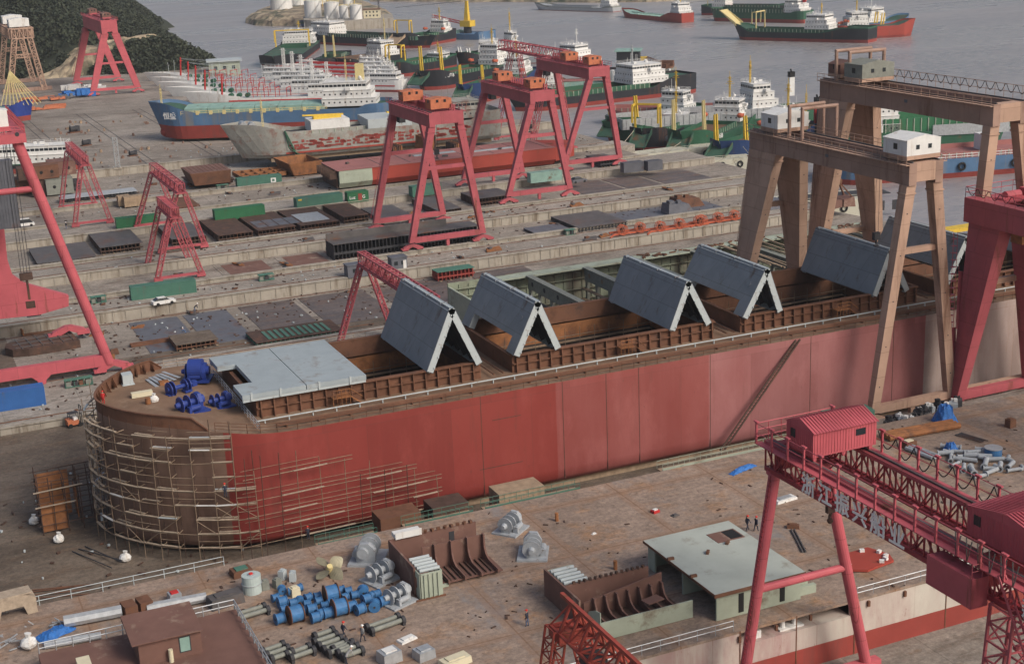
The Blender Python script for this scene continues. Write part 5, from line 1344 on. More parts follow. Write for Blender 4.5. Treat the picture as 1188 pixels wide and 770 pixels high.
MB().box(1.6, 9.5, .3, 12, 0, .2).build('floor_plate', 'rust_dark', t)
a = at(283, 213, 4)
t = thing('square_grillage', 'rusty rectangular frame with square openings behind the teal container', 'steel frame', (a.x, a.y+4, 4), 0)
b = MB()
for k in range(6): b.box(k*2.6, k*2.6+.5, 0, 9, .3, 1.4)
for y in (0, 4.2, 8.6): b.box(0, 13.5, y, y+.5, .31, 1.41)
b.build('frame', 'rust_orange', t)
# piled rusty blocks at the left
r = random.Random(21); k = 0
for (px, py, z, L, D, h, m, l) in ((20, 226, 4, 7, 6, 4, 'rust', 'rusty square block at the left end of the pile behind the left crane'), (38, 228, 4, 6, 6, 4.4, 'rust_dark', 'dark square block second from the left in the lower row of the pile'), (55, 227, 4, 7, 6, 4.2, 'greygreen', 'pale square block with a round hole in the lower row of the pile'), (40, 209, 8.4, 6.5, 6, 3.6, 'rust', 'brown block on top of the pile behind the left crane'), (58, 205, 8.3, 7, 6, 3.8, 'primer', 'faded brown block on top of the pile beside the left crane'), (68, 222, 4, 6, 4, 2.4, 'dark', 'low dark crate at the foot of the block pile'), (22, 210, 8.1, 6, 5, 3.2, 'rust_dark', 'dark block on top at the left end of the block pile')):
    a = at(px, py, z); t = thing('steel_block', l, 'steel block', (a.x, a.y, z), 0, 'piled square steel blocks')
    MB().box(0, L, 0, D, 0, h-.1).build('shell', m, t); MB().box(-.1, L+.1, -.1, D+.1, h-.1, h).build('rim', m, t)
    b = MB().tube((L*.3, -.03, h*.5), (L*.3, .02, h*.5), .45, 10).tube((L*.72, -.03, h*.5), (L*.72, .02, h*.5), .45, 10); b.build('round_hole', 'black', t)
for (p, L, l) in (((138, 240), 3.0, 'small timber crate left of the pair behind the green container'), ((145, 241), 5.2, 'larger timber crate right of the pair behind the green container')):
    a = at(*p, 4); t = thing('timber_crate', l, 'crate', (a.x, a.y, 4), 0, 'timber crates'); MB().box(0, L, 0, 2.5, .1, 2.6).build('boards', 'wood', t)
    b = MB()
    for q in range(4): x = (L-.15)*q/3; b.box(x, x+.15, -.06, -.003, 0, 2.7)
    b.box(-.05, L+.05, -.08, -.061, 1.2, 1.35); b.build('battens', 'wood', t)
# long red hull section lying in the yard
a = at(395, 222, 3.6); c = at(655, 195, 3.6); L = 64
t = thing('hull_section', 'long low red hull section with pink deck lying behind the left red box gantry', 'hull section', (a.x, a.y, 3.6), -.02)
h = 5.3; D = 16
def seg(x0, x1, m, n='side_plating', z0=.6):
    MB().hexa([(x0, 1.2, z0), (x1, 1.2, z0), (x1, D-1, z0), (x0, D-1, z0), (x0, 0, 2.0), (x1, 0, 2.0), (x1, D, 2.0), (x0, D, 2.0)]).hexa([(x0, 0, 2.003), (x1, 0, 2.003), (x1, D, 2.003), (x0, D, 2.003), (x0, 0, h), (x1, 0, h), (x1, D, h), (x0, D, h)]).build(n, m, t)
seg(0, 9, 'palegreen'); seg(9.003, 62, 'red_hull')
MB().box(-.5, 62, -.15, D, h+.003, h+.1).build('deck', 'red_deck', t)
MB().prism([(62.003, .01), (70, 5), (70, D-5), (62.003, D-.01)], 1.5, h, 'z').build('bow_plating', 'red_hull', t)
b = MB()
for x in (-.5, 0): b.box(x, x+.2, 1, D-1, .6, h)
for y in range(1, 15, 2): b.box(-2.4, -.51, y, y+.25, h-2.2, h-.05)
b.build('open_frames', 'rust_dark', t)
b = MB()
for x in (12, 20, 28, 36, 44, 52, 60): b.box(x, x+.15, 1, D-1, h+.1, h+.16)
for (x, y, s) in ((5, 9, 1), (14, 5, 1.4), (23, 10, .8), (31, 4, 1.6), (39, 9, 1), (48, 6, 1.2), (55, 10, .9)): b.cbox((x, y, h+.35), (s, s*.7, .5), x)
b.build('deck_fittings', 'steel', t)
b = MB().box(24, 36, 9, 11, h+.1, h+.25).box(40, 52, 6, 7.5, h+.1, h+.3); b.build('loose_sheets', 'cover_light', t)
for k, (px, py, z, s, l) in enumerate(((462, 186, 5.4, 1., 'heap of curved rusty plates behind the left red box gantry, nearest its legs'), (500, 178, 5.4, 1.25, 'tall heap of curved brown plates between the left and middle red box gantries'), (532, 182, 5.4, 1., 'heap of orange brown plates left of the middle red box gantry'))):
    a = at(px, py, z); t = thing('plate_stack', l, 'steel plates', (a.x, a.y, z), 0, 'curved rusty plate stacks'); t.scale = (s,)*3
    for q in range(5): MB().prism([(-3+q*.8, 0), (-2.6+q*.8, 0), (-1.9+q*.8, 2.2), (-2.0+q*.8, 4.2), (-2.3+q*.8, 4.2), (-2.4+q*.8, 2.2)], -3+q*.6, 3.5+q*.3, 'y').build('curved_plate', ('rust', 'rust_orange', 'rust_dark')[(q+k) % 3], t)
    MB().box(-4, 4, -3.5, 4, 0, .3).build('ground_frame', 'rust_dark', t)
# round dark hull block and loose bow plates left of the foredeck
a = at(35, 405, .1)
t = thing('bow_block', 'rounded dark brown bow block lying on the ground left of the foredeck', 'steel block', (a.x, a.y, .05), .1)
MB().prism([(-4.5, -1), (-3.6, -3.2), (-1, -4.4), (4, -4.8), (8, -4.6), (8, 4), (4, 4), (-1, 3.4), (-3.8, 1.6)], 0, 1.4, 'z').build('shell', 'rust_dark', t)
b = MB()
for k in range(6): b.box(-2+k*1.8, -1.85+k*1.8, -4, 3, 1.4, 1.55)
for k in range(3): b.box(-3, 7.5, -3+k*2.5, -2.85+k*2.5, 1.41, 1.56)
b.build('frames', 'steel', t)
a = at(28, 390, .1); t = thing('open_trough', 'rust brown open trough with orange edges behind the rounded bow block', 'steel frame', (a.x, a.y, .05), .15)
MB().box(0, 9, 0, 9, 0, .2).build('floor_plate', 'rust', t); MB().box(-.2, 0, 0, 9, .2, 1.3).box(9, 9.2, 0, 9, .2, 1.3).build('rims', 'rust_orange', t)
for (p, q, l, m) in (((118, 362), (196, 352), 'stack of long brown beams along the wall under the white car', 'rust'), ((152, 402), (242, 388), 'long brown girder lying behind the foredeck of the big ship', 'rust'), ((64, 404), (74, 402), 'short yellow beam end beside the dark bow block', 'yellow')):
    a, c = at(*p, .2), at(*q, .2); t = thing('steel_beams', l, 'beams', a, 0, 'long beams lying in the yard'); d = c-a
    for k in range(3): MB().beam((0, k*.55, .1+.1*(k % 2)), d+Vector((0, k*.55, .1)), .4, .45).build('beam', m, t)
# dirt and slab features of the near pit
for k, x in enumerate((30.5, 35, 39.5, 44)):
    a = MB().beam((x, 212, .25), (x+1.5, 236, .25), .35, .4).build('steel_beam', 'rust'); tag(a, ('brown beam lying across the dirt left of the foredeck tip, first', 'brown beam lying across the dirt beside the red gantry foot, second', 'brown beam on the dirt behind the blue winches, third', 'brown beam on the dirt near the flat pale cover, fourth')[k], 'beam', 'brown beams on the dirt')

# ------------------------------------------------------------------ vehicles
def car(label, p, z, m, rz=0., van=False):
    a = at(*p, z); t = thing('parked_car', label, 'car', (a.x, a.y, z+.03), rz, 'cars in the yard')
    prof = [(-2.2, .35), (2.2, .35), (2.25, .75), (1.1, .98), (.45, 1.42), (-1.2, 1.46), (-2.0, 1.0), (-2.25, .9)] if not van else [(-2.3, .35), (2.3, .35), (2.3, .95), (1.7, 1.15), (1.2, 1.85), (-2.2, 1.9), (-2.3, 1.0)]
    lo = [(-2.22, .3), (2.22, .3), (2.26, .75), (1.1, .97), (-1.95, 1.0), (-2.26, .9)]
    MB().prism(lo, -.88, .88, 'y').build('body', m, t)
    up = [(1.05, .975), (.4, 1.42), (-1.2, 1.46), (-1.9, 1.003)] if not van else [(1.8, 1.0), (1.2, 1.85), (-2.1, 1.9), (-2.22, 1.0)]
    n = MB(); k = len(up); n.v = [(x, -.82 if z < 1.1 else -.68, z) for x, z in up]+[(x, .82 if z < 1.1 else .68, z) for x, z in up]
    n.f = [list(range(k))[::-1], list(range(k, 2*k))]+[[i, (i+1) % k, k+(i+1) % k, k+i] for i in range(k)]; n.m = [0]*(k+2)
    n.build('cabin_glass', 'glass', t); top = up[1:3]
    MB().box(top[1][0], top[0][0], -.66, .66, top[0][1]+.002, top[0][1]+.06).build('roof', m, t)
    for x in (-1.35, 1.4):
        for y in (-.9, .72): MB().tube((x, y, .33), (x, y+.18, .33), .33, 12).build('wheel', 'black', t)
    MB().box(2.2, 2.28, -.75, -.4, .6, .78).build('headlight', 'white', t); MB().box(2.2, 2.28, .4, .75, .6, .78).build('headlight', 'white', t)
    return t
car('white saloon car parked on the roadway below the dull green container', (190, 353), 2.0, 'white', .12)
car('white car parked on the pale concrete beside the left crane', (29, 263), 4.0, 'white', .05, True)
car('silver car parked behind the foot of the left crane', (43, 372), .9, 'galv', .0)
car('dark car beside the faded green container on the far roadway', (671, 212), 4.0, 'steel_blue', .1)
# forklift
a = at(88, 494, 0); t = thing('forklift', 'orange and white forklift standing on the dock floor left of the bow', 'forklift', a, .2)
MB().box(-1.3, .4, -.6, .6, .4, 1.1).box(-1.4, -.7, -.6, .6, 1.1, 1.35).build('body', 'orange', t)
b = MB()
for x, y in ((-.9, -.5), (-.9, .5), (.4, -.5), (.4, .5)): b.tube((x, y, 1.1), (x, y, 2.2), .05, 5)
b.box(-1.0, .5, -.6, .6, 2.2, 2.27); b.build('overhead_guard', 'dark', t)
MB().box(-.3, .3, -.4, .4, 1.1, 1.5).build('seat', 'white', t)
b = MB(); b.box(.9, 1.0, -.5, -.35, .1, 3.2).box(.9, 1.0, .35, .5, .1, 3.2).box(.9, 1.0, -.35, .35, 3.1, 3.2).box(.9, 1.0, -.35, .35, 1.8, 1.9); b.build('mast', 'dark', t)
MB().box(1.0, 2.1, -.4, -.25, .1, .16).box(1.0, 2.1, .25, .4, .1, .16).build('forks', 'dark', t)
for x in (-.95, .55):
    for y in (-.68, .5): MB().tube((x, y, .35), (x, y+.2, .35), .35, 12).build('wheel', 'black', t)
# green diesel set and boxes by the left crane
def genset(label, p, z, L=4.2, m='green_c'):
    a = at(*p, z); t = thing('welding_set', label, 'welding set', (a.x, a.y, z+.02), 0, 'welding sets'); MB().box(0, L, 0, 1.4, 1.2, 1.3).build('canopy', m, t)
    b = MB()
    for x in (.1, L/3, 2*L/3, L-.1):
        for y in (.1, 1.3): b.tube((x, y, 0), (x, y, 1.2), .05, 4)
    b.box(0, L, 0, 1.4, .05, .15); b.build('frame', m, t)
    for k in range(int(L/1.1)): MB().box(.2+k*1.05, 1.0+k*1.05, .2, 1.2, .15, .95).build('machine', ('greygreen', 'dark', 'rust')[k % 3], t)
    return t
genset('green canopied welding set by the foot of the left crane', (76, 451), .9, 4.5)
genset('green canopied welding set on the roadway beneath the tube leg', (106, 353), 2.0, 3.0)
genset('green canopied welding set on the roadway below the brown floor plates', (301, 327), 2.0, 3.2)
genset('small green welding set beside the sharp edged flat panel', (657, 274), 1.9, 2.4)
genset('small green tank set in front of the stacked wedge block', (252, 221), 4.0, 3.2)
# timber and scrap blocks scattered over the far yard, each one a chock
r = random.Random(31)
cm = []
for k in range(3):
    b = MB(); b.cbox((0, 0, .45), (1.1, .8, .9)); b.cbox((.1, 0, 1.05), (.8, .6, .3), .3); o = b.build('keel_block', 'brickred' if k else 'wood'); cm.append(o)
spots = []
for x0, x1, y0, y1, n in ((20, 60, 455, 520, 30), (55, 100, 432, 462, 22), (60, 100, 480, 545, 24), (88, 118, 470, 500, 6), (105, 175, 428, 440, 16)):
    for _ in range(n): spots.append((r.uniform(x0, x1), r.uniform(y0, y1)))
for i, (x, y) in enumerate(spots):
    o = cm[i] if i < 3 else cm[i % 3].copy()
    if i >= 3: C.objects.link(o)
    o.location = (x, y, 5.4); o.rotation_euler = (0, 0, r.uniform(0, 3)); s = r.uniform(.4, .85); o.scale = (s, s, s)
    tag(o, 'small keel block scattered on the pale slipway in front of the blue and red ship', 'block', 'keel blocks scattered on the far slipway')
# lattice post and dark bollard machines on the far slip
a = at(137, 196, 5.4); t = thing('floodlight_mast', 'thin grey lattice mast standing on the far slipway', 'mast', a); MB().truss((0, 0, 0), (0, 0, 9), 1.2, 1.2, 8, .12).build('mast_lattice', 'galv', t); MB().box(-1.2, 1.2, -.8, .8, 0, .4).build('base', 'concrete', t)
def winchset(label, p, s=1.):
    a = at(*p, 5.4); t = thing('slip_winch', label, 'winch', a, .3, 'slipway winches'); t.scale = (s,)*3
    MB().box(-2, 2, -1.2, 1.2, 0, .4).build('base', 'rust', t); MB().tube((-1.4, 0, 1.3), (1.0, 0, 1.3), .9, 12).build('drum', 'dark', t); MB().box(1.0, 1.9, -.8, .8, .4, 2.2).build('gear_case', 'dark', t); MB().beam((-1.8, 0, .4), (-1.2, 0, 2.6), .2).beam((-.6, 1, .4), (-1.2, 0, 2.6), .2).build('strut', 'dark', t)
winchset('dark slipway winch nearest the boat with blue hull', (86, 154)); winchset('smaller dark slipway winch right of and below the other', (100, 169), .8); winchset('dark flat slipway winch near the thin lattice mast', (154, 181), .7)
# orange wheeled machinery on the wall by the tan crane
def wheelrig(label, p, L, n, s=1.):
    a = at(*p, 2.4); t = thing('cable_trolley', label, 'trolley', (a.x, a.y, 2.0), .0, 'orange wheeled trolleys'); MB().beam((0, 0, .5), (L, 0, .5), .45, .4).beam((0, 0, .5), (-1.6, -1.4, .3), .3).beam((0, 2.2, .5), (L, 2.2, .5), .4, .4).build('frame', 'orange2', t)
    for k in range(n):
        x = L*(k+.5)/n; b = MB()
        for dy in (-.5, .1, .7):
            for i in range(16):
                u, v = 2*pi*i/16, 2*pi*(i+1)/16; b.beam((x+1.1*s*cos(u), dy, 1.35*s+1.1*s*sin(u)), (x+1.1*s*cos(v), dy, 1.35*s+1.1*s*sin(v)), .11, .12)
            for i in range(3): u = pi*i/3; b.beam((x-1.1*s*cos(u), dy, 1.35*s-1.1*s*sin(u)), (x+1.1*s*cos(u), dy, 1.35*s+1.1*s*sin(u)), .07)
        b.build('reel_wheel', 'orange2', t); MB().tube((x, -.3, 1.35*s), (x, .7, 1.35*s), .5*s, 12).build('reel_core', 'rust_dark', t)
wheelrig('orange trolley with two big reels at the left end of the wall', (712, 273), 9, 2)
wheelrig('long orange trolley with three reels in the middle of the wall', (755, 269), 15, 3)
wheelrig('orange trolley with three reels nearest the tan gantry leg', (805, 261), 13, 3)
for p, l, L, m in (((776, 250), 'dark blue grey tank box behind the orange trolleys', 7, 'steel_blue'), ((785, 243), 'heap of brown chain behind the orange trolleys', 8, 'rust'), ((880, 246), 'dark boxy pump house between the tan gantry legs', 9, 'steel_blue')):
    a = at(*p, 2.); t = thing('machine_box', l, 'machinery', (a.x, a.y, 1.9)); MB().hexa([(0, 0, 0), (L, 0, 0), (L, 4, 0), (0, 4, 0), (.3, .3, 2.6), (L*.8, .3, 2.2), (L*.8, 3.7, 2.2), (.3, 3.7, 2.6)]).build('housing', m, t); MB().box(.5, 1.8, .5, 2, 2.6, 3.3).box(3, 4, 1, 2, 2.4, 3.1).build('hatch', m, t)
# pontoons and grab barge at the waters edge
def pont(label, p, q, w_, h, z=WZ, m='palegreen', grab=False):
    a, c = at(*p, z), at(*q, z); L = (c-a).length; t = thing('pontoon', label, 'pontoon', a, atan2(c.y-a.y, c.x-a.x), 'pontoons moored at the slip ends')
    MB().prism([(0, 0), (L-1.5, 0), (L, 1.5), (L, w_-1.5), (L-1.5, w_), (0, w_)], 0, h, 'z').build('hull', m, t)
    b = MB(); rail_line(b, [(1, .3, h), (L-2, .3, h)], 1, 2.5, .05, 2); b.build('railing', m, t)
    for k in range(3):
        tr = MB(); x = L*(.45+.2*k); n = 14
        for i in range(n):
            u, v = 2*pi*i/n, 2*pi*(i+1)/n; tr.tube((x+.75*cos(u), -.2, h*.6+.75*sin(u)), (x+.75*cos(v), -.2, h*.6+.75*sin(v)), .25, 5)
        tr.build('tyre_fender', 'black', t)
    return t
M['pontoon'] = mat('pale_pontoon_paint', (.47, .46, .38), .75, .12, .3, (.2, .17, .11), .35, .3)
pont('pale pontoon with a tyre fender beside the dark grey containers', (722, 200), (835, 186), 7, 4.5, m='pontoon')
pont('long pale pontoon in front of the blue bowed moored ship', (770, 207), (874, 199), 8, 4.2, m='pontoon')
pont('pale pontoon ending between the tan gantry legs', (830, 232), (912, 222), 8, 4.2, m='pontoon')
gb = pont('pale work pontoon carrying a rusty grab behind the tan gantry legs', (905, 262), (1018, 252), 11, 5.0, m='pontoon')
MB().box(3, 30, 3, 9, 5.01, 5.2).box(24, 27, -.05, -.003, 1.6, 4).box(29, 32, -.05, -.003, 1.6, 4).build('dark_hatch', 'dark', gb)
a = at(972, 240, 2.2); t = thing('grab_bucket', 'rusty red grab bucket standing on the pale work pontoon', 'grab', a)
b = MB()
for s in (-1, 1): b.hexa([(s*.2, -2, .3), (s*3.6, -2, 0), (s*3.6, 2, 0), (s*.2, 2, .3), (s*.2, -2, 2.0), (s*3.2, -2, 2.4), (s*3.2, 2, 2.4), (s*.2, 2, 2.0)]); 
b.build('shell', 'primer', t); b = MB()
for s in (-1, 1):
    for y in (-1.6, 1.6): b.beam((s*2.8, y, 2.3), (0, 0, 6.2), .35)
b.cbox((0, 0, 6.2), (1.3, 1.2, .9)); b.build('arms', 'rust', t)
a = at(1096, 272, 2.); t = MB().box(0, 16, 0, 3, 0, .8).build('walkway_box', 'yellow', None, a); tag(t, 'yellow edged walkway at the water behind the tan gantry', 'walkway')
# ------------------------------------------------------------------ things on the barge deck
D = DZ
# grey winches
winch('tall grey winch with a big open reel behind the blue drums', at(428, 648, D), 2.6, 'grey', 1.12)
winch('grey winch touching the brown block section, behind the blue drums', at(441, 672, D), -1.2, 'grey', .92)
winch('small grey winch at the right end of the blue drums', at(461, 698, D), -1.2, 'grey', .85)
winch('grey winch with three reels nearest the red hull on the open deck', at(592, 615, D), -.9, 'grey', .92)
winch('grey winch standing just in front of the one nearest the hull', at(618, 643, D), -.5, 'grey', 1.0)
# propeller
a = at(383, 668, D); t = thing('ship_propeller', 'bronze green ship propeller with four blades lying on the deck', 'propeller', a + Vector((0, 0, .9)))
t.rotation_euler = (.5, -.3, .4)
for k in range(4):
    b = MB(); th = k*pi/2; n = 7; ring = []
    for i in range(n):
        s = i/(n-1); R_ = .35+1.55*s; wd = .75*sin(pi*min(.97, .22+s*.72)); tw = .75-.45*s
        for q, e in ((-1, 0), (1, 0), (1, .06), (-1, .06)):
            x, y, z = R_, q*wd*cos(tw), q*wd*sin(tw)+e
            b.v.append((x*cos(th)-y*sin(th), x*sin(th)+y*cos(th), z))
    for i in range(n-1):
        for q in range(4): b.f.append([i*4+q, i*4+(q+1) % 4, i*4+4+(q+1) % 4, i*4+4+q]); b.m.append(0)
    b.f += [[0, 1, 2, 3], [n*4-1, n*4-2, n*4-3, n*4-4]]; b.m += [0, 0]
    M.setdefault('bronze', mat('dull_bronze', (.25, .23, .16), .5, .2, 1.5, metal=.3)); b.build('blade', 'bronze', t)
MB().tube((0, 0, -.5), (0, 0, .5), .42, 14, .3).build('hub', 'paleyellow', t)
# round tank
a = at(293, 686, D); t = thing('round_tank', 'pale blue green cylindrical tank standing at the left of the deck', 'tank', a)
M['aqua'] = mat('pale_aqua_paint', (.40, .47, .46), .5, .1, 1.2)
MB().tube((0, 0, 0), (0, 0, 1.0), 1.0, 24).tube((0, 0, 1.06), (0, 0, 1.95), 1.0, 24).build('shell', 'aqua', t); MB().tube((0, 0, 1.0), (0, 0, 1.06), 1.08, 24).tube((0, 0, 1.95), (0, 0, 2.05), .35, 12).build('band', 'galv', t); MB().tube((0, 0, 2.05), (0, 0, 2.15), .22, 10).build('cap', 'helmet_red', t)
# cable drums: one per pixel spot, three sizes, each one its own object
DR = [(395, 458, 0), (435, 465, 0), (465, 450, 0), (366, 492, 0), (396, 508, 1), (402, 540, 0), (440, 512, 0), (470, 505, 0), (505, 490, 0), (545, 485, 0), (503, 517, 0), (550, 505, 0), (605, 473, 2), (645, 458, 0), (676, 463, 0), (702, 480, 0), (740, 465, 1), (770, 482, 0), (797, 475, 0), (826, 505, 1), (755, 497, 1), (788, 525, 1), (726, 540, 1), (690, 528, 1), (641, 532, 2), (590, 556, 1), (538, 575, 1), (522, 540, 1), (489, 545, 0), (453, 560, 2), (385, 580, 1), (575, 525, 0), (603, 512, 0), (660, 488, 0), (562, 560, 1)]
protos = {}
def make_drum(k):
    R_, L = ((.45, .64), (.60, .86), (.98, 1.35))[k]; t = thing('cable_drum', 'x', 'cable drum', (0, 0, 0))
    MB().tube((-L/2, 0, R_), (L/2, 0, R_), R_*.86, 20).build('wound_cable', 'blue_drum', t)
    for s in (-1, 1):
        o = MB().tube((s*L/2-.04, 0, R_), (s*L/2+.04, 0, R_), R_, 22).build('flange', 'blue_drum' if k < 2 else 'rust', t)
        MB().tube((s*(L/2+.05)-.02, 0, R_), (s*(L/2+.05)+.02, 0, R_), R_*.2, 10).build('hub', 'dark', o)
    return t
rows = ('at the back', 'in the middle', 'at the front')
r = random.Random(2); xs_sorted = sorted(range(len(DR)), key=lambda i: DR[i][0])
rank = {i: n for n, i in enumerate(xs_sorted)}
ordw = 'first second third fourth fifth sixth seventh eighth ninth tenth eleventh twelfth thirteenth fourteenth fifteenth'.split()
def ordn(n, N): return ordw[n]+' from the left' if n < 12 else (ordw[N-1-n]+' from the right' if N-1-n < 12 else 'near the centre')
size_of = ('small', 'medium', 'large'); bys = {0: [], 1: [], 2: []}
for i, (x, y, k) in enumerate(DR): bys[k].append((x, i))
names = {}
for k in bys:
    L_ = sorted(bys[k])
    for n, (x, i) in enumerate(L_): names[i] = '%s blue cable drum, %s among the %s ones on the barge deck' % (size_of[k], ordn(n, len(L_)), size_of[k])
for i, (cx_, cy_, k) in enumerate(DR):
    p = at(220+cx_/3.667, 560+(cy_+(12, 18, 32)[k])/3.667, D); rz = r.uniform(-.22, .22)+(.05 if r.random() < .93 else 1.3)
    if k not in protos: t = make_drum(k); protos[k] = t; t.location = p; t.rotation_euler = (0, 0, rz); t['label'] = names[i]
    else: t = copy_tree(protos[k], p, rz, names[i])
    t['group'] = 'blue cable drums on the barge deck'
# roller sets
def roller(label, px, py, n, rz=0, L=2.6):
    a = at(px, py, D); t = thing('fairlead_rollers', label, 'rollers', a, rz, 'grey green roller sets on the deck')
    for k in range(n):
        y = -k*.95; b = MB().tube((-L/2, y, .5), (L/2, y, .5), .24, 12); o = b.build('roller', 'greygreen', t)
        MB().tube((-L/2-.25, y, .5), (-L/2+.1, y, .5), .42, 12).tube((L/2-.1, y, .5), (L/2+.25, y, .5), .42, 12).box(-L/2-.2, -L/2+.1, y-.35, y+.35, 0, .5).box(L/2-.1, L/2+.2, y-.35, y+.35, 0, .5).build_many('bearing', 'dark', o)
    return t
roller('pair of long rollers left of the blue drums, by the grey awning', 289, 713, 2, .15, 3.2)
roller('pair of long rollers with dark ends right of the two walking men', 444, 726, 2, .2, 3.4)
roller('three stacked rollers at the bottom left, beside the grey walkway', 317, 756, 3, .2, 2.0)
roller('four rollers in a tight row behind the man in the white helmet', 378, 745, 4, .2, 2.2)
roller('short roller set left of the row of four', 346, 759, 2, .2, 2.2)
roller('single roller at the back of the row of four', 376, 739, 1, .2, 1.8)
roller('three rollers right of the row of four', 398, 754, 3, .2, 1.9)
# block sections
def ribs(b, x0, x1, y0, z0, h, n, curve=True):
    for k in range(n):
        x = x0+(x1-x0)*k/(n-1)
        pr2 = [(y0, z0), (y0-4.2, z0), (y0-4.2, z0+.45), (y0-1.6, z0+.5), (y0-.9, z0+.9), (y0-.55, z0+1.6), (y0-.5, z0+h), (y0, z0+h)]
        b.prism(pr2, x-.09, x+.09, 'x')
a = at(455, 680, D)
t = thing('block_section', 'large brown block section with pale green end and white pipes on top', 'steel block', (44.2, 127.6, D))
MB().box(-.2, 9.8, 9.2, 9.4, 0, 3.2).build('back_wall', 'primer', t)
MB().box(-.3, -.1, 1.6, 9.4, 0, 3.2).build('side_wall', 'primer', t)
MB().box(.2, 9.9, 2.3, 6.0, .25, .4).build('floor_plate', 'primer', t)
MB().box(2.3, 9.4, 6.0, 6.15, .25, 3.1).build('frame_wall', 'primer', t)
b = MB(); ribs(b, 3.6, 9.2, 6.0, .4, 2.9, 4); b.build_many('curved_rib', 'primer', t)
b = MB()
for k in range(12): x = 2.8+k*.58; b.box(x, x+.12, 2.4, 5.8, .401, .6)
b.build('floor_stiffener', 'rust_dark', t)
MB().box(-.1, 2.2, .4, .55, .1, 2.9).box(-.15, 0, .4, 4.6, .1, .9).box(-.15, 0, .4, 4.6, 2.2, 2.9).box(-.15, 0, .4, 1.2, .9, 2.2).box(-.15, 0, 3.8, 4.6, .9, 2.2).box(2.2, 2.35, .4, 2.2, .1, 2.9).box(0, 3.6, 2.0, 2.2, .05, .4).build('pale_bulkhead', 'palegreen', t)
b = MB()
for k in range(5): b.tube((.1, 1+k*.75, 3.0), (2.3, 1+k*.75, 3.0), .2, 8)
b.build_many('white_pipe', 'cover_edge', t)
b = MB()
for x in (.3, .8, 1.3, 1.8): b.box(x, x+.08, .25, .4, .2, 2.8)
b.build('bulkhead_stiffener', 'palegreen', t)
b = MB().box(-.6, 2.6, .3, .39, 0, .2)
for k in range(9): b.cbox((3.2+k*.75, 9.3, 3.35), (.4, .3, .3), k)
b.build_many('edge_lug', 'rust', t)
o = MB().box(.4, 3.4, 8.9, 10.2, 3.25, 3.75).box(.4, 3.4, 8.9, 9.0, 3.75, 4.0).build('white_duct', 'white', t)
MB().box(6.6, 7.2, 9.15, 9.45, 1.6, 2.7).build('door_opening', 'dark', t)
t = thing('block_section', 'brown block section with a pale outer skin behind the rust red lattice gantry', 'steel block', (55.9, 110.8, D))
MB().box(0, 9.4, 7.6, 7.8, 0, 3.0).build('back_wall', 'primer', t)
MB().box(-.2, 0, 4.2, 12.2, 0, 3.0).build('side_wall', 'primer', t)
MB().box(-.1, .1, 9.2, 12.0, .3, 2.6).box(0, 2.9, 11.9, 12.1, .2, 2.8).build('pale_bulkhead', 'palegreen', t)
b = MB()
for k in range(5): b.tube((.2, 8.4+k*.75, 2.9), (2.8, 8.4+k*.75, 2.9), .2, 8)
b.build_many('white_pipe', 'cover_edge', t)
MB().box(.4, 10.6, .9, 1.05, .05, 1.9).build('outer_skin', 'palegreen', t)
MB().box(.4, 10.4, 1.06, 5.6, .15, .3).build('floor_plate', 'rust_dark', t)
MB().hexa([(1, 5.6, 0), (9.8, 5.6, 0), (9.8, 5.75, 0), (1, 5.75, 0), (1, 5.6, 1.8), (9.8, 5.6, 3.1), (9.8, 5.75, 3.1), (1, 5.75, 1.8)]).build('frame_wall', 'primer', t)
b = MB(); ribs(b, 2.0, 9.6, 5.6, .3, 1.9, 7); b.build_many('curved_rib', 'primer', t)
b = MB()
for k in range(14): b.cbox((1+k*.6, 7.7, 3.1), (.3, .25, .3), k)
b.build_many('edge_lug', 'rust_dark', t)
MB().prism([(0, 0), (3.4, 0), (3.2, .9), (2.4, 1.9), (1.0, 2.6), (0, 2.8)], .5, .6, 'x').build('curved_end', 'palegreen', t).location = (0, 1.1, .1)
MB().cbox((7.4, 3.2, 1.7), (2.0, 1.2, .12), .2).build('loose_plate', 'primer', t)
# pale deckhouse block
t = thing('deckhouse_block', 'pale grey deckhouse block open at its left side, with a square hatch in its roof', 'deckhouse', (68, 109.9, D))
MB().box(-.3, 4.2, -.35, 13.9, 3.0, 3.12).box(4.2, 10.2, -.35, 13.9, 3.0, 3.12).build('roof', 'cover_light', t)
M['roof_pale'] = mat('pale_grey_roof_primer', (.37, .40, .365), .75, .09, .3, (.26, .25, .21), .2, .35)
for o in t.children: o.data.materials[0] = M['roof_pale']
b = MB().box(.1, 9.9, 0, .18, .05, 2.999).box(9.75, 9.95, .2, 13.6, .05, 2.999).box(.1, 9.7, 13.4, 13.6, .05, 2.999).box(.1, .3, 12.2, 13.38, .05, 2.999).box(.1, 2.4, 6.4, 6.6, .05, 2.999); b.build_many('wall', 'palegreen', t)
MB().box(-.35, -.301, -.36, 13.91, 2.85, 3.13).box(-.35, 10.2, -.41, -.351, 2.75, 3.13).build('roof_edge', 'rust', t)
for x in (2.6, 4.2, 7.4): MB().box(x, x+.6, -.03, .02, .35, 2.4).build('door_opening', 'black', t)
MB().box(6.2, 9.5, 9.5, 11.9, 3.121, 3.16).build('roof_hatch', 'primer', t)
MB().box(7.9, 9.3, 9.7, 11.7, 3.161, 3.2).build('hatch_opening', 'black', t)
b = MB()
for x, y in ((-.1, 8.5), (-.1, 4), (4, 8), (7, 9)): b.cbox((x, y, 3.25), (.7, .3, .25), x)
b.build_many('roof_lug', 'rust', t)
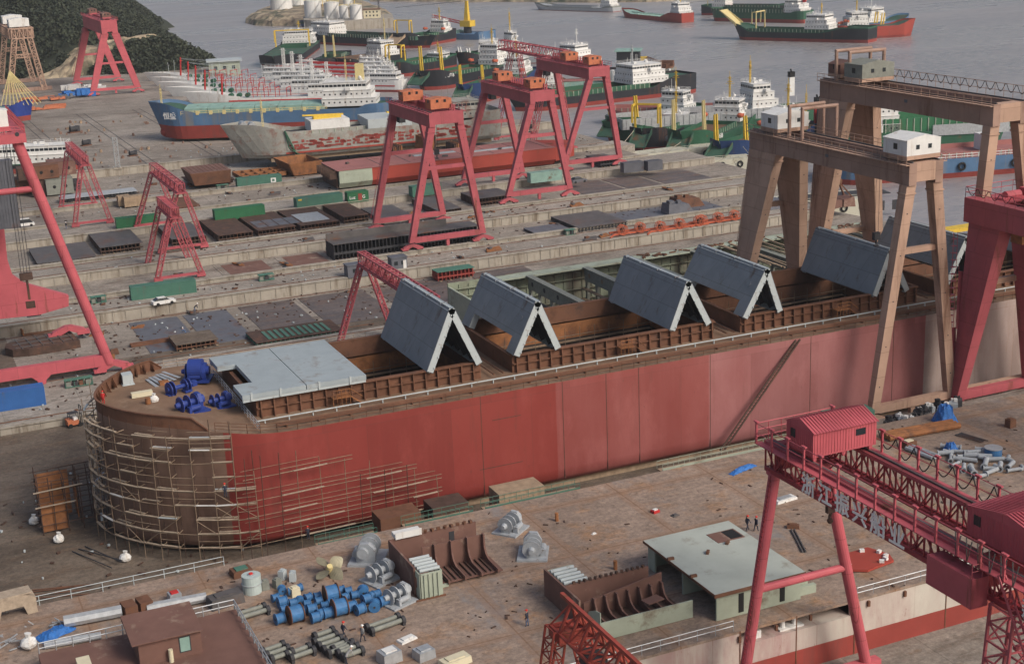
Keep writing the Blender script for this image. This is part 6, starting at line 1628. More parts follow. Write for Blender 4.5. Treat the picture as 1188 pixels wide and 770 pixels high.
MB().box(10.2, 11.6, 1.2, 3.4, 0, 1.6).box(10.2, 12.2, .6, 1.1, 0, .9).build('side_locker', 'palegreen', t)
# flat red piece with white fittings, boards, pipes
a = at(1003, 651, D); t = thing('red_plate_piece', 'flat dull red hull piece with white fittings lying on the deck', 'steel piece', a, .1)
MB().prism([(-3.2, -1), (-1.6, -2.2), (2.2, -2.0), (2.9, -.6), (2.2, 1.9), (-1.4, 2.1)], .1, .35, 'z').build('plate', 'red_hull', t)
b = MB()
for x, y in ((1.6, -1.4), (2.1, -.9), (.8, -1.7), (2.2, .2), (-2.6, -.4), (.9, 1.4), (-1, 1.8)): b.cbox((x, y, .5), (.5, .35, .3), x*3)
b.build_many('white_fitting', 'white', t)
def rods(name, label, cat, a, c, n, m, w_=.22, gap=.35, z=.15, rnd_=0.):
    d = c-a; t = thing(name, label, cat, a); nn = Vector((-d.y, d.x, 0)).normalized(); r = random.Random(int(a.x*9))
    for k in range(n): MB().tube(nn*gap*k+Vector((0, 0, z)), d+nn*gap*k*(1+rnd_*r.uniform(-1, 1))+Vector((0, 0, z+r.uniform(0, rnd_))), w_/2, 8).build('pipe', m, t)
    return t
rods('pipe_bundle', 'two long pale pipes lying beside the scattered pipe fittings', 'pipes', at(1051, 522, D), at(1082, 534, D), 3, 'grey', .5, .55, .3)
rods('rusty_pipe_stack', 'stack of long rust orange pipes in front of the tan gantry foot', 'pipes', at(1031, 512, D), at(1113, 497, D), 3, 'rust_orange', .8, .8, .45)
rods('dark_rods', 'dark thin rods lying on the deck right of the rust orange pipes', 'rods', at(1108, 505, D), at(1139, 515, D), 5, 'steel', .15, .3, .1, .3)
rods('angle_bars', 'two dark angle bars on the deck behind the deckhouse block', 'bars', at(918, 615, D), at(931, 641, D), 2, 'steel', .22, .35, .1)
rods('white_duct_pipe', 'long pale spiral duct lying at the lower left of the deck', 'duct', at(75, 728, D), at(142, 715, D), 1, 'galv', 1.25, 1, .7)
rods('white_duct_pipe', 'second pale duct in line behind the brown clamp, lower left', 'duct', at(171, 711, D), at(240, 698, D), 1, 'galv', 1.05, 1, .6)
rods('thin_pipes', 'thin grey pipes lying in front of the pale ducts, lower left', 'pipes', at(52, 753, D), at(118, 741, D), 2, 'galv', .5, .6, .3)
rods('rusty_rods', 'thin rusty rods lying on the dock floor, lower left', 'rods', at(8, 697, 0), at(105, 690, 0), 4, 'rust', .14, .7, .1, .6)
rods('scrap_rods', 'bent dark rods on the dock floor beside the white bulk bag', 'rods', at(84, 640, 0), at(130, 662, 0), 3, 'dark', .14, .9, .1, .8)
a = at(144, 716, D); t = thing('pipe_clamp', 'rusty brown plate clamp between the two pale ducts', 'clamp', a, .15); MB().box(0, 1.3, -.8, 1, .1, 1.35).box(1.6, 2.9, -.8, 1, .1, 1.35).build('clamp_plate', 'rust', t)
# scattered pipe fittings
PF = [(1097, 529, 1.9), (1103, 533, 2.6), (1112, 527, 2.2), (1120, 536, 2.8), (1128, 528, 2.0), (1108, 541, 1.8), (1135, 533, 3.2), (1143, 541, 2.4), (1128, 549, 2.0), (1118, 546, 1.6), (1150, 550, 2.2), (1137, 555, 1.7), (1160, 545, 1.5), (1172, 543, 1.8), (1103, 522, 2.4), (1142, 524, 2.2), (1156, 536, 1.9), (1122, 531, 2.6), (1148, 546, 1.4), (1176, 548, 1.6)]
r = random.Random(13); nm = ('straight', 'bent', 'flanged')
for i, (px, py, L) in enumerate(PF):
    a = at(px, py, D); t = thing('pipe_spool', '', 'pipe', a, r.uniform(-1.2, 1.2), 'scattered grey pipe spools'); k = i % 3; rr_ = r.uniform(.2, .34)
    b = MB().tube((-L/2, 0, rr_+.1), (L/2, 0, rr_+.1+r.uniform(0, .25)), rr_, 12, cap=False)
    if k == 1: b.poly([(L/2, 0, rr_+.1), (L/2+.35, .15, rr_+.1), (L/2+.55, .5, rr_+.15), (L/2+.6, 1.0, rr_+.2)], rr_, 12)
    b.build('pipe', 'grey', t); b = MB().tube((-L/2-.05, 0, rr_+.1), (-L/2+.05, 0, rr_+.1), rr_*1.45, 14)
    if k == 2: b.tube((L/2-.05, 0, rr_+.2), (L/2+.05, 0, rr_+.2), rr_*1.45, 14)
    b.build('pipe_flange', 'grey', t); MB().tube((-L/2-.06, 0, rr_+.1), (-L/2-.051, 0, rr_+.1), rr_*.85, 12).build('pipe_mouth', 'dark', t)
    t['label'] = '%s grey pipe spool, %s of the scattered pipe pile' % (nm[k], ordn(sorted(q[0] for q in PF).index(px), len(PF)))
a = at(1152, 529, D); t = thing('paint_drum', 'squat blue round tub standing right of the scattered pipes', 'tub', a); MB().tube((0, 0, 0), (0, 0, 1.1), 1.05, 22).build('body', 'blue_drum', t); MB().tube((0, 0, 1.1), (0, 0, 1.18), 1.1, 22).build('rim', 'galv', t)
def tarp(label, p, z, L, w_, h, rz=0., peak=True):
    a = at(*p, z); b = MB(); r = random.Random(int(p[0])); nx, ny = 12, 8
    for j in range(ny+1):
        for i in range(nx+1):
            u, v = i/nx, j/ny; e = min(u, 1-u, v, 1-v)*2.2; hh = h*min(1, e*1.6)*(r.uniform(.8, 1.05) if e > 0 else 0)+.04
            b.v.append(((u-.5)*L+r.uniform(-.1, .1), (v-.5)*w_+r.uniform(-.1, .1), hh))
    for j in range(ny):
        for i in range(nx): k = j*(nx+1)+i; b.f.append([k, k+1, k+nx+2, k+nx+1]); b.m.append(0)
    o = b.build('tarpaulin', 'tarp', None, a); o.rotation_euler = (0, 0, rz); tag(o, label, 'tarpaulin', 'blue tarpaulins'); return o
tarp('blue tarpaulin draped over a tall heap beside the dark red gantry leg', (1096, 489, ), D, 2.8, 2.4, 2.4)
tarp('small blue tarpaulin cone behind the scattered pipes', (1103, 524), D, 1.6, 1.6, 1.3)
tarp('long flat blue tarpaulin strip behind the foreground gantry end', (862, 545), D, 4.6, .9, .5, .3)
tarp('crumpled blue tarpaulin at the lower left corner of the deck', (64, 735), D, 3.8, 2.0, .6, .5)
# machine parts heaped along the ship side by the gantries
r = random.Random(17); base = []
for i in range(34):
    u = i/33; px = 1024+u*86+r.uniform(-2, 2); py = 503-u*28+r.uniform(-7, 5); a = at(px, py, 6 if False else 4.0)
    if i < 3:
        t = thing('machine_part', '', 'machine part', a); MB().cbox((0, 0, .5), (.9, .8, .9)).tube((-.4, 0, .9), (.5, 0, .9), .3, 10).build('body', ('dark', 'grey', 'steel')[i], t); MB().tube((.2, 0, .9), (.2, 0, 1.5), .12, 8).cbox((-.2, 0, 1.3), (.4, .5, .3)).build('fitting', ('dark', 'white', 'dark')[i], t); base.append(t)
    else: t = copy_tree(base[i % 3], a)
    t.rotation_euler = (0, 0, r.uniform(0, 6)); t.scale = (r.uniform(.7, 1.3),)*3; t['label'] = 'small engine part in the dark heap between the tan gantry feet and the deck'; t['group'] = 'engine parts heaped by the tan gantry'; t['category'] = 'machine part'
struct('apron', MB().box(103, 113, 146.8, 152.5, -1, 2.0).box(104, 232, 146.4, 152.5, 2.0, 3.95), 'ground')
# small items on deck
def item(name, label, cat, p, z, dims, m, rz=0., group=None, extra=None):
    a = at(*p, z); t = thing(name, label, cat, a, rz, group); L, w_, h = dims
    MB().hexa([(-L/2, -w_/2, 0), (L/2, -w_/2, 0), (L/2, w_/2, 0), (-L/2, w_/2, 0), (-L*.47, -w_*.47, h), (L*.47, -w_*.47, h), (L*.47, w_*.47, h), (-L*.47, w_*.47, h)]).build('body', m, t)
    MB().box(-L*.3, L*.3, -w_*.3, w_*.3, h+.002, h+.12).build('lid', extra or m, t); return t
item('steel_box', 'pale open box with rusty sides between the pipes', 'box', (1054, 518), D, (1.8, 1.2, .8), 'rust', .1, None, 'cream')
item('steel_box', 'rusty upright box at the right edge of the deck', 'box', (1172, 495), D, (1.1, 1., 1.1), 'rust', .1)
item('rusty_bracket', 'small rusty bracket on the open deck behind the deckhouse block', 'bracket', (920, 612), D, (1.4, .7, .4), 'rust', -.6)
item('white_valve_rack', 'white pipe rack on the deck behind the left tube leg', 'pipe rack', (910, 580), D, (3., 1.2, .3), 'white', .1, None, 'galv')
item('scrap_bit', 'small red and white bundle on the open deck', 'bundle', (760, 594), D, (.9, .7, .3), 'cloth_red', .2, None, 'white')
item('scrap_bit', 'dark round lid lying right of the red and white bundle', 'lid', (783, 598), D, (.9, .7, .1), 'steel', .2)
item('paper_scrap', 'white paper scrap lying left on the open deck', 'paper', (689, 619), D, (.6, .35, .03), 'white', .2)
item('tool_pallet', 'white crated machine at the bottom edge of the deck', 'machine', (452, 766), D, (2.0, 1.6, 1.1), 'galv', .2, None, 'white')
item('tool_pallet', 'grey crated machine right of the white one at the bottom edge', 'machine', (492, 762), D, (1.8, 1.5, .9), 'galv', .2)
item('cream_box', 'cream steel box cut by the bottom edge', 'box', (528, 770), D, (3., 1.4, .7), 'cream', .2)
item('cloth_sheet', 'white crumpled sheet on the deck right of the roller set', 'sheet', (472, 742), D, (1.9, 1.0, .2), 'white', .3)
item('red_white_net', 'red topped white crate beside the lower left railing', 'crate', (203, 696), D, (1.3, 1.2, .9), 'galv', .1, None, 'cloth_red')
item('grey_awning', 'dark grey sheet roof left of the roller pair', 'sheet', (262, 700), D, (3.6, 1.8, 1.1), 'steel', .15)
item('steel_frame_box', 'rusty ribbed box at the end of the lower left railing', 'box', (280, 666), D, (2.2, 1.6, .7), 'rust', .1, None, 'green_c')
item('wood_crate', 'pair of tan crates beside the grey winch, left', 'crate', (342, 690), D, (1.0, .9, .9), 'cream', .2)
item('wood_bits', 'heap of broken timber left of the awning', 'timber', (236, 692), D, (2.4, 1.6, .3), 'wood', .4)
for k, (px, py, l) in enumerate(((308, 683, 'grey pump beside the round aqua tank, left one'), (322, 681, 'grey pump beside the round aqua tank, right one'), (328, 671, 'pale rag bundle behind the drums, left one'), (340, 673, 'pale rag bundle behind the drums, right one'))): item('small_machine', l, 'machine', (px, py), D, (.8, .7, 1.), 'greygreen' if k < 2 else 'cover_edge', k*.4)
# lower left: raised brown block with cabin
t = thing('deck_block', 'low brown deck block with a small cabin on it at the bottom left', 'steel block', (8.5, 121, D))
MB().box(-1.5, 17.5, -6, 11.3, 0, 1.6).build('top_plate', 'primer', t)
MB().box(6.8, 12.6, 4.0, 7.6, 1.6, 4.0).build('cabin', 'primer', t); MB().hexa([(6.2, 3.6, 4.003), (12.8, 3.6, 4.003), (12.8, 9.6, 4.003), (6.2, 9.6, 4.003), (6.2, 3.6, 4.1), (12.8, 3.6, 4.1), (12.8, 9.6, 4.4), (6.2, 9.6, 4.4)]).build('cabin_roof', 'primer', t)
MB().box(10.6, 11.5, 3.95, 3.999, 2.2, 3.6).build('window', 'teal', t); MB().box(10.5, 11.6, 3.96, 3.998, 2.1, 3.7).build('window_frame', 'dark', t)
MB().tube((9.6, 3.6, 1.6), (9.6, 3.6, 2.9), .22, 10).build('gas_bottle', 'cream', t)
b = MB(); rail_line(b, [(-1.4, 11.2, 1.6), (17.4, 11.2, 1.6), (17.4, -6, 1.6)], 1.1, 1.6, .06, 2); b.build('railing', 'galv', t)
MB().box(1.4, 2.6, 4.4, 6.4, 1.6, 2.8).build('vent_box', 'cream', t); MB().box(-.4, .4, 3.4, 4.6, 1.6, 2.9).build('vent_box', 'cover_edge', t)
a = at(14, 712, D); t = thing('timber_arch', 'orange brown arched crate at the lower left edge', 'crate', a, .1); MB().prism([(-2.4, 0), (-2.4, 1.6), (-1.4, 2.2), (1.2, 2.2), (2.4, 1.7), (2.4, 0), (1.4, 0), (1.1, 1.0), (-1.1, 1.0), (-1.4, 0)], -1, 1, 'y').build('frame', 'plank', t); MB().box(-2.1, 2.1, -.9, .9, 2.2, 2.35).build('lid', 'plank', t)
M['plank'].name = 'pale_scaffold_plank'
bag('white bulk bag among the scrap at the lower left of the deck', at(34, 752, D), 1.5)
b = MB(); r = random.Random(44)
for k in range(26): x, y = r.uniform(-3, 5), r.uniform(-2.5, 2.5); b.beam((x, y, .1+r.uniform(0, .5)), (x+r.uniform(-2, 2), y+r.uniform(-1, 1), .1+r.uniform(0, .6)), .1)
o = b.build('scrap_heap', 'galv', None, at(18, 742, D)); tag(o, 'tangle of thin pale scrap at the lower left corner', 'scrap', kind='stuff')
b = MB()
for k in range(220):
    px, py = r.choice(((r.uniform(820, 1050), r.uniform(545, 680)), (r.uniform(520, 780), r.uniform(590, 740)), (r.uniform(1020, 1188), r.uniform(490, 600)), (r.uniform(240, 480), r.uniform(660, 765))))
    a = at(px, py, D); b.cbox((a.x, a.y, D+.06), (r.uniform(.1, .7), r.uniform(.06, .25), .08), r.uniform(0, 3))
o = b.build('deck_litter', 'rust_dark'); tag(o, 'small offcuts and litter strewn over the barge deck', 'litter', kind='stuff')
b = MB()
for (x0, x1, y0, y1, z, n) in ((20, 110, 247, 277, .05, 260), (30, 130, 279.5, 289, 2.05, 60), (40, 180, 307, 316, 3.65, 70), (30, 190, 358, 377, 3.75, 110), (60, 200, 379, 387, 4.05, 60), (60, 200, 389, 423, 3.65, 160), (110, 205, 291, 304, 1.95, 70), (60, 84, 205, 240, .1, 70), (0, 34, 150, 200, .1, 120), (20, 60, 426, 470, 5.45, 60), (-10, 30, 222, 243, .95, 60)):
    for k in range(n): x, y = r.uniform(x0, x1), r.uniform(y0, y1); b.cbox((x, y, z+.08), (r.uniform(.15, .9), r.uniform(.1, .3), r.uniform(.08, .3)), r.uniform(-1.6, 1.6))
b.k = 0
o = b.build('yard_litter', 'rust_dark'); tag(o, 'small offcuts and litter strewn over the yard floors', 'litter', kind='stuff')
b = MB()
for (x0, x1, y0, y1, z, n) in ((20, 110, 247, 277, .05, 50), (30, 130, 279.5, 289, 2.05, 30), (40, 180, 307, 316, 3.65, 30), (30, 190, 358, 377, 3.75, 50), (60, 200, 389, 423, 3.65, 60), (-10, 30, 222, 243, .95, 30), (0, 34, 150, 200, .1, 40), (40, 170, 427, 450, 5.45, 40)):
    for k in range(n): x, y = r.uniform(x0, x1), r.uniform(y0, y1); b.cbox((x, y, z+.12), (r.uniform(.15, .55), r.uniform(.1, .35), r.uniform(.1, .3)), r.uniform(-1.6, 1.6))
o = b.build('pale_litter', 'cover_edge'); tag(o, 'pale scraps and bags strewn over the yard floors', 'litter', kind='stuff')

# rails let into the roadways
for (y, z) in ((279.6, 2.0), (287.6, 2.0), (308, 3.6), (315, 3.6), (345.6, 4.0), (379.5, 4.0), (386.5, 4.0), (427, 5.4), (224, .9), (242, .9), (249, 0), (276, 0)):
    o = MB().box(10, 200 if y > 270 else 80, y, y+.16, z+.004, z+.1).build('crane_rail', 'rust'); o['kind'] = 'structure'
# small stacks of steel offcuts, alike
r = random.Random(77); base = []
for (x0, x1, y0, y1, z, n) in ((24, 118, 247, 276, .05, 16), (34, 150, 279.8, 288, 2.03, 7), (40, 170, 291, 304, 1.93, 9), (50, 180, 308, 315, 3.63, 7), (40, 190, 359, 376, 3.73, 12), (60, 110, 389, 420, 3.63, 8), (24, 60, 206, 220, .05, 6), (110, 180, 322, 340, 2.63, 6)):
    for _ in range(n):
        p = (r.uniform(x0, x1), r.uniform(y0, y1), z)
        if len(base) < 3:
            k = len(base); t = thing('offcut_stack', '', 'offcuts', p); b = MB()
            for q in range(4): b.cbox((0+.1*q, .35*q-.6, .12+.06*q), (1.6+.5*k, .28, .2), .08*q)
            b.build('bars', ('rust', 'steel', 'rust_orange')[k], t); MB().cbox((-.4, .1, .4), (.7, .5, .3), .4).build('loose_block', ('dark', 'rust', 'steel')[k], t); base.append(t)
        else: t = copy_tree(base[r.randrange(3)], p)
        t.rotation_euler = (0, 0, r.choice((0, 0, pi/2))+r.uniform(-.3, .3)); t.scale = (r.uniform(.6, 1.5),)*3
        t['label'] = 'small stack of steel offcuts lying loose on the yard strips'; t['group'] = 'small offcut stacks strewn over the yard'
# ------------------------------------------------------------------ people
def body_mesh(pose):
    """skeleton grown with a skin modifier"""
    sw = {'stand': .07, 'walk': .28, 'walk2': -.22, 'bend': .12}[pose]; ln = .55 if pose == 'bend' else .03
    V = [((0, 0, .95), .135), ((ln*.4, 0, 1.2), .13), ((ln, 0, 1.42), .15), ((ln*1.1, 0, 1.53), .06), ((ln*1.15, 0, 1.62), .085), ((ln*1.2, 0, 1.72), .08)]
    E = [(0, 1), (1, 2), (2, 3), (3, 4), (4, 5)]
    for s in (-1, 1):
        k = len(V); f = sw*s
        V += [((.0, s*.10, .86), .10), ((f*.55+.03, s*.11, .48), .07), ((f-.02, s*.11, .09), .05), ((f+.14, s*.12, .04), .045)]; E += [(0, k), (k, k+1), (k+1, k+2), (k+2, k+3)]
        k = len(V); ex = -f*.6+ln
        V += [((ln, s*.20, 1.40), .07), ((ln-f*.4, s*.25, 1.13), .05), ((ex+.12, s*.22, .90), .038), ((ex+.2, s*.21, .82), .042)]; E += [(2, k), (k, k+1), (k+1, k+2), (k+2, k+3)]
    me = bpy.data.meshes.new('body'); me.from_pydata([v[0] for v in V], E, []); o = bpy.data.objects.new('body_tmp', me); C.objects.link(o)
    m = o.modifiers.new('s', 'SKIN'); sk = me.skin_vertices[0].data
    for i, v in enumerate(V): sk[i].radius = (v[1], v[1])
    sk[0].use_root = True; o.modifiers.new('u', 'SUBSURF').levels = 1
    bpy.context.view_layer.update(); dg = bpy.context.evaluated_depsgraph_get(); r_ = bpy.data.meshes.new_from_object(o.evaluated_get(dg)); bpy.data.objects.remove(o); return r_
BM = {k: body_mesh(k) for k in ('stand', 'walk', 'walk2', 'bend')}
def person(label, loc, rz, pose, top, leg, hat):
    t = thing('person', label, 'person', loc, rz, 'people at work in the yard'); me = BM[pose].copy()
    me.materials.clear()
    for x in (top, leg, 'skin', 'black'): me.materials.append(M[x])
    for p in me.polygons:
        z = p.center.z; y = abs(p.center.y); p.use_smooth = True
        p.material_index = 3 if z < .10 else (2 if z > 1.50 or (y > .17 and z < .87 and z > .7) else (1 if z < .93 and y < .19 else 0))
    b = bpy.data.objects.new('body', me); C.objects.link(b); b.parent = t
    hx = .04 if pose != 'bend' else .66
    MB().ball((hx, 0, 1.74), .135, 10, .85).cbox((hx+.08, 0, 1.72), (.22, .2, .02)).build('helmet', hat, t); return t
person('man in dark jacket and blue jeans with red helmet beside the lattice gantry', at(612, 726, D), 2.2, 'stand', 'cloth_dark', 'cloth_blue', 'helmet_red')
person('man in dark clothes with white and red helmet walking in front of the drums', at(399, 740, D), .3, 'walk', 'cloth_dark', 'cloth_dark', 'helmet_red')
person('man in pale jacket with white helmet walking beside the roller sets', at(421, 744, D), .5, 'walk2', 'cloth_grey', 'cloth_dark', 'helmet_white')
person('left of two men in dark clothes with red helmets walking on the deck', at(867, 615, D), .2, 'walk', 'cloth_dark', 'cloth_dark', 'helmet_red')
person('right of two men in dark clothes with red helmets walking on the deck', at(877, 616, D), .2, 'walk2', 'cloth_dark', 'cloth_dark', 'helmet_red')
person('man in white helmet cut by the bottom edge of the deck', at(402, 771, D), .2, 'bend', 'cloth_grey', 'cloth_dark', 'helmet_white')
person('worker in dark overalls bending on the grey floor plates under the white car', at(226, 362, .1), -.5, 'bend', 'cloth_dark', 'cloth_blue', 'helmet_white')
person('worker standing alone on the pale concrete near the small lattice gantry', at(77, 266, 4.), .4, 'stand', 'cloth_dark', 'cloth_blue', 'helmet_white')
person('worker with a yellow helmet standing behind the dark green container', at(999, 506, D), .4, 'stand', 'cloth_dark', 'cloth_dark', 'helmet_yellow')
person('worker in red at the very tip of the ship bow', (21.2, 177.0, tz(21.2)+.03), 1.2, 'stand', 'cloth_red', 'cloth_red', 'helmet_red')
person('worker with white helmet beside a dark machine on the pale concrete', at(96, 392, .1), 1.2, 'stand', 'cloth_dark', 'cloth_dark', 'helmet_white')
person('worker in a red helmet on a plank of the bow scaffolding', aty(262, 577, YC-HB-1.6), 1.5, 'stand', 'cloth_dark', 'cloth_dark', 'helmet_red')
person('worker on the low staging beside the red hull', aty(358, 626, YC-HB-1.6), 1.5, 'stand', 'cloth_dark', 'cloth_dark', 'helmet_red')
person('worker standing near the rounded dark bow block', at(216, 391, .1), 2.2, 'bend', 'cloth_blue', 'cloth_dark', 'helmet_white')
# ------------------------------------------------------------------ vessels
def hull_mesh(t, L, B, dep, boot, cols, bow=.16, stern=.06, sheer=1.5, sheer_s=.8, keel=-1.2, rake=.045, bulw=.9, full=1.6, bulb=False, deckm='green_deck', fl=.9):
    """stern at x=0, bow at x=L; z=0 is the waterline. cols = (boot colour, side colour, bulwark colour)"""
    n = 40; st = [i/n for i in range(n+1)]
    def hw(u):
        if u > 1-bow: q = (u-1+bow)/bow; return max(.02, (1-q**full))
        if u < stern: q = 1-u/stern; return 1-.22*q*q
        return 1
    def top(u):
        z = dep
        if u > 1-bow*1.25: z += sheer*smooth((u-1+bow*1.25)/(bow*.9))
        if u < stern*2.2: z += sheer_s*smooth((stern*2.2-u)/(stern*1.2))
        return z
    def strip_(name, m, f0, f1, w0, w1, parent=t):
        b = MB()
        for s in (-1, 1):
            k0 = len(b.v)
            for u in st:
                for (f, w_) in ((f0, w0), (f1, w1)):
                    z = f(u); rk = L*rake*(max(0, z)/max(1, dep+sheer))*(1 if u > 1-bow else 0)*((u-1+bow)/bow if u > 1-bow else 0)
                    y = s*B/2*hw(u)*w_(u); b.v.append((u*L*(1-rake)+rk, y, z))
            for i in range(n): k = k0+2*i; b.f.append([k, k+2, k+3, k+1]); b.m.append(0)
        b.quad((0, -B/2*hw(0)*w0(0), f0(0)), (0, B/2*hw(0)*w0(0), f0(0)), (0, B/2*hw(0)*w1(0), f1(0)), (0, -B/2*hw(0)*w1(0), f1(0)))
        o = b.build(name, m, parent)
        return o
    one = lambda u: 1.0
    low = lambda u: fl
    strip_('boot_plating', cols[0], lambda u: keel, lambda u: boot, lambda u: .86 if keel < -.5 or u > .9 or True else 1, lambda u: .97)
    strip_('side_plating', cols[1], lambda u: boot, top, lambda u: .97, one)
    strip_('bulwark', cols[2], top, lambda u: top(u)+bulw*(1 if (u > 1-bow*1.3 or u < stern*2) else .35), one, one)
    b = MB()
    for i in range(n):
        u, v = st[i], st[i+1]
        def P_(u, s):
            z = top(u)-.02; rk = L*rake*(max(0, z)/max(1, dep+sheer))*(1 if u > 1-bow else 0)*((u-1+bow)/bow if u > 1-bow else 0)
            return (u*L*(1-rake)+rk, s*B/2*hw(u), z)
        b.quad(P_(u, -1), P_(v, -1), P_(v, 1), P_(u, 1))
    b.build('deck', deckm, t)
    if bulb: MB().ball((L*(1-rake)-.3, 0, bulb), 1.7, 12, .95).build('bulbous_bow', cols[0], t)
def superstr(t, x0, L, W, z, tiers=3, m='white', h=2.5, wings=True, face=1, step=.9):
    """tiers of cabins; face=1 looks to the bow"""
    for k in range(tiers):
        s = k*step; last = k == tiers-1; Wk = W-(0 if k == 0 else .6*k) if not last else W*.86
        a, c = (x0+s*(1.5 if face > 0 else .3), x0+L-s*(.3 if face > 0 else 1.5)) if True else (x0, x0+L)
        if c-a < 2.5: a, c = c-2.5, c
        o = MB().box(a, c, -Wk/2, Wk/2, z+k*h, z+(k+1)*h-.12).build('cabin_tier', m, t)
        MB().box(a-.15, c+.15, -Wk/2-.2, Wk/2+.2, z+(k+1)*h-.12, z+(k+1)*h).build('deck_edge', m, o)
        b = MB(); zz = z+k*h
        if last:
            b.box(a-.02, c+.02, -Wk/2-.02, Wk/2+.02, zz+1.0, zz+1.75)
            o2 = b.build('window_band', 'glass', o); b = MB()
            y = -Wk/2
            while y < Wk/2: b.box(a-.05, a+.02, y, y+.16, zz+.95, zz+1.8).box(c-.02, c+.05, y, y+.16, zz+.95, zz+1.8); y += 1.3
            x = a
            while x < c: b.box(x, x+.16, -Wk/2-.05, -Wk/2+.02, zz+.95, zz+1.8).box(x, x+.16, Wk/2-.02, Wk/2+.05, zz+.95, zz+1.8); x += 1.3
            b.build('mullions', m, o)
        else:
            x = a+.8
            while x < c-.5: b.box(x, x+.5, -Wk/2-.03, -Wk/2+.02, zz+1.0, zz+1.5).box(x, x+.5, Wk/2-.02, Wk/2+.03, zz+1.0, zz+1.5); x += 1.7
            y = -Wk/2+.8
            while y < Wk/2-.5: b.box(a-.03, a+.02, y, y+.5, zz+1.0, zz+1.5).box(c-.02, c+.03, y, y+.5, zz+1.0, zz+1.5); y += 1.8
            b.build('portholes', 'dark', o)
    zt = z+tiers*h; b = MB()
    ra = random.Random(int(L*7+z*3+W)); an = MB()
    for q in range(4):
        ax2, ay = ra.uniform(a, c), ra.uniform(-Wk*.4, Wk*.4); an.tube((ax2, ay, zt), (ax2, ay, zt+ra.uniform(1.5, 4)), .07, 4)
    for q in range(3): an.cbox((ra.uniform(a+.5, c-.5), ra.uniform(-Wk*.35, Wk*.35), zt+.35), (ra.uniform(.6, 1.4), ra.uniform(.6, 1.2), .7))
    an.ball((ra.uniform(a+.5, c-.5), ra.uniform(-2, 2), zt+.9), .55, 8)
    an.build('roof_gear', m, t)
    if wings: MB().box(x0+L*.45, x0+L*.45+1.6, -W/2-1., W/2+1., zt-h, zt-h+.9).build('bridge_wing', m, t)
    rail_line(b, [(a, -Wk/2, zt), (c, -Wk/2, zt), (c, Wk/2, zt), (a, Wk/2, zt), (a, -Wk/2, zt)], .9, 1.8, .04, 2); b.build('top_railing', m, t)
    return (a+c)/2, zt
def mast(t, x, z, h, m='yellow', y=0.):
    b = MB().truss((x, y, z), (x, y, z+h*.8), .4, .4, 5, .10).beam((x, y-1.3, z+h*.55), (x, y+1.3, z+h*.55), .14).beam((x, y-.8, z+h*.75), (x, y+.8, z+h*.75), .12).tube((x, y, z+h*.8), (x, y, z+h), .07, 5)
    b.cbox((x, y, z+h*.62), (.35, 1.5, .25)); b.build('mast', m, t)
def funnel(t, x, z, h, m='white', y=0.): o = MB().box(x-.9, x+.9, y-.8, y+.8, z, z+h).build('funnel', m, t); MB().tube((x, y, z+h), (x+.3, y, z+h+.9), .28, 8).box(x-.95, x+.95, y-.85, y+.85, z+h*.78, z+h).build('funnel_top', 'black', o)
def boat_(t, x, y, z): MB().ball((x, y, z), 1.1, 10, .8).cbox((x-.9, y, z-.1), (2.2, 1.5, 1.1)).build('lifeboat', 'orange2', t)
def hold(t, x0, x1, B, z, m='green_deck', h=1.6, inn='brown_cargo', ribs_=True):
    b = MB().box(x0, x1, -B/2, -B/2+.35, z, z+h).box(x0, x1, B/2-.35, B/2, z, z+h).box(x0, x0+.35, -B/2, B/2, z, z+h-.02).box(x1-.35, x1, -B/2, B/2, z, z+h-.02)
    o = b.build('coaming', m, t)
    MB().box(x0+.36, x1-.36, -B/2+.36, B/2-.36, z+.02, z+.35).build('cargo_floor', inn, t)
    if ribs_:
        b = MB(); x = x0+.6
        while x < x1: b.box(x, x+.25, -B/2-.18, -B/2, z, z+h-.1).box(x, x+.25, B/2, B/2+.18, z, z+h-.1); x += 2.2
        b.build('coaming_stays', 'palegreen' if m != 'galv' else 'galv', o)
def covers(t, x0, x1, B, z, m='teal', h=1.5, n=5):
    for k in range(n):
        a = x0+(x1-x0)*k/n; MB().prism([(-B/2, z), (-B/2, z+h*.7), (0, z+h), (B/2, z+h*.7), (B/2, z)], a+.1, a+(x1-x0)/n-.1, 'x').build('hatch_cover', m, t)
def posts(t, x, W, z, h, m='yellow', lean=2.0, arch=False):
    for s in (-1, 1):
        for dx in (0, 1.4) if not arch else (0,):
            b = MB().beam((x+dx, s*W/2, z), (x+dx+lean*(.3 if not arch else 0), s*(W/2-.1), z+h), .66, .66, .45, .45)
            if arch: b.beam((x, s*W/2, z+h), (x+2.4, s*W/2, z+h-.3), .6).beam((x+2.4, s*W/2, z+h-.3), (x+2.6, s*W/2, z+h*.3), .55)
            b.build('ramp_post', m, t)
    if arch: MB().beam((x, -W/2, z+h), (x, W/2, z+h), .6).build('cross_bar', m, t)
def ramp(t, x, W, z, L=10, m='green', drop=-2.5):
    if m == 'green': L, W, m = 6.5, W*.8, 'green_deck'
    b = MB().hexa([(x, -W/2, z-.4), (x+L, -W/2, z+drop-.2), (x+L, W/2, z+drop-.2), (x, W/2, z-.4), (x, -W/2, z), (x+L, -W/2, z+drop+.1), (x+L, W/2, z+drop+.1), (x, W/2, z)])
    for s in (-1, 1): b.hexa([(x, s*W/2-.15, z), (x+L, s*W/2-.15, z+drop), (x+L, s*W/2+.15, z+drop), (x, s*W/2+.15, z), (x, s*W/2-.15, z+1.5), (x+L, s*W/2-.15, z+drop+.3), (x+L, s*W/2+.15, z+drop+.3), (x, s*W/2+.15, z+1.5)])
    b.build('bow_ramp', m, t)
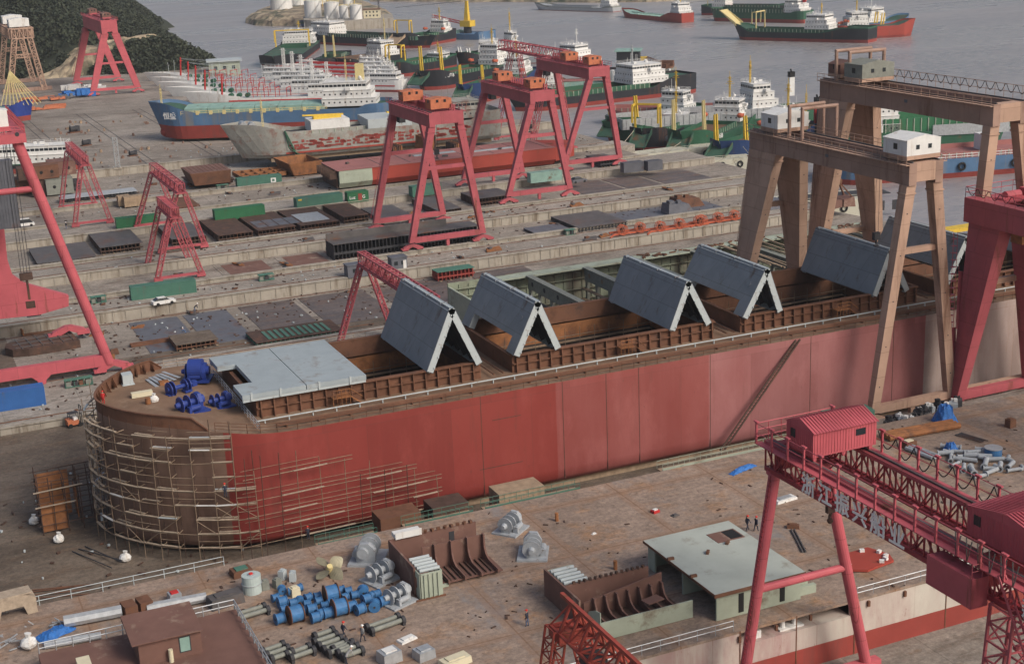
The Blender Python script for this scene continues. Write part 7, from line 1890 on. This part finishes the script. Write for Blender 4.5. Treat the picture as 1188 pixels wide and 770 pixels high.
def ropes(label, pairs):
    for i, (a, c) in enumerate(pairs):
        b = MB(); n = 8; pts = []
        for k in range(n+1):
            u = k/n; p = a+(c-a)*u; pts.append((p.x-a.x, p.y-a.y, p.z-a.z-1.4*sin(pi*u)))
        b.poly(pts, .10, 4); o = b.build('mooring_rope', 'rope', None, a); tag(o, label[i], 'rope', 'mooring ropes')
def vessel(name, label, stern_px, bow_px, B, z=WZ, group='vessels moored or anchored off the yard', cat='ship'):
    a, c = at(*stern_px, z), at(*bow_px, z); t = thing(name, label, cat, a, atan2(c.y-a.y, c.x-a.x), group); return t, (c-a).length
DARKB = ('red_boot', 'black_hull', 'black_hull')

# anchored in the open water
t, L = vessel('cargo_ship', 'long grey low ship anchored at the top edge, left of the red one', (716, 14), (621, 11), 12)
hull_mesh(t, L, 12, 2.4, .4, ('red_boot', 'galv', 'greygreen'), deckm='galv', sheer=1.8); hold(t, L*.25, L*.85, 9, 2.4, 'galv', 1.2, 'steel'); x, zt = superstr(t, 2, 10, 9, 3.0, 3); mast(t, x, zt, 4, 'white')
t, L = vessel('cargo_ship', 'red hulled tanker with white bridge anchored at the top, right of the grey one', (798, 26.5), (722, 19), 12)
hull_mesh(t, L, 12, 2.6, .3, ('red_boot', 'red_hull', 'red_hull'), deckm='teal', sheer=2, sheer_s=2.5, stern=.14); b = MB()
for k in range(9): b.box(14+k*5, 14.4+k*5, -5, 5, 2.6, 3.3); b.tube((13+k*5, -2, 3.4), (16+k*5, 2, 3.4), .4, 6)
b.tube((12, 0, 3.5), (L*.9, 0, 3.5), .35, 6).build('deck_pipes', 'teal', t); x, zt = superstr(t, 2, 11, 10, 4.6, 3); mast(t, x, zt, 6); boat_(t, 14, -4.5, 5.8)
t, L = vessel('cargo_ship', 'dark red freighter with pale cranes lying behind the green one, top right', (818, 17), (914, 18), 14)
hull_mesh(t, L, 14, 5, 1.4, ('red_boot', 'black_hull', 'green'), deckm='green_deck'); hold(t, L*.28, L*.93, 11, 5, 'green_deck', 1.8, 'red_boot'); x, zt = superstr(t, 8, 10, 11, 5.4, 3); mast(t, 2, 5, 12, 'paleyellow'); MB().beam((6, 0, 9), (0, -2, 17), .6).beam((7, 3, 9), (-6, 3, 19), .5).build('derrick', 'paleyellow', t)
t, L = vessel('cargo_ship', 'long green and red freighter with bridge at its right end, top right', (938, 26.5), (825, 23.5), 15)
hull_mesh(t, L, 15, 5.6, 2.2, ('red_boot', 'green', 'green'), deckm='green_deck', bow=.08); hold(t, L*.2, L*.93, 12, 5.6, 'green', 2.4, 'red_boot'); x, zt = superstr(t, 2, 12, 12, 6.2, 3); mast(t, x, zt, 6, 'cloth_red'); funnel(t, 3, 12, 4, 'cloth_red'); MB().beam((4, 0, 12), (-9, 2, 15), .4).build('derrick', 'galv', t)
t, L = vessel('cargo_ship', 'dark green hulled carrier with pale bow ramp and yellow arch, anchored centre right', (1012, 49), (852, 45), 15)
L_ = L; hull_mesh(t, L, 15, 4.6, 1.6, ('red_boot', 'black_hull', 'green'), deckm='green_deck', sheer=3, sheer_s=2.5, bow=.1, stern=.16); hold(t, L*.3, L*.86, 12, 4.6, 'green', 1.8); x, zt = superstr(t, 22, 14, 12, 6.5, 3); mast(t, x-1, zt, 7); posts(t, L-16, 10, 6, 9, 'paleyellow', arch=True); ramp(t, L-3, 8, 7.5, 10, 'paleyellow', 8); boat_(t, 18, -5.4, 10)
t, L = vessel('cargo_ship', 'red hulled coaster with white bridge moored astern of the green carrier', (968, 46), (1004, 44), 13)
hull_mesh(t, max(L, 45), 13, 6, 1.2, ('red_boot', 'red_hull', 'red_hull'), sheer=2); x, zt = superstr(t, 5, 12, 11, 6.5, 3); mast(t, x, zt, 8); boat_(t, 2, -5, 9); posts(t, 24, 9, 7, 6, 'yellow')
t, L = vessel('cargo_ship', 'blue hulled coaster with white bridge at the right end of the anchored row', (984, 42), (1018, 38), 13)
hull_mesh(t, max(L, 48), 13, 6, 1.2, ('red_boot', 'blue_h', 'blue_h'), sheer=2); x, zt = superstr(t, 10, 13, 11, 6.5, 3); mast(t, x, zt, 8, 'white'); posts(t, 3, 9, 7, 6, 'yellow')
t, L = vessel('tug', 'small blue boat with white cabin lying under the island tanks', (371, 32), (348, 31), 6, cat='boat')
hull_mesh(t, L, 6, 1.8, .3, ('red_boot', 'blue_dk', 'blue_dk')); superstr(t, 3, L*.45, 4.6, 2.0, 2, h=2.2)
t, L = vessel('tug', 'second small dark boat lying by the island quay, right of the blue one', (394, 29), (384, 28), 5, cat='boat')
hull_mesh(t, max(L, 14), 5, 1.8, .3, ('red_boot', 'blue_dk', 'blue_dk')); superstr(t, 2, 5, 4, 2.0, 2, h=2.2)

# middle water
t, L = vessel('dredger', 'rusty grey dredger with a big black house on its deck', (782, 86), (694, 88), 14)
hull_mesh(t, L, 14, 2.6, .2, ('primer', 'greygreen', 'rust'), bow=.04, sheer=.3, deckm='rust'); MB().box(L-19, L-9, -6, 6, 2.6, 11).build('engine_house', 'black_hull', t); MB().box(L-20, L-8, -6.5, 6.5, 11.003, 11.4).build('house_roof', 'teal', t)
b = MB(); r = random.Random(8)
for k in range(26): x = r.uniform(2, L-22); b.cbox((x, r.uniform(-5, 5), 3.2+r.uniform(0, 2)), (r.uniform(1, 5), r.uniform(.5, 2.5), r.uniform(.6, 2.5)), r.uniform(-.3, .3))
b.truss((2, 0, 3), (L-22, 0, 7), 3, 2, 10, .25); b.build('dredging_gear', 'rust', t); MB().box(12, 15, -2, 1, 3, 8).build('spud_housing', 'yellow', t); mast(t, L-26, 3, 9, 'galv')
t, L = vessel('barge', 'low pink brown empty barge lying in front of the rusty dredger', (775, 96), (640, 99), 9, cat='barge')
hull_mesh(t, L, 9, 1.8, .2, ('red_boot', 'primer', 'primer'), bow=.05, sheer=.3, deckm='red_deck')
t, L = vessel('barge', 'pale teal barge with two white tanks on deck, behind the green freighter', (752, 105), (600, 112), 10, cat='barge')
hull_mesh(t, L, 10, 3, .2, ('red_boot', 'teal', 'teal'), bow=.05, sheer=.3, deckm='teal'); hold(t, L*.1, L*.9, 7, 3, 'teal', 1.5, 'brown_cargo')
for k, x in enumerate((L*.26, L*.32)): MB().tube((x, 0, 3), (x, 0, 9), 1.5, 12).build('white_tank', 'white', t)
superstr(t, L*.66, 9, 7, 3.2, 4); mast(t, L*.70, 13.5, 8, 'white')
t, L = vessel('cargo_ship', 'green and black freighter with stern bridge, seen behind the three red box gantries', (797, 106), (590, 130), 17)
hull_mesh(t, L, 17, 4.2, 1.6, ('red_boot', 'black_hull', 'black_hull'), deckm='green_deck', stern=.13, sheer_s=3.0, bow=.1); hold(t, L*.27, L*.9, 14, 4.2, 'green', 2.0); x, zt = superstr(t, 14, 17, 14, 6, 3); mast(t, x+3, zt, 9, 'galv'); b = MB()
for k in range(7): b.cbox((3+k*3.2, -8.2, 8.2), (.8, 1.0, 1.2))
b.build_many('vent', 'white', t)
t, L = vessel('cargo_ship', 'white ship with a mast showing above the right red box gantry', (690, 80), (640, 76), 12)
hull_mesh(t, L, 12, 3, .8, ('red_boot', 'teal', 'white')); x, zt = superstr(t, 6, 14, 10, 3.5, 3); mast(t, x-2, zt, 9, 'white')

# right hand moored group
t, L = vessel('cargo_ship', 'big green hulled freighter with ribbed grey coaming and tall white bridge', (948, 146), (700, 168), 19)
hull_mesh(t, L, 19, 5.4, .6, ('red_boot', 'green', 'green'), deckm='green_deck', bow=.1, stern=.1); hold(t, L*.24, L*.95, 15.5, 5.4, 'galv', 3.4, 'red_deck'); x, zt = superstr(t, 16, 11, 11.5, 6, 4, h=2.6); mast(t, x+2, zt, 9); funnel(t, 10, 11, 8)
t, L = vessel('barge', 'long pink red barge lying behind the big green hulled freighter', (900, 140), (705, 143), 12, cat='barge')
hull_mesh(t, L, 12, 4.2, .6, ('red_boot', 'red_deck', 'red_deck'), deckm='red_deck', bow=.04, sheer=.4); hold(t, L*.04, L*.96, 9.5, 4.2, 'red_deck', 1.8, 'red_deck')
t, L = vessel('cargo_ship', 'long green freighter with white bridge seen between the tan gantry girders', (960, 178), (1168, 166), 17)
hull_mesh(t, L, 17, 6.2, .6, ('red_boot', 'green', 'green'), deckm='green_deck'); hold(t, L*.26, L*.98, 14, 6.2, 'green_b', 4.2, 'brown_cargo'); x, zt = superstr(t, 6, 14, 14, 6.5, 4); mast(t, x, zt, 9); MB().box(L*.52, L*.94, -8.8, -8.4, 5, 8.2).build('grey_ribs', 'galv', t)
t, L = vessel('cargo_ship', 'blue bowed freighter with pink deck and tyre fenders behind the tan gantries', (1230, 190), (940, 212), 18)
hull_mesh(t, L, 18, 5.2, 1.5, ('red_boot', 'blue_h', 'blue_h'), deckm='red_deck', bow=.1, sheer=2.6); hold(t, L*.08, L*.84, 14, 5.2, 'red_deck', 1.6, 'red_deck')
for k in range(7):
    x = L*.15+k*L*.105; b = MB(); n = 14
    for i in range(n): u, v = 2*pi*i/n, 2*pi*(i+1)/n; b.tube((x+.95*cos(u), 9.3, 3.2+.95*sin(u)), (x+.95*cos(v), 9.3, 3.2+.95*sin(v)), .32, 5)
    b.build('tyre_fender', 'black', t)
b = MB(); rail_line(b, [(L*.1, 8.8, 5.2), (L*.85, 8.8, 5.2)], 1.4, 1.6, .09, 2); b.build('side_railing', 'white', t)
textmesh('bow_name', '吉祥91', 2.2, 'white', t, (L*.90, 8.4, 4.4), (pi/2, 0, pi-.2))
MB().box(L*.30, L*.33, -4, 4, 5.5, 10).build('deck_house', 'white', t)
t, L = vessel('cargo_ship', 'white bridged ship with red and black funnels left of the taller tan gantry', (1000, 165), (935, 168), 13)
hull_mesh(t, L, 13, 5, 1, DARKB); x, zt = superstr(t, 2, 12, 10, 5.5, 2); funnel(t, 14, 5.5, 9, 'cloth_red', -2); funnel(t, 14, 5.5, 9, 'black_hull', 2); mast(t, 18, 5, 14)
# landing craft moored bow to the slip
def craft(label, stern, bow, B, cols, postm, sh, nm=None, arch=False, rampm='green', tiers=3, bridge_at=.08, mh=9, lb=True, cover=False, dep=5, mastm='yellow', ramp_on=True, ph=8):
    t, L = vessel('landing_craft', label, stern, bow, B); hull_mesh(t, L, B, dep, 1.6, cols, deckm='green_deck', sheer=sh, bow=.16, full=2.6, sheer_s=1.2, stern=.12)
    hold(t, L*.34, L*.84, B*.72, dep, 'green', 1.6); x, zt = superstr(t, L*bridge_at, min(11, L*.17), B*.64, dep+.6, tiers, h=2.3); mast(t, x, zt, mh, mastm)
    posts(t, L*.86, B*.66, dep+sh*.8, ph, postm, arch=arch)
    if ramp_on: ramp(t, L*.97, B*.55, dep+sh*.6, 9, rampm, -dep*.7)
    if lb: boat_(t, L*(bridge_at+.2)+2, B*.4, dep+3.2); boat_(t, L*(bridge_at+.2)+2, -B*.4, dep+3.2)
    if nm: textmesh('bow_name', nm, 2.0, 'white', t, (L*.88, B/2*.88, dep+.2), (pi/2, 0, pi-.32)); textmesh('bow_name', nm, 2.0, 'white', t, (L*.80, -B/2*.98, dep+.0), (pi/2, 0, .12))
    return t, L
craft('black hulled landing craft with yellow bow posts beside the right red gantry leg', (800, 142), (712, 168), 15, ('red_boot', 'black_hull', 'green'), 'yellow', 3, '宇翔168', False, lb=False, tiers=3, mh=8)
craft('green hulled landing craft with pale bow posts and orange lifeboat', (858, 153), (790, 186), 15, ('red_boot', 'green', 'green'), 'paleyellow', 3, '宇恒168', tiers=3, ph=10)
craft('blue hulled landing craft with yellow bow posts left of the tan gantry', (930, 165), (835, 197), 15, ('red_boot', 'blue_dk', 'blue_dk'), 'yellow', 2.6, '吉安', tiers=3, arch=False)
craft('black hulled landing craft behind the yellow posted one, wide green ramp down', (792, 155), (745, 178), 13, DARKB, 'yellow', 2, None, True, tiers=1, lb=False, ph=8)
# centre group behind the red gantries
craft('black hulled landing craft with four yellow posts and orange lifeboat, centre top', (590, 85), (488, 106), 17, DARKB, 'yellow', 3, '东海8', tiers=4, ph=11)
craft('blue hulled landing craft with blue deck left of the middle red gantry', (612, 96), (538, 122), 15, ('red_boot', 'blue_dk', 'blue_dk'), 'yellow', 2.4, '吉安', tiers=3)
craft('white superstructure ship with yellow funnel behind the black landing craft', (608, 70), (530, 78), 14, DARKB, 'white', 1.5, None, tiers=4, ramp_on=False, ph=3, mh=12)
craft('black bowed landing craft with yellow arch and its ramp down, top centre left', (520, 47), (462, 57), 16, DARKB, 'yellow', 3, '华海', True, 'wood', tiers=3, bridge_at=.05)
craft('grey landing craft with white lattice posts and yellow pipes, left of centre', (520, 78), (452, 90), 15, ('red_boot', 'black_hull', 'green'), 'yellow', 2, None, True, tiers=1, lb=False, mh=6)
t, L = vessel('passenger_boat', 'grey white ship with two low bridges between the landing craft and gantries', (640, 72), (558, 74), 12)
hull_mesh(t, L, 12, 3.4, .4, ('red_boot', 'galv', 'white'), deckm='teal'); x, zt = superstr(t, L*.30, 12, 9, 3.8, 2); mast(t, x, zt, 8, 'white'); superstr(t, L*.68, 12, 9, 3.8, 3); funnel(t, L*.5, 4, 5, 'black_hull'); MB().box(L*.05, L*.28, -5, 5, 3.5, 4.6).build('hatch', 'teal', t)
t, L = vessel('cargo_ship', 'long black and green bulk barge with white bridge at its left end, upper left', (358, 49), (505, 56), 17)
hull_mesh(t, L, 17, 4.6, 1.4, DARKB, deckm='green_deck', stern=.1, sheer_s=2.5); hold(t, L*.24, L*.92, 14, 4.6, 'green_deck', 2.2); x, zt = superstr(t, 8, 20, 14, 5.4, 3); mast(t, x, zt, 4, 'white')
t, L = vessel('crane_barge', 'blue crane barge with a yellow slewing crane, top centre', (568, 45), (500, 44), 18, cat='barge')
hull_mesh(t, L, 18, 3, .2, ('blue_h', 'blue_h', 'blue_h'), deckm='blue_h', bow=.05, sheer=.2); MB().tube((L*.36, 0, 3), (L*.36, 0, 7), 2.4, 14).build('pedestal', 'black_hull', t)
c_ = MB().box(L*.36-3.6, L*.36+3.6, -3, 3, 7.003, 10.5).build('crane_house', 'yellow', t); MB().hexa([(L*.36-1.3, -1.3, 10.503), (L*.36+1.7, -1.3, 10.503), (L*.36+1.7, 1.3, 10.503), (L*.36-1.3, 1.3, 10.503), (L*.36-.8, -.7, 22), (L*.36+.6, -.7, 22), (L*.36+.6, .7, 22), (L*.36-.8, .7, 22)]).build('crane_tower', 'yellow', t)
b = MB().truss((L*.36+3, 0, 9), (L*.95, 0, 13), 1.4, 1.4, 12, .2); b.build('crane_boom', 'cloth_red', t); MB().tube((L*.36, 0, 22), (L*1.6, 0, 18), .12, 4).build('stay_cable', 'dark', t)
b = MB(); r = random.Random(12)
for k in range(22): b.cbox((L*.5+r.uniform(0, L*.4), r.uniform(-7, 7), 3.8), (r.uniform(1, 3), r.uniform(1, 2), r.uniform(.8, 2.5)), r.uniform(0, 2))
b.build('deck_gear', 'teal', t)
t, L = vessel('landing_craft', 'green barge with yellow gantry frame facing the camera, upper left', (352, 57), (318, 80), 22)
hull_mesh(t, max(L, 60), 22, 4, 1, DARKB, deckm='green_deck'); superstr(t, 6, 12, 18, 4.6, 3); mast(t, 12, 12, 6); posts(t, 38, 19, 5, 9, 'yellow', arch=True); hold(t, 22, 36, 15, 4, 'green', 1.5)
t, L = vessel('barge', 'dark brown flat barge with a white bridge and thin mast, left of centre', (462, 70), (392, 79), 18, cat='barge')
hull_mesh(t, L, 18, 3.6, .5, ('black_hull', 'black_hull', 'black_hull'), deckm='brown_cargo', bow=.06, sheer=.4); hold(t, L*.3, L*.95, 15, 3.6, 'brown_cargo', .9); superstr(t, 4, 12, 13, 3.8, 3); mast(t, 8, 11, 14, 'paleyellow')
for k, (px, l) in enumerate(((372, 'twin yellow posted barge end rising behind the white fishing boats'),)):
    t, L = vessel('landing_craft', l, (395, 70), (368, 82), 14); hull_mesh(t, max(L, 30), 14, 3.4, .6, DARKB); posts(t, 20, 5, 4, 11, 'paleyellow'); hold(t, 5, 18, 10, 3.4)

# ---- rows of laid up fishing boats
def fishing(label, stern, bow, red=False, z=WZ, full_=True):
    t, L = vessel('fishing_boat', label, stern, bow, 7.2, z, 'laid up fishing boats', 'boat')
    hull_mesh(t, L, 7.2, 3.4, 1.0, ('red_boot', 'white', 'white'), sheer=1.8, bow=.22, deckm='galv', bulw=1.0)
    MB().box(3, L*.75, -3.64, -3.6, 2.4, 2.9).box(3, L*.75, 3.6, 3.64, 2.4, 2.9).build('red_stripe', 'cloth_red', t)
    if not red:
        x, zt = superstr(t, L*.06, L*.27, 4.8, 3.6, 2, h=2.2, wings=False); b = MB().truss((x+2, 0, zt), (x+2, 0, zt+8), .9, .9, 6, .16); b.beam((x+2, -1.6, zt+5), (x+2, 1.6, zt+5), .15).beam((x+.5, 0, zt+7), (x+3.4, 0, zt+7.4), .15); b.build('lattice_mast', 'white', t)
        MB().tube((L*.80, 0, 3.4), (L*.79, 0, 12.5), .42, 8, .3).beam((L*.79, -.8, 11), (L*.79, .8, 11), .3).build('bow_post', 'cloth_red', t)
        b = MB(); rf = random.Random(int(L*9))
        for q in range(9): xx = L*rf.uniform(.08, .9); yy = rf.uniform(-2.6, 2.6); b.tube((xx, yy, 3.5), (xx+rf.uniform(-.3, .3), yy, 3.5+rf.uniform(4, 8)), .09, 4)
        for q in range(3): b.tube((L*.79, 0, 12), (L*(.1+.2*q), rf.uniform(-2, 2), 8.5), .04, 3)
        b.build('rigging', 'cover_edge', t)
        for k in range(3): MB().tube((L*(.66+.045*k), -1.2, 4.4), (L*(.66+.045*k), 1.2, 4.4), .85, 10).build('net_winch', 'green', t)
        b = MB()
        for k in range(4): b.beam((L*(.44+.06*k), -2.8, 3.4), (L*(.44+.06*k), -2.8, 7), .22).beam((L*(.44+.06*k), 2.8, 3.4), (L*(.44+.06*k), 2.8, 7), .22).beam((L*(.44+.06*k), -2.8, 7), (L*(.44+.06*k), 2.8, 7), .22)
        b.build('red_frame', 'cloth_red', t)
    else:
        superstr(t, 1.5, L*.25, 5.4, 3.4, 2, h=2.2, wings=False); b = MB()
        for y in (-2.6, -1.2, .2, 1.6, 2.8): b.beam((L*.28, y, 4.6), (L*.97, y, 5.2), .4)
        for k in range(6): b.beam((L*(.3+.11*k), -3, 4.4), (L*(.3+.11*k), 3, 4.4), .3)
        b.build('red_beams', 'cloth_red', t); mast(t, 5, 7, 6, 'white')
    return t
FB = [((432, 122), (216, 127.5)), ((415, 117), (196, 121)), ((402, 112), (186, 114.5)), ((391, 107), (178, 108.5)), ((380, 102), (170, 102.5))]
for i, (s, b_) in enumerate(FB):
    fishing('white fishing boat with red bow post, %s in its row from the blue ship' % ('first', 'second', 'third', 'fourth', 'fifth')[i], (s[0], s[1]-2), (b_[0], b_[1]-2), z=3.0)
for i, (s, b_) in enumerate((((470, 106), (318, 104)), ((466, 101), (316, 99)), ((462, 96), (316, 94)), ((456, 91), (330, 89)), ((450, 86), (345, 84)))):
    fishing('fishing boat decked with red beams, %s of its row from the near side' % ('first', 'second', 'third', 'fourth', 'fifth')[i], s, b_, True)
# ---- blue and red ship standing on the slip
a, c = at(455, 150, 6.2), at(178, 160, 6.2); L = (c-a).length
t = thing('cargo_ship', 'blue and red coaster standing dry on keel blocks at the far slipway', 'ship', a, atan2(c.y-a.y, c.x-a.x), 'ships standing dry in the yard')
hull_mesh(t, L, 15, 7.8, 4.4, ('red_boot', 'blue_h', 'blue_h'), deckm='green_deck', sheer=2.8, sheer_s=.5, keel=.2, bow=.12, rake=.05, bulw=1.1, bulb=1.9, full=2.0)
covers(t, L*.26, L*.84, 12, 7.8, 'teal', 2.6, 6); x, zt = superstr(t, 4, 17, 12, 8.6, 3); mast(t, x, zt, 8, 'paleyellow'); MB().box(8, 10.5, -1.5, 1.5, zt-1, zt+5).build('funnel', 'paleyellow', t)
mast(t, L*.95, 10, 7, 'paleyellow'); b = MB()
for k in range(10): b.box(L*.28+k*L*.055, L*.28+k*L*.055+1.0, 7.0, 7.6, 7.8, 9.0)
b.build_many('side_box', 'paleyellow', t)
b = MB(); rail_line(b, [(L*.25, 7.4, 7.8), (L*.85, 7.4, 7.8)], 1.2, 2, .07, 2); b.build('side_railing', 'paleyellow', t)
textmesh('bow_name', '恒盛', 2.3, 'white', t, (L*.925, 7.0, 6.9), (pi/2, 0, pi-.28))
MB().box(4, L*.9, -2, 2, -.8, .2).build('keel_blocks', 'wood', t)
# ---- weathered grey hulk
a, c = at(575, 157, 6.4), at(262, 186, 6.4); L = (c-a).length
t = thing('ship_hulk', 'weathered grey hull with rust patches and a white deckhouse, dry on its blocks', 'ship', a, atan2(c.y-a.y, c.x-a.x), 'ships standing dry in the yard')
hull_mesh(t, L, 14, 6.0, 1.2, ('hulk', 'hulk', 'hulk'), deckm='hulk', sheer=3.0, sheer_s=1.5, keel=.2, bow=.16, rake=.06, bulw=1.2, full=2.0)
hold(t, L*.42, L*.82, 10, 6, 'hulk', 1.2, 'dark'); MB().box(L*.56, L*.70, -4.5, 4.5, 6.2, 9.6).build('white_deckhouse', 'white', t)
MB().box(L*.58, L*.68, -1, 1, 9.6, 10.6).beam((L*.57, 0, 10.4), (L*.72, 1, 11.0), .45).build('yellow_gear', 'yellow', t); MB().beam((L*.33, 1, 8.5), (L*.42, 3, 10.3), .5).build('yellow_boom', 'yellow', t)
superstr(t, L*.06, 14, 11, 6.8, 2, 'hulk'); MB().box(L*.34, L*.50, -6.6, 6.6, 6, 9).build('forecastle_wall', 'cover_edge', t); mast(t, L*.86, 8, 10, 'paleyellow')
b = MB(); b.tube((L*.93, 2, 9.6), (L*.93, -2, 9.6), 1.1, 12).tube((L*.90, 2, 9.4), (L*.90, -1, 9.4), 1.0, 12).build('windlass', 'galv', t)
b = MB(); r = random.Random(18)
for k in range(150):
    x = L*(.12+.66*r.random()); z = r.choice((2.4, 3.3, 4.2))+r.uniform(-.2, .2); b.box(x, x+r.uniform(.6, 1.8), 6.96, 7.0, z, z+r.uniform(.35, .8)); x = L*(.12+.66*r.random())
b.build('rust_patch', 'red_boot', t); MB().box(8, L*.8, 6.94, 6.99, 1.2, 1.7).build('red_line', 'red_hull', t); MB().box(3, L*.85, -5, 5, -1, .1).build('keel_blocks', 'wood', t)
MB().poly([(L*.80, 7.4, 8), (L*.79, 7.6, 3), (L*.74, 8.5, 0)], .15, 4).beam((L*.80, 7.4, 8), (L*.76, 7.6, 0), .4).build('green_ladder', 'green', t)
# ---- boat on the slip at the far left
a = at(-60, 142, 7.5); c = at(40, 137, 7.5); L = (c-a).length
t = thing('fishing_boat', 'blue hulled boat with a fan of pale yellow poles at the left edge', 'boat', a, atan2(c.y-a.y, c.x-a.x)); hull_mesh(t, L, 8, 4.2, 1.2, ('red_boot', 'blue', 'blue'), keel=-.6, sheer=1.4, deckm='teal')
b = MB(); ax_ = L*.82
for k in range(9): b.beam((ax_-5+k*1.6, -2.5, 5), (ax_-1, 0, 17), .22).beam((ax_-5+k*1.6, 2.5, 5), (ax_-1, 0, 17), .22)
for z in (9, 13): q = (17-z)/12; b.beam((ax_-1-4*q, -2.5*q, z), (ax_-1+9*q, -2.5*q, z), .16).beam((ax_-1-4*q, 2.5*q, z), (ax_-1+9*q, 2.5*q, z), .16)
b.build('pole_fan', 'paleyellow', t); MB().box(L*.5, L*.8, -2, 2, -3.5, -.6).build('keel_blocks', 'rust', t)
# white boat hull beside the small gantry at the left
a = at(-20, 205, 4.5); c = at(100, 199, 4.5); L = (c-a).length
t = thing('passenger_boat', 'white two decked boat with red bottom standing behind the left crane', 'boat', a, atan2(c.y-a.y, c.x-a.x)); hull_mesh(t, L, 8, 3.4, 2.4, ('red_boot', 'black_hull', 'green'), keel=.1, sheer=1, deckm='teal')
superstr(t, 2, L*.80, 6.6, 3.5, 2, wings=False)
# ---- brown lattice gantry, red arch and big red box gantry at the far left
a0 = at(60, 100, 5.4)
def big_far(name, label, xs_px, foot_l, foot_r, top_y, depth, truss_, m):
    y0 = at(*foot_l, 5.4).y; xl = at(*foot_l, 5.4).x; xr = ax(foot_r[0], foot_r[1], y0); zt = az_(xs_px[0], top_y, y0); xt0, xt1 = ax(xs_px[0], top_y, y0), ax(xs_px[1], top_y, y0)
    return y0, xl, xr, zt, xt0, xt1
y0, xl, xr, zt, x0_, x1_ = big_far('', '', (117, 134), (109, 112), (161, 110), 24, 30, False, 'crane_red')
box_gantry('gantry_crane', 'faded red box gantry in front of the cut rock face, far left', (x0_+.8, x1_-.8), (xl, xr), y0, y0+48, 5.6, zt, 'crane_pink', 5.4, 2.2, 2.6, False, None, ((.12, 7, 'primer', 1), (.85, 7, 'primer', 1)), .45, None, 'gantry cranes at the hill foot', False, None, False)
y0, xl, xr, zt, x0_, x1_ = big_far('', '', (15, 33), (12, 108), (52, 104), 34, 30, True, 'crane_tan')
T = thing('lattice_gantry', 'tall brown lattice gantry with two white houses on top, far left', 'gantry crane', (xl, y0, 5.4), 0, 'gantry cranes at the hill foot')
R_ = lambda b: rel(b, (xl, y0, 5.4)); y1 = y0+40
for yy in (y0, y1):
    for a, c in ((x0_, xl), (x1_, xr)): R_(MB().truss((a, yy, zt-4), (c, yy, 5.6), 2.0, 2.0, 12, .4)).build('leg', 'crane_tan', T)
    R_(MB().truss((x0_-1, yy, zt-2), (x1_+1, yy, zt-2), 2.2, 4, 5, .4)).build('end_truss', 'crane_tan', T)
    R_(MB().truss((x0_-1, yy, (zt+5)/2+2), ((x1_+xr)/2, yy, (zt+5)/2+2), 1.4, 1.4, 6, .3)).build('cross_truss', 'crane_tan', T)
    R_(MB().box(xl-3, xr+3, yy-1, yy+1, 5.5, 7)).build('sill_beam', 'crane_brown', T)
for xx in (x0_-1, x1_+1): R_(MB().truss((xx, y0, zt-2), (xx, y1, zt-2), 1.6, 4, 12, .4)).build('girder', 'crane_tan', T)
for k in (.1, .75): R_(house(MB(), x0_-1, x1_+1, y0+40*k, y0+40*k+7, zt+.5, zt+3.6, .6)).build('trolley_house', 'white', T)
a = at(75, 118, 5.4)
for k, (px, py, L, W, h, m, l) in enumerate(((92, 113, 12, 5, 3.5, 'tarp', 'blue covered heap beneath the far left red box gantry'), (102, 105, 16, 4, 3, 'white', 'white shed roof beneath the far left red box gantry'), (48, 118, 16, 5, 2, 'orange', 'orange brown steel heap right of the blue hulled boat'), (52, 127, 14, 4, 1.6, 'orange', 'flat orange brown frame in front of the orange heap'), (70, 116, 10, 4, 2, 'steel_blue', 'grey scrap heap between the brown and red far gantries'))):
    a = at(px, py, 5.4); t = thing('steel_heap', l, 'steel heap', a, 0); r = random.Random(k)
    b = MB()
    for q in range(14): b.cbox((r.uniform(-L/2, L/2), r.uniform(-W/2, W/2), h*r.uniform(.2, .7)), (r.uniform(1, L*.4), r.uniform(.5, W*.5), h*r.uniform(.3, .8)), r.uniform(-.3, .3))
    b.build('pieces', m, t)
a = at(262, 96, 0); t = thing('stone_house', 'small grey stone house at the shore right of the wooded headland', 'building', (a.x, a.y, 2), -.2); MB().box(-7, 7, -5, 5, 0, 8).build('wall', 'palegreen', t); MB().box(-8, 8, -6, 6, 8.003, 8.6).build('roof', 'cover_edge', t)
for x in (-4, 0, 4): MB().box(x-.7, x+.7, -5.05, -5.003, 4.5, 6).build('window', 'glass', t)
# mooring ropes across to the slip
RP = [((735, 152), (690, 190)), ((790, 165), (735, 186)), ((800, 172), (770, 205)), ((845, 180), (795, 196)), ((850, 182), (870, 214)), ((905, 190), (840, 210)), ((938, 198), (870, 215)), ((862, 170), (905, 205))]
names_ = ['rope from the black landing craft bow down to the far roadway', 'rope from the black hull across to the pale pontoon', 'rope hanging from the green landing craft to the slip', 'rope from the green bow to the near pontoon', 'rope falling from the blue bow toward the tan gantry', 'long rope from the blue landing craft to the pontoon end', 'pale rope from the blue bowed freighter behind the tan gantry', 'rope crossing between the two blue hulls']
ropes(names_, [(at(a[0], a[1], 4), at(c[0], c[1], .5)) for a, c in RP])
# ------------------------------------------------------------------ air
hz = MB().box(-800, 2600, -250, 3200, -12, 82).build('haze', 'ground'); hz['kind'] = 'stuff'
hm = bpy.data.materials.new('thin_air'); hm.use_nodes = True; N = hm.node_tree.nodes; L = hm.node_tree.links
N.remove(N['Principled BSDF']); v = N.new('ShaderNodeVolumePrincipled'); v.inputs['Color'].default_value = (.86, .88, .92, 1); v.inputs['Density'].default_value = .00011; v.inputs['Anisotropy'].default_value = .2
L.new(v.outputs[0], N['Material Output'].inputs['Volume']); hz.data.materials.clear(); hz.data.materials.append(hm)
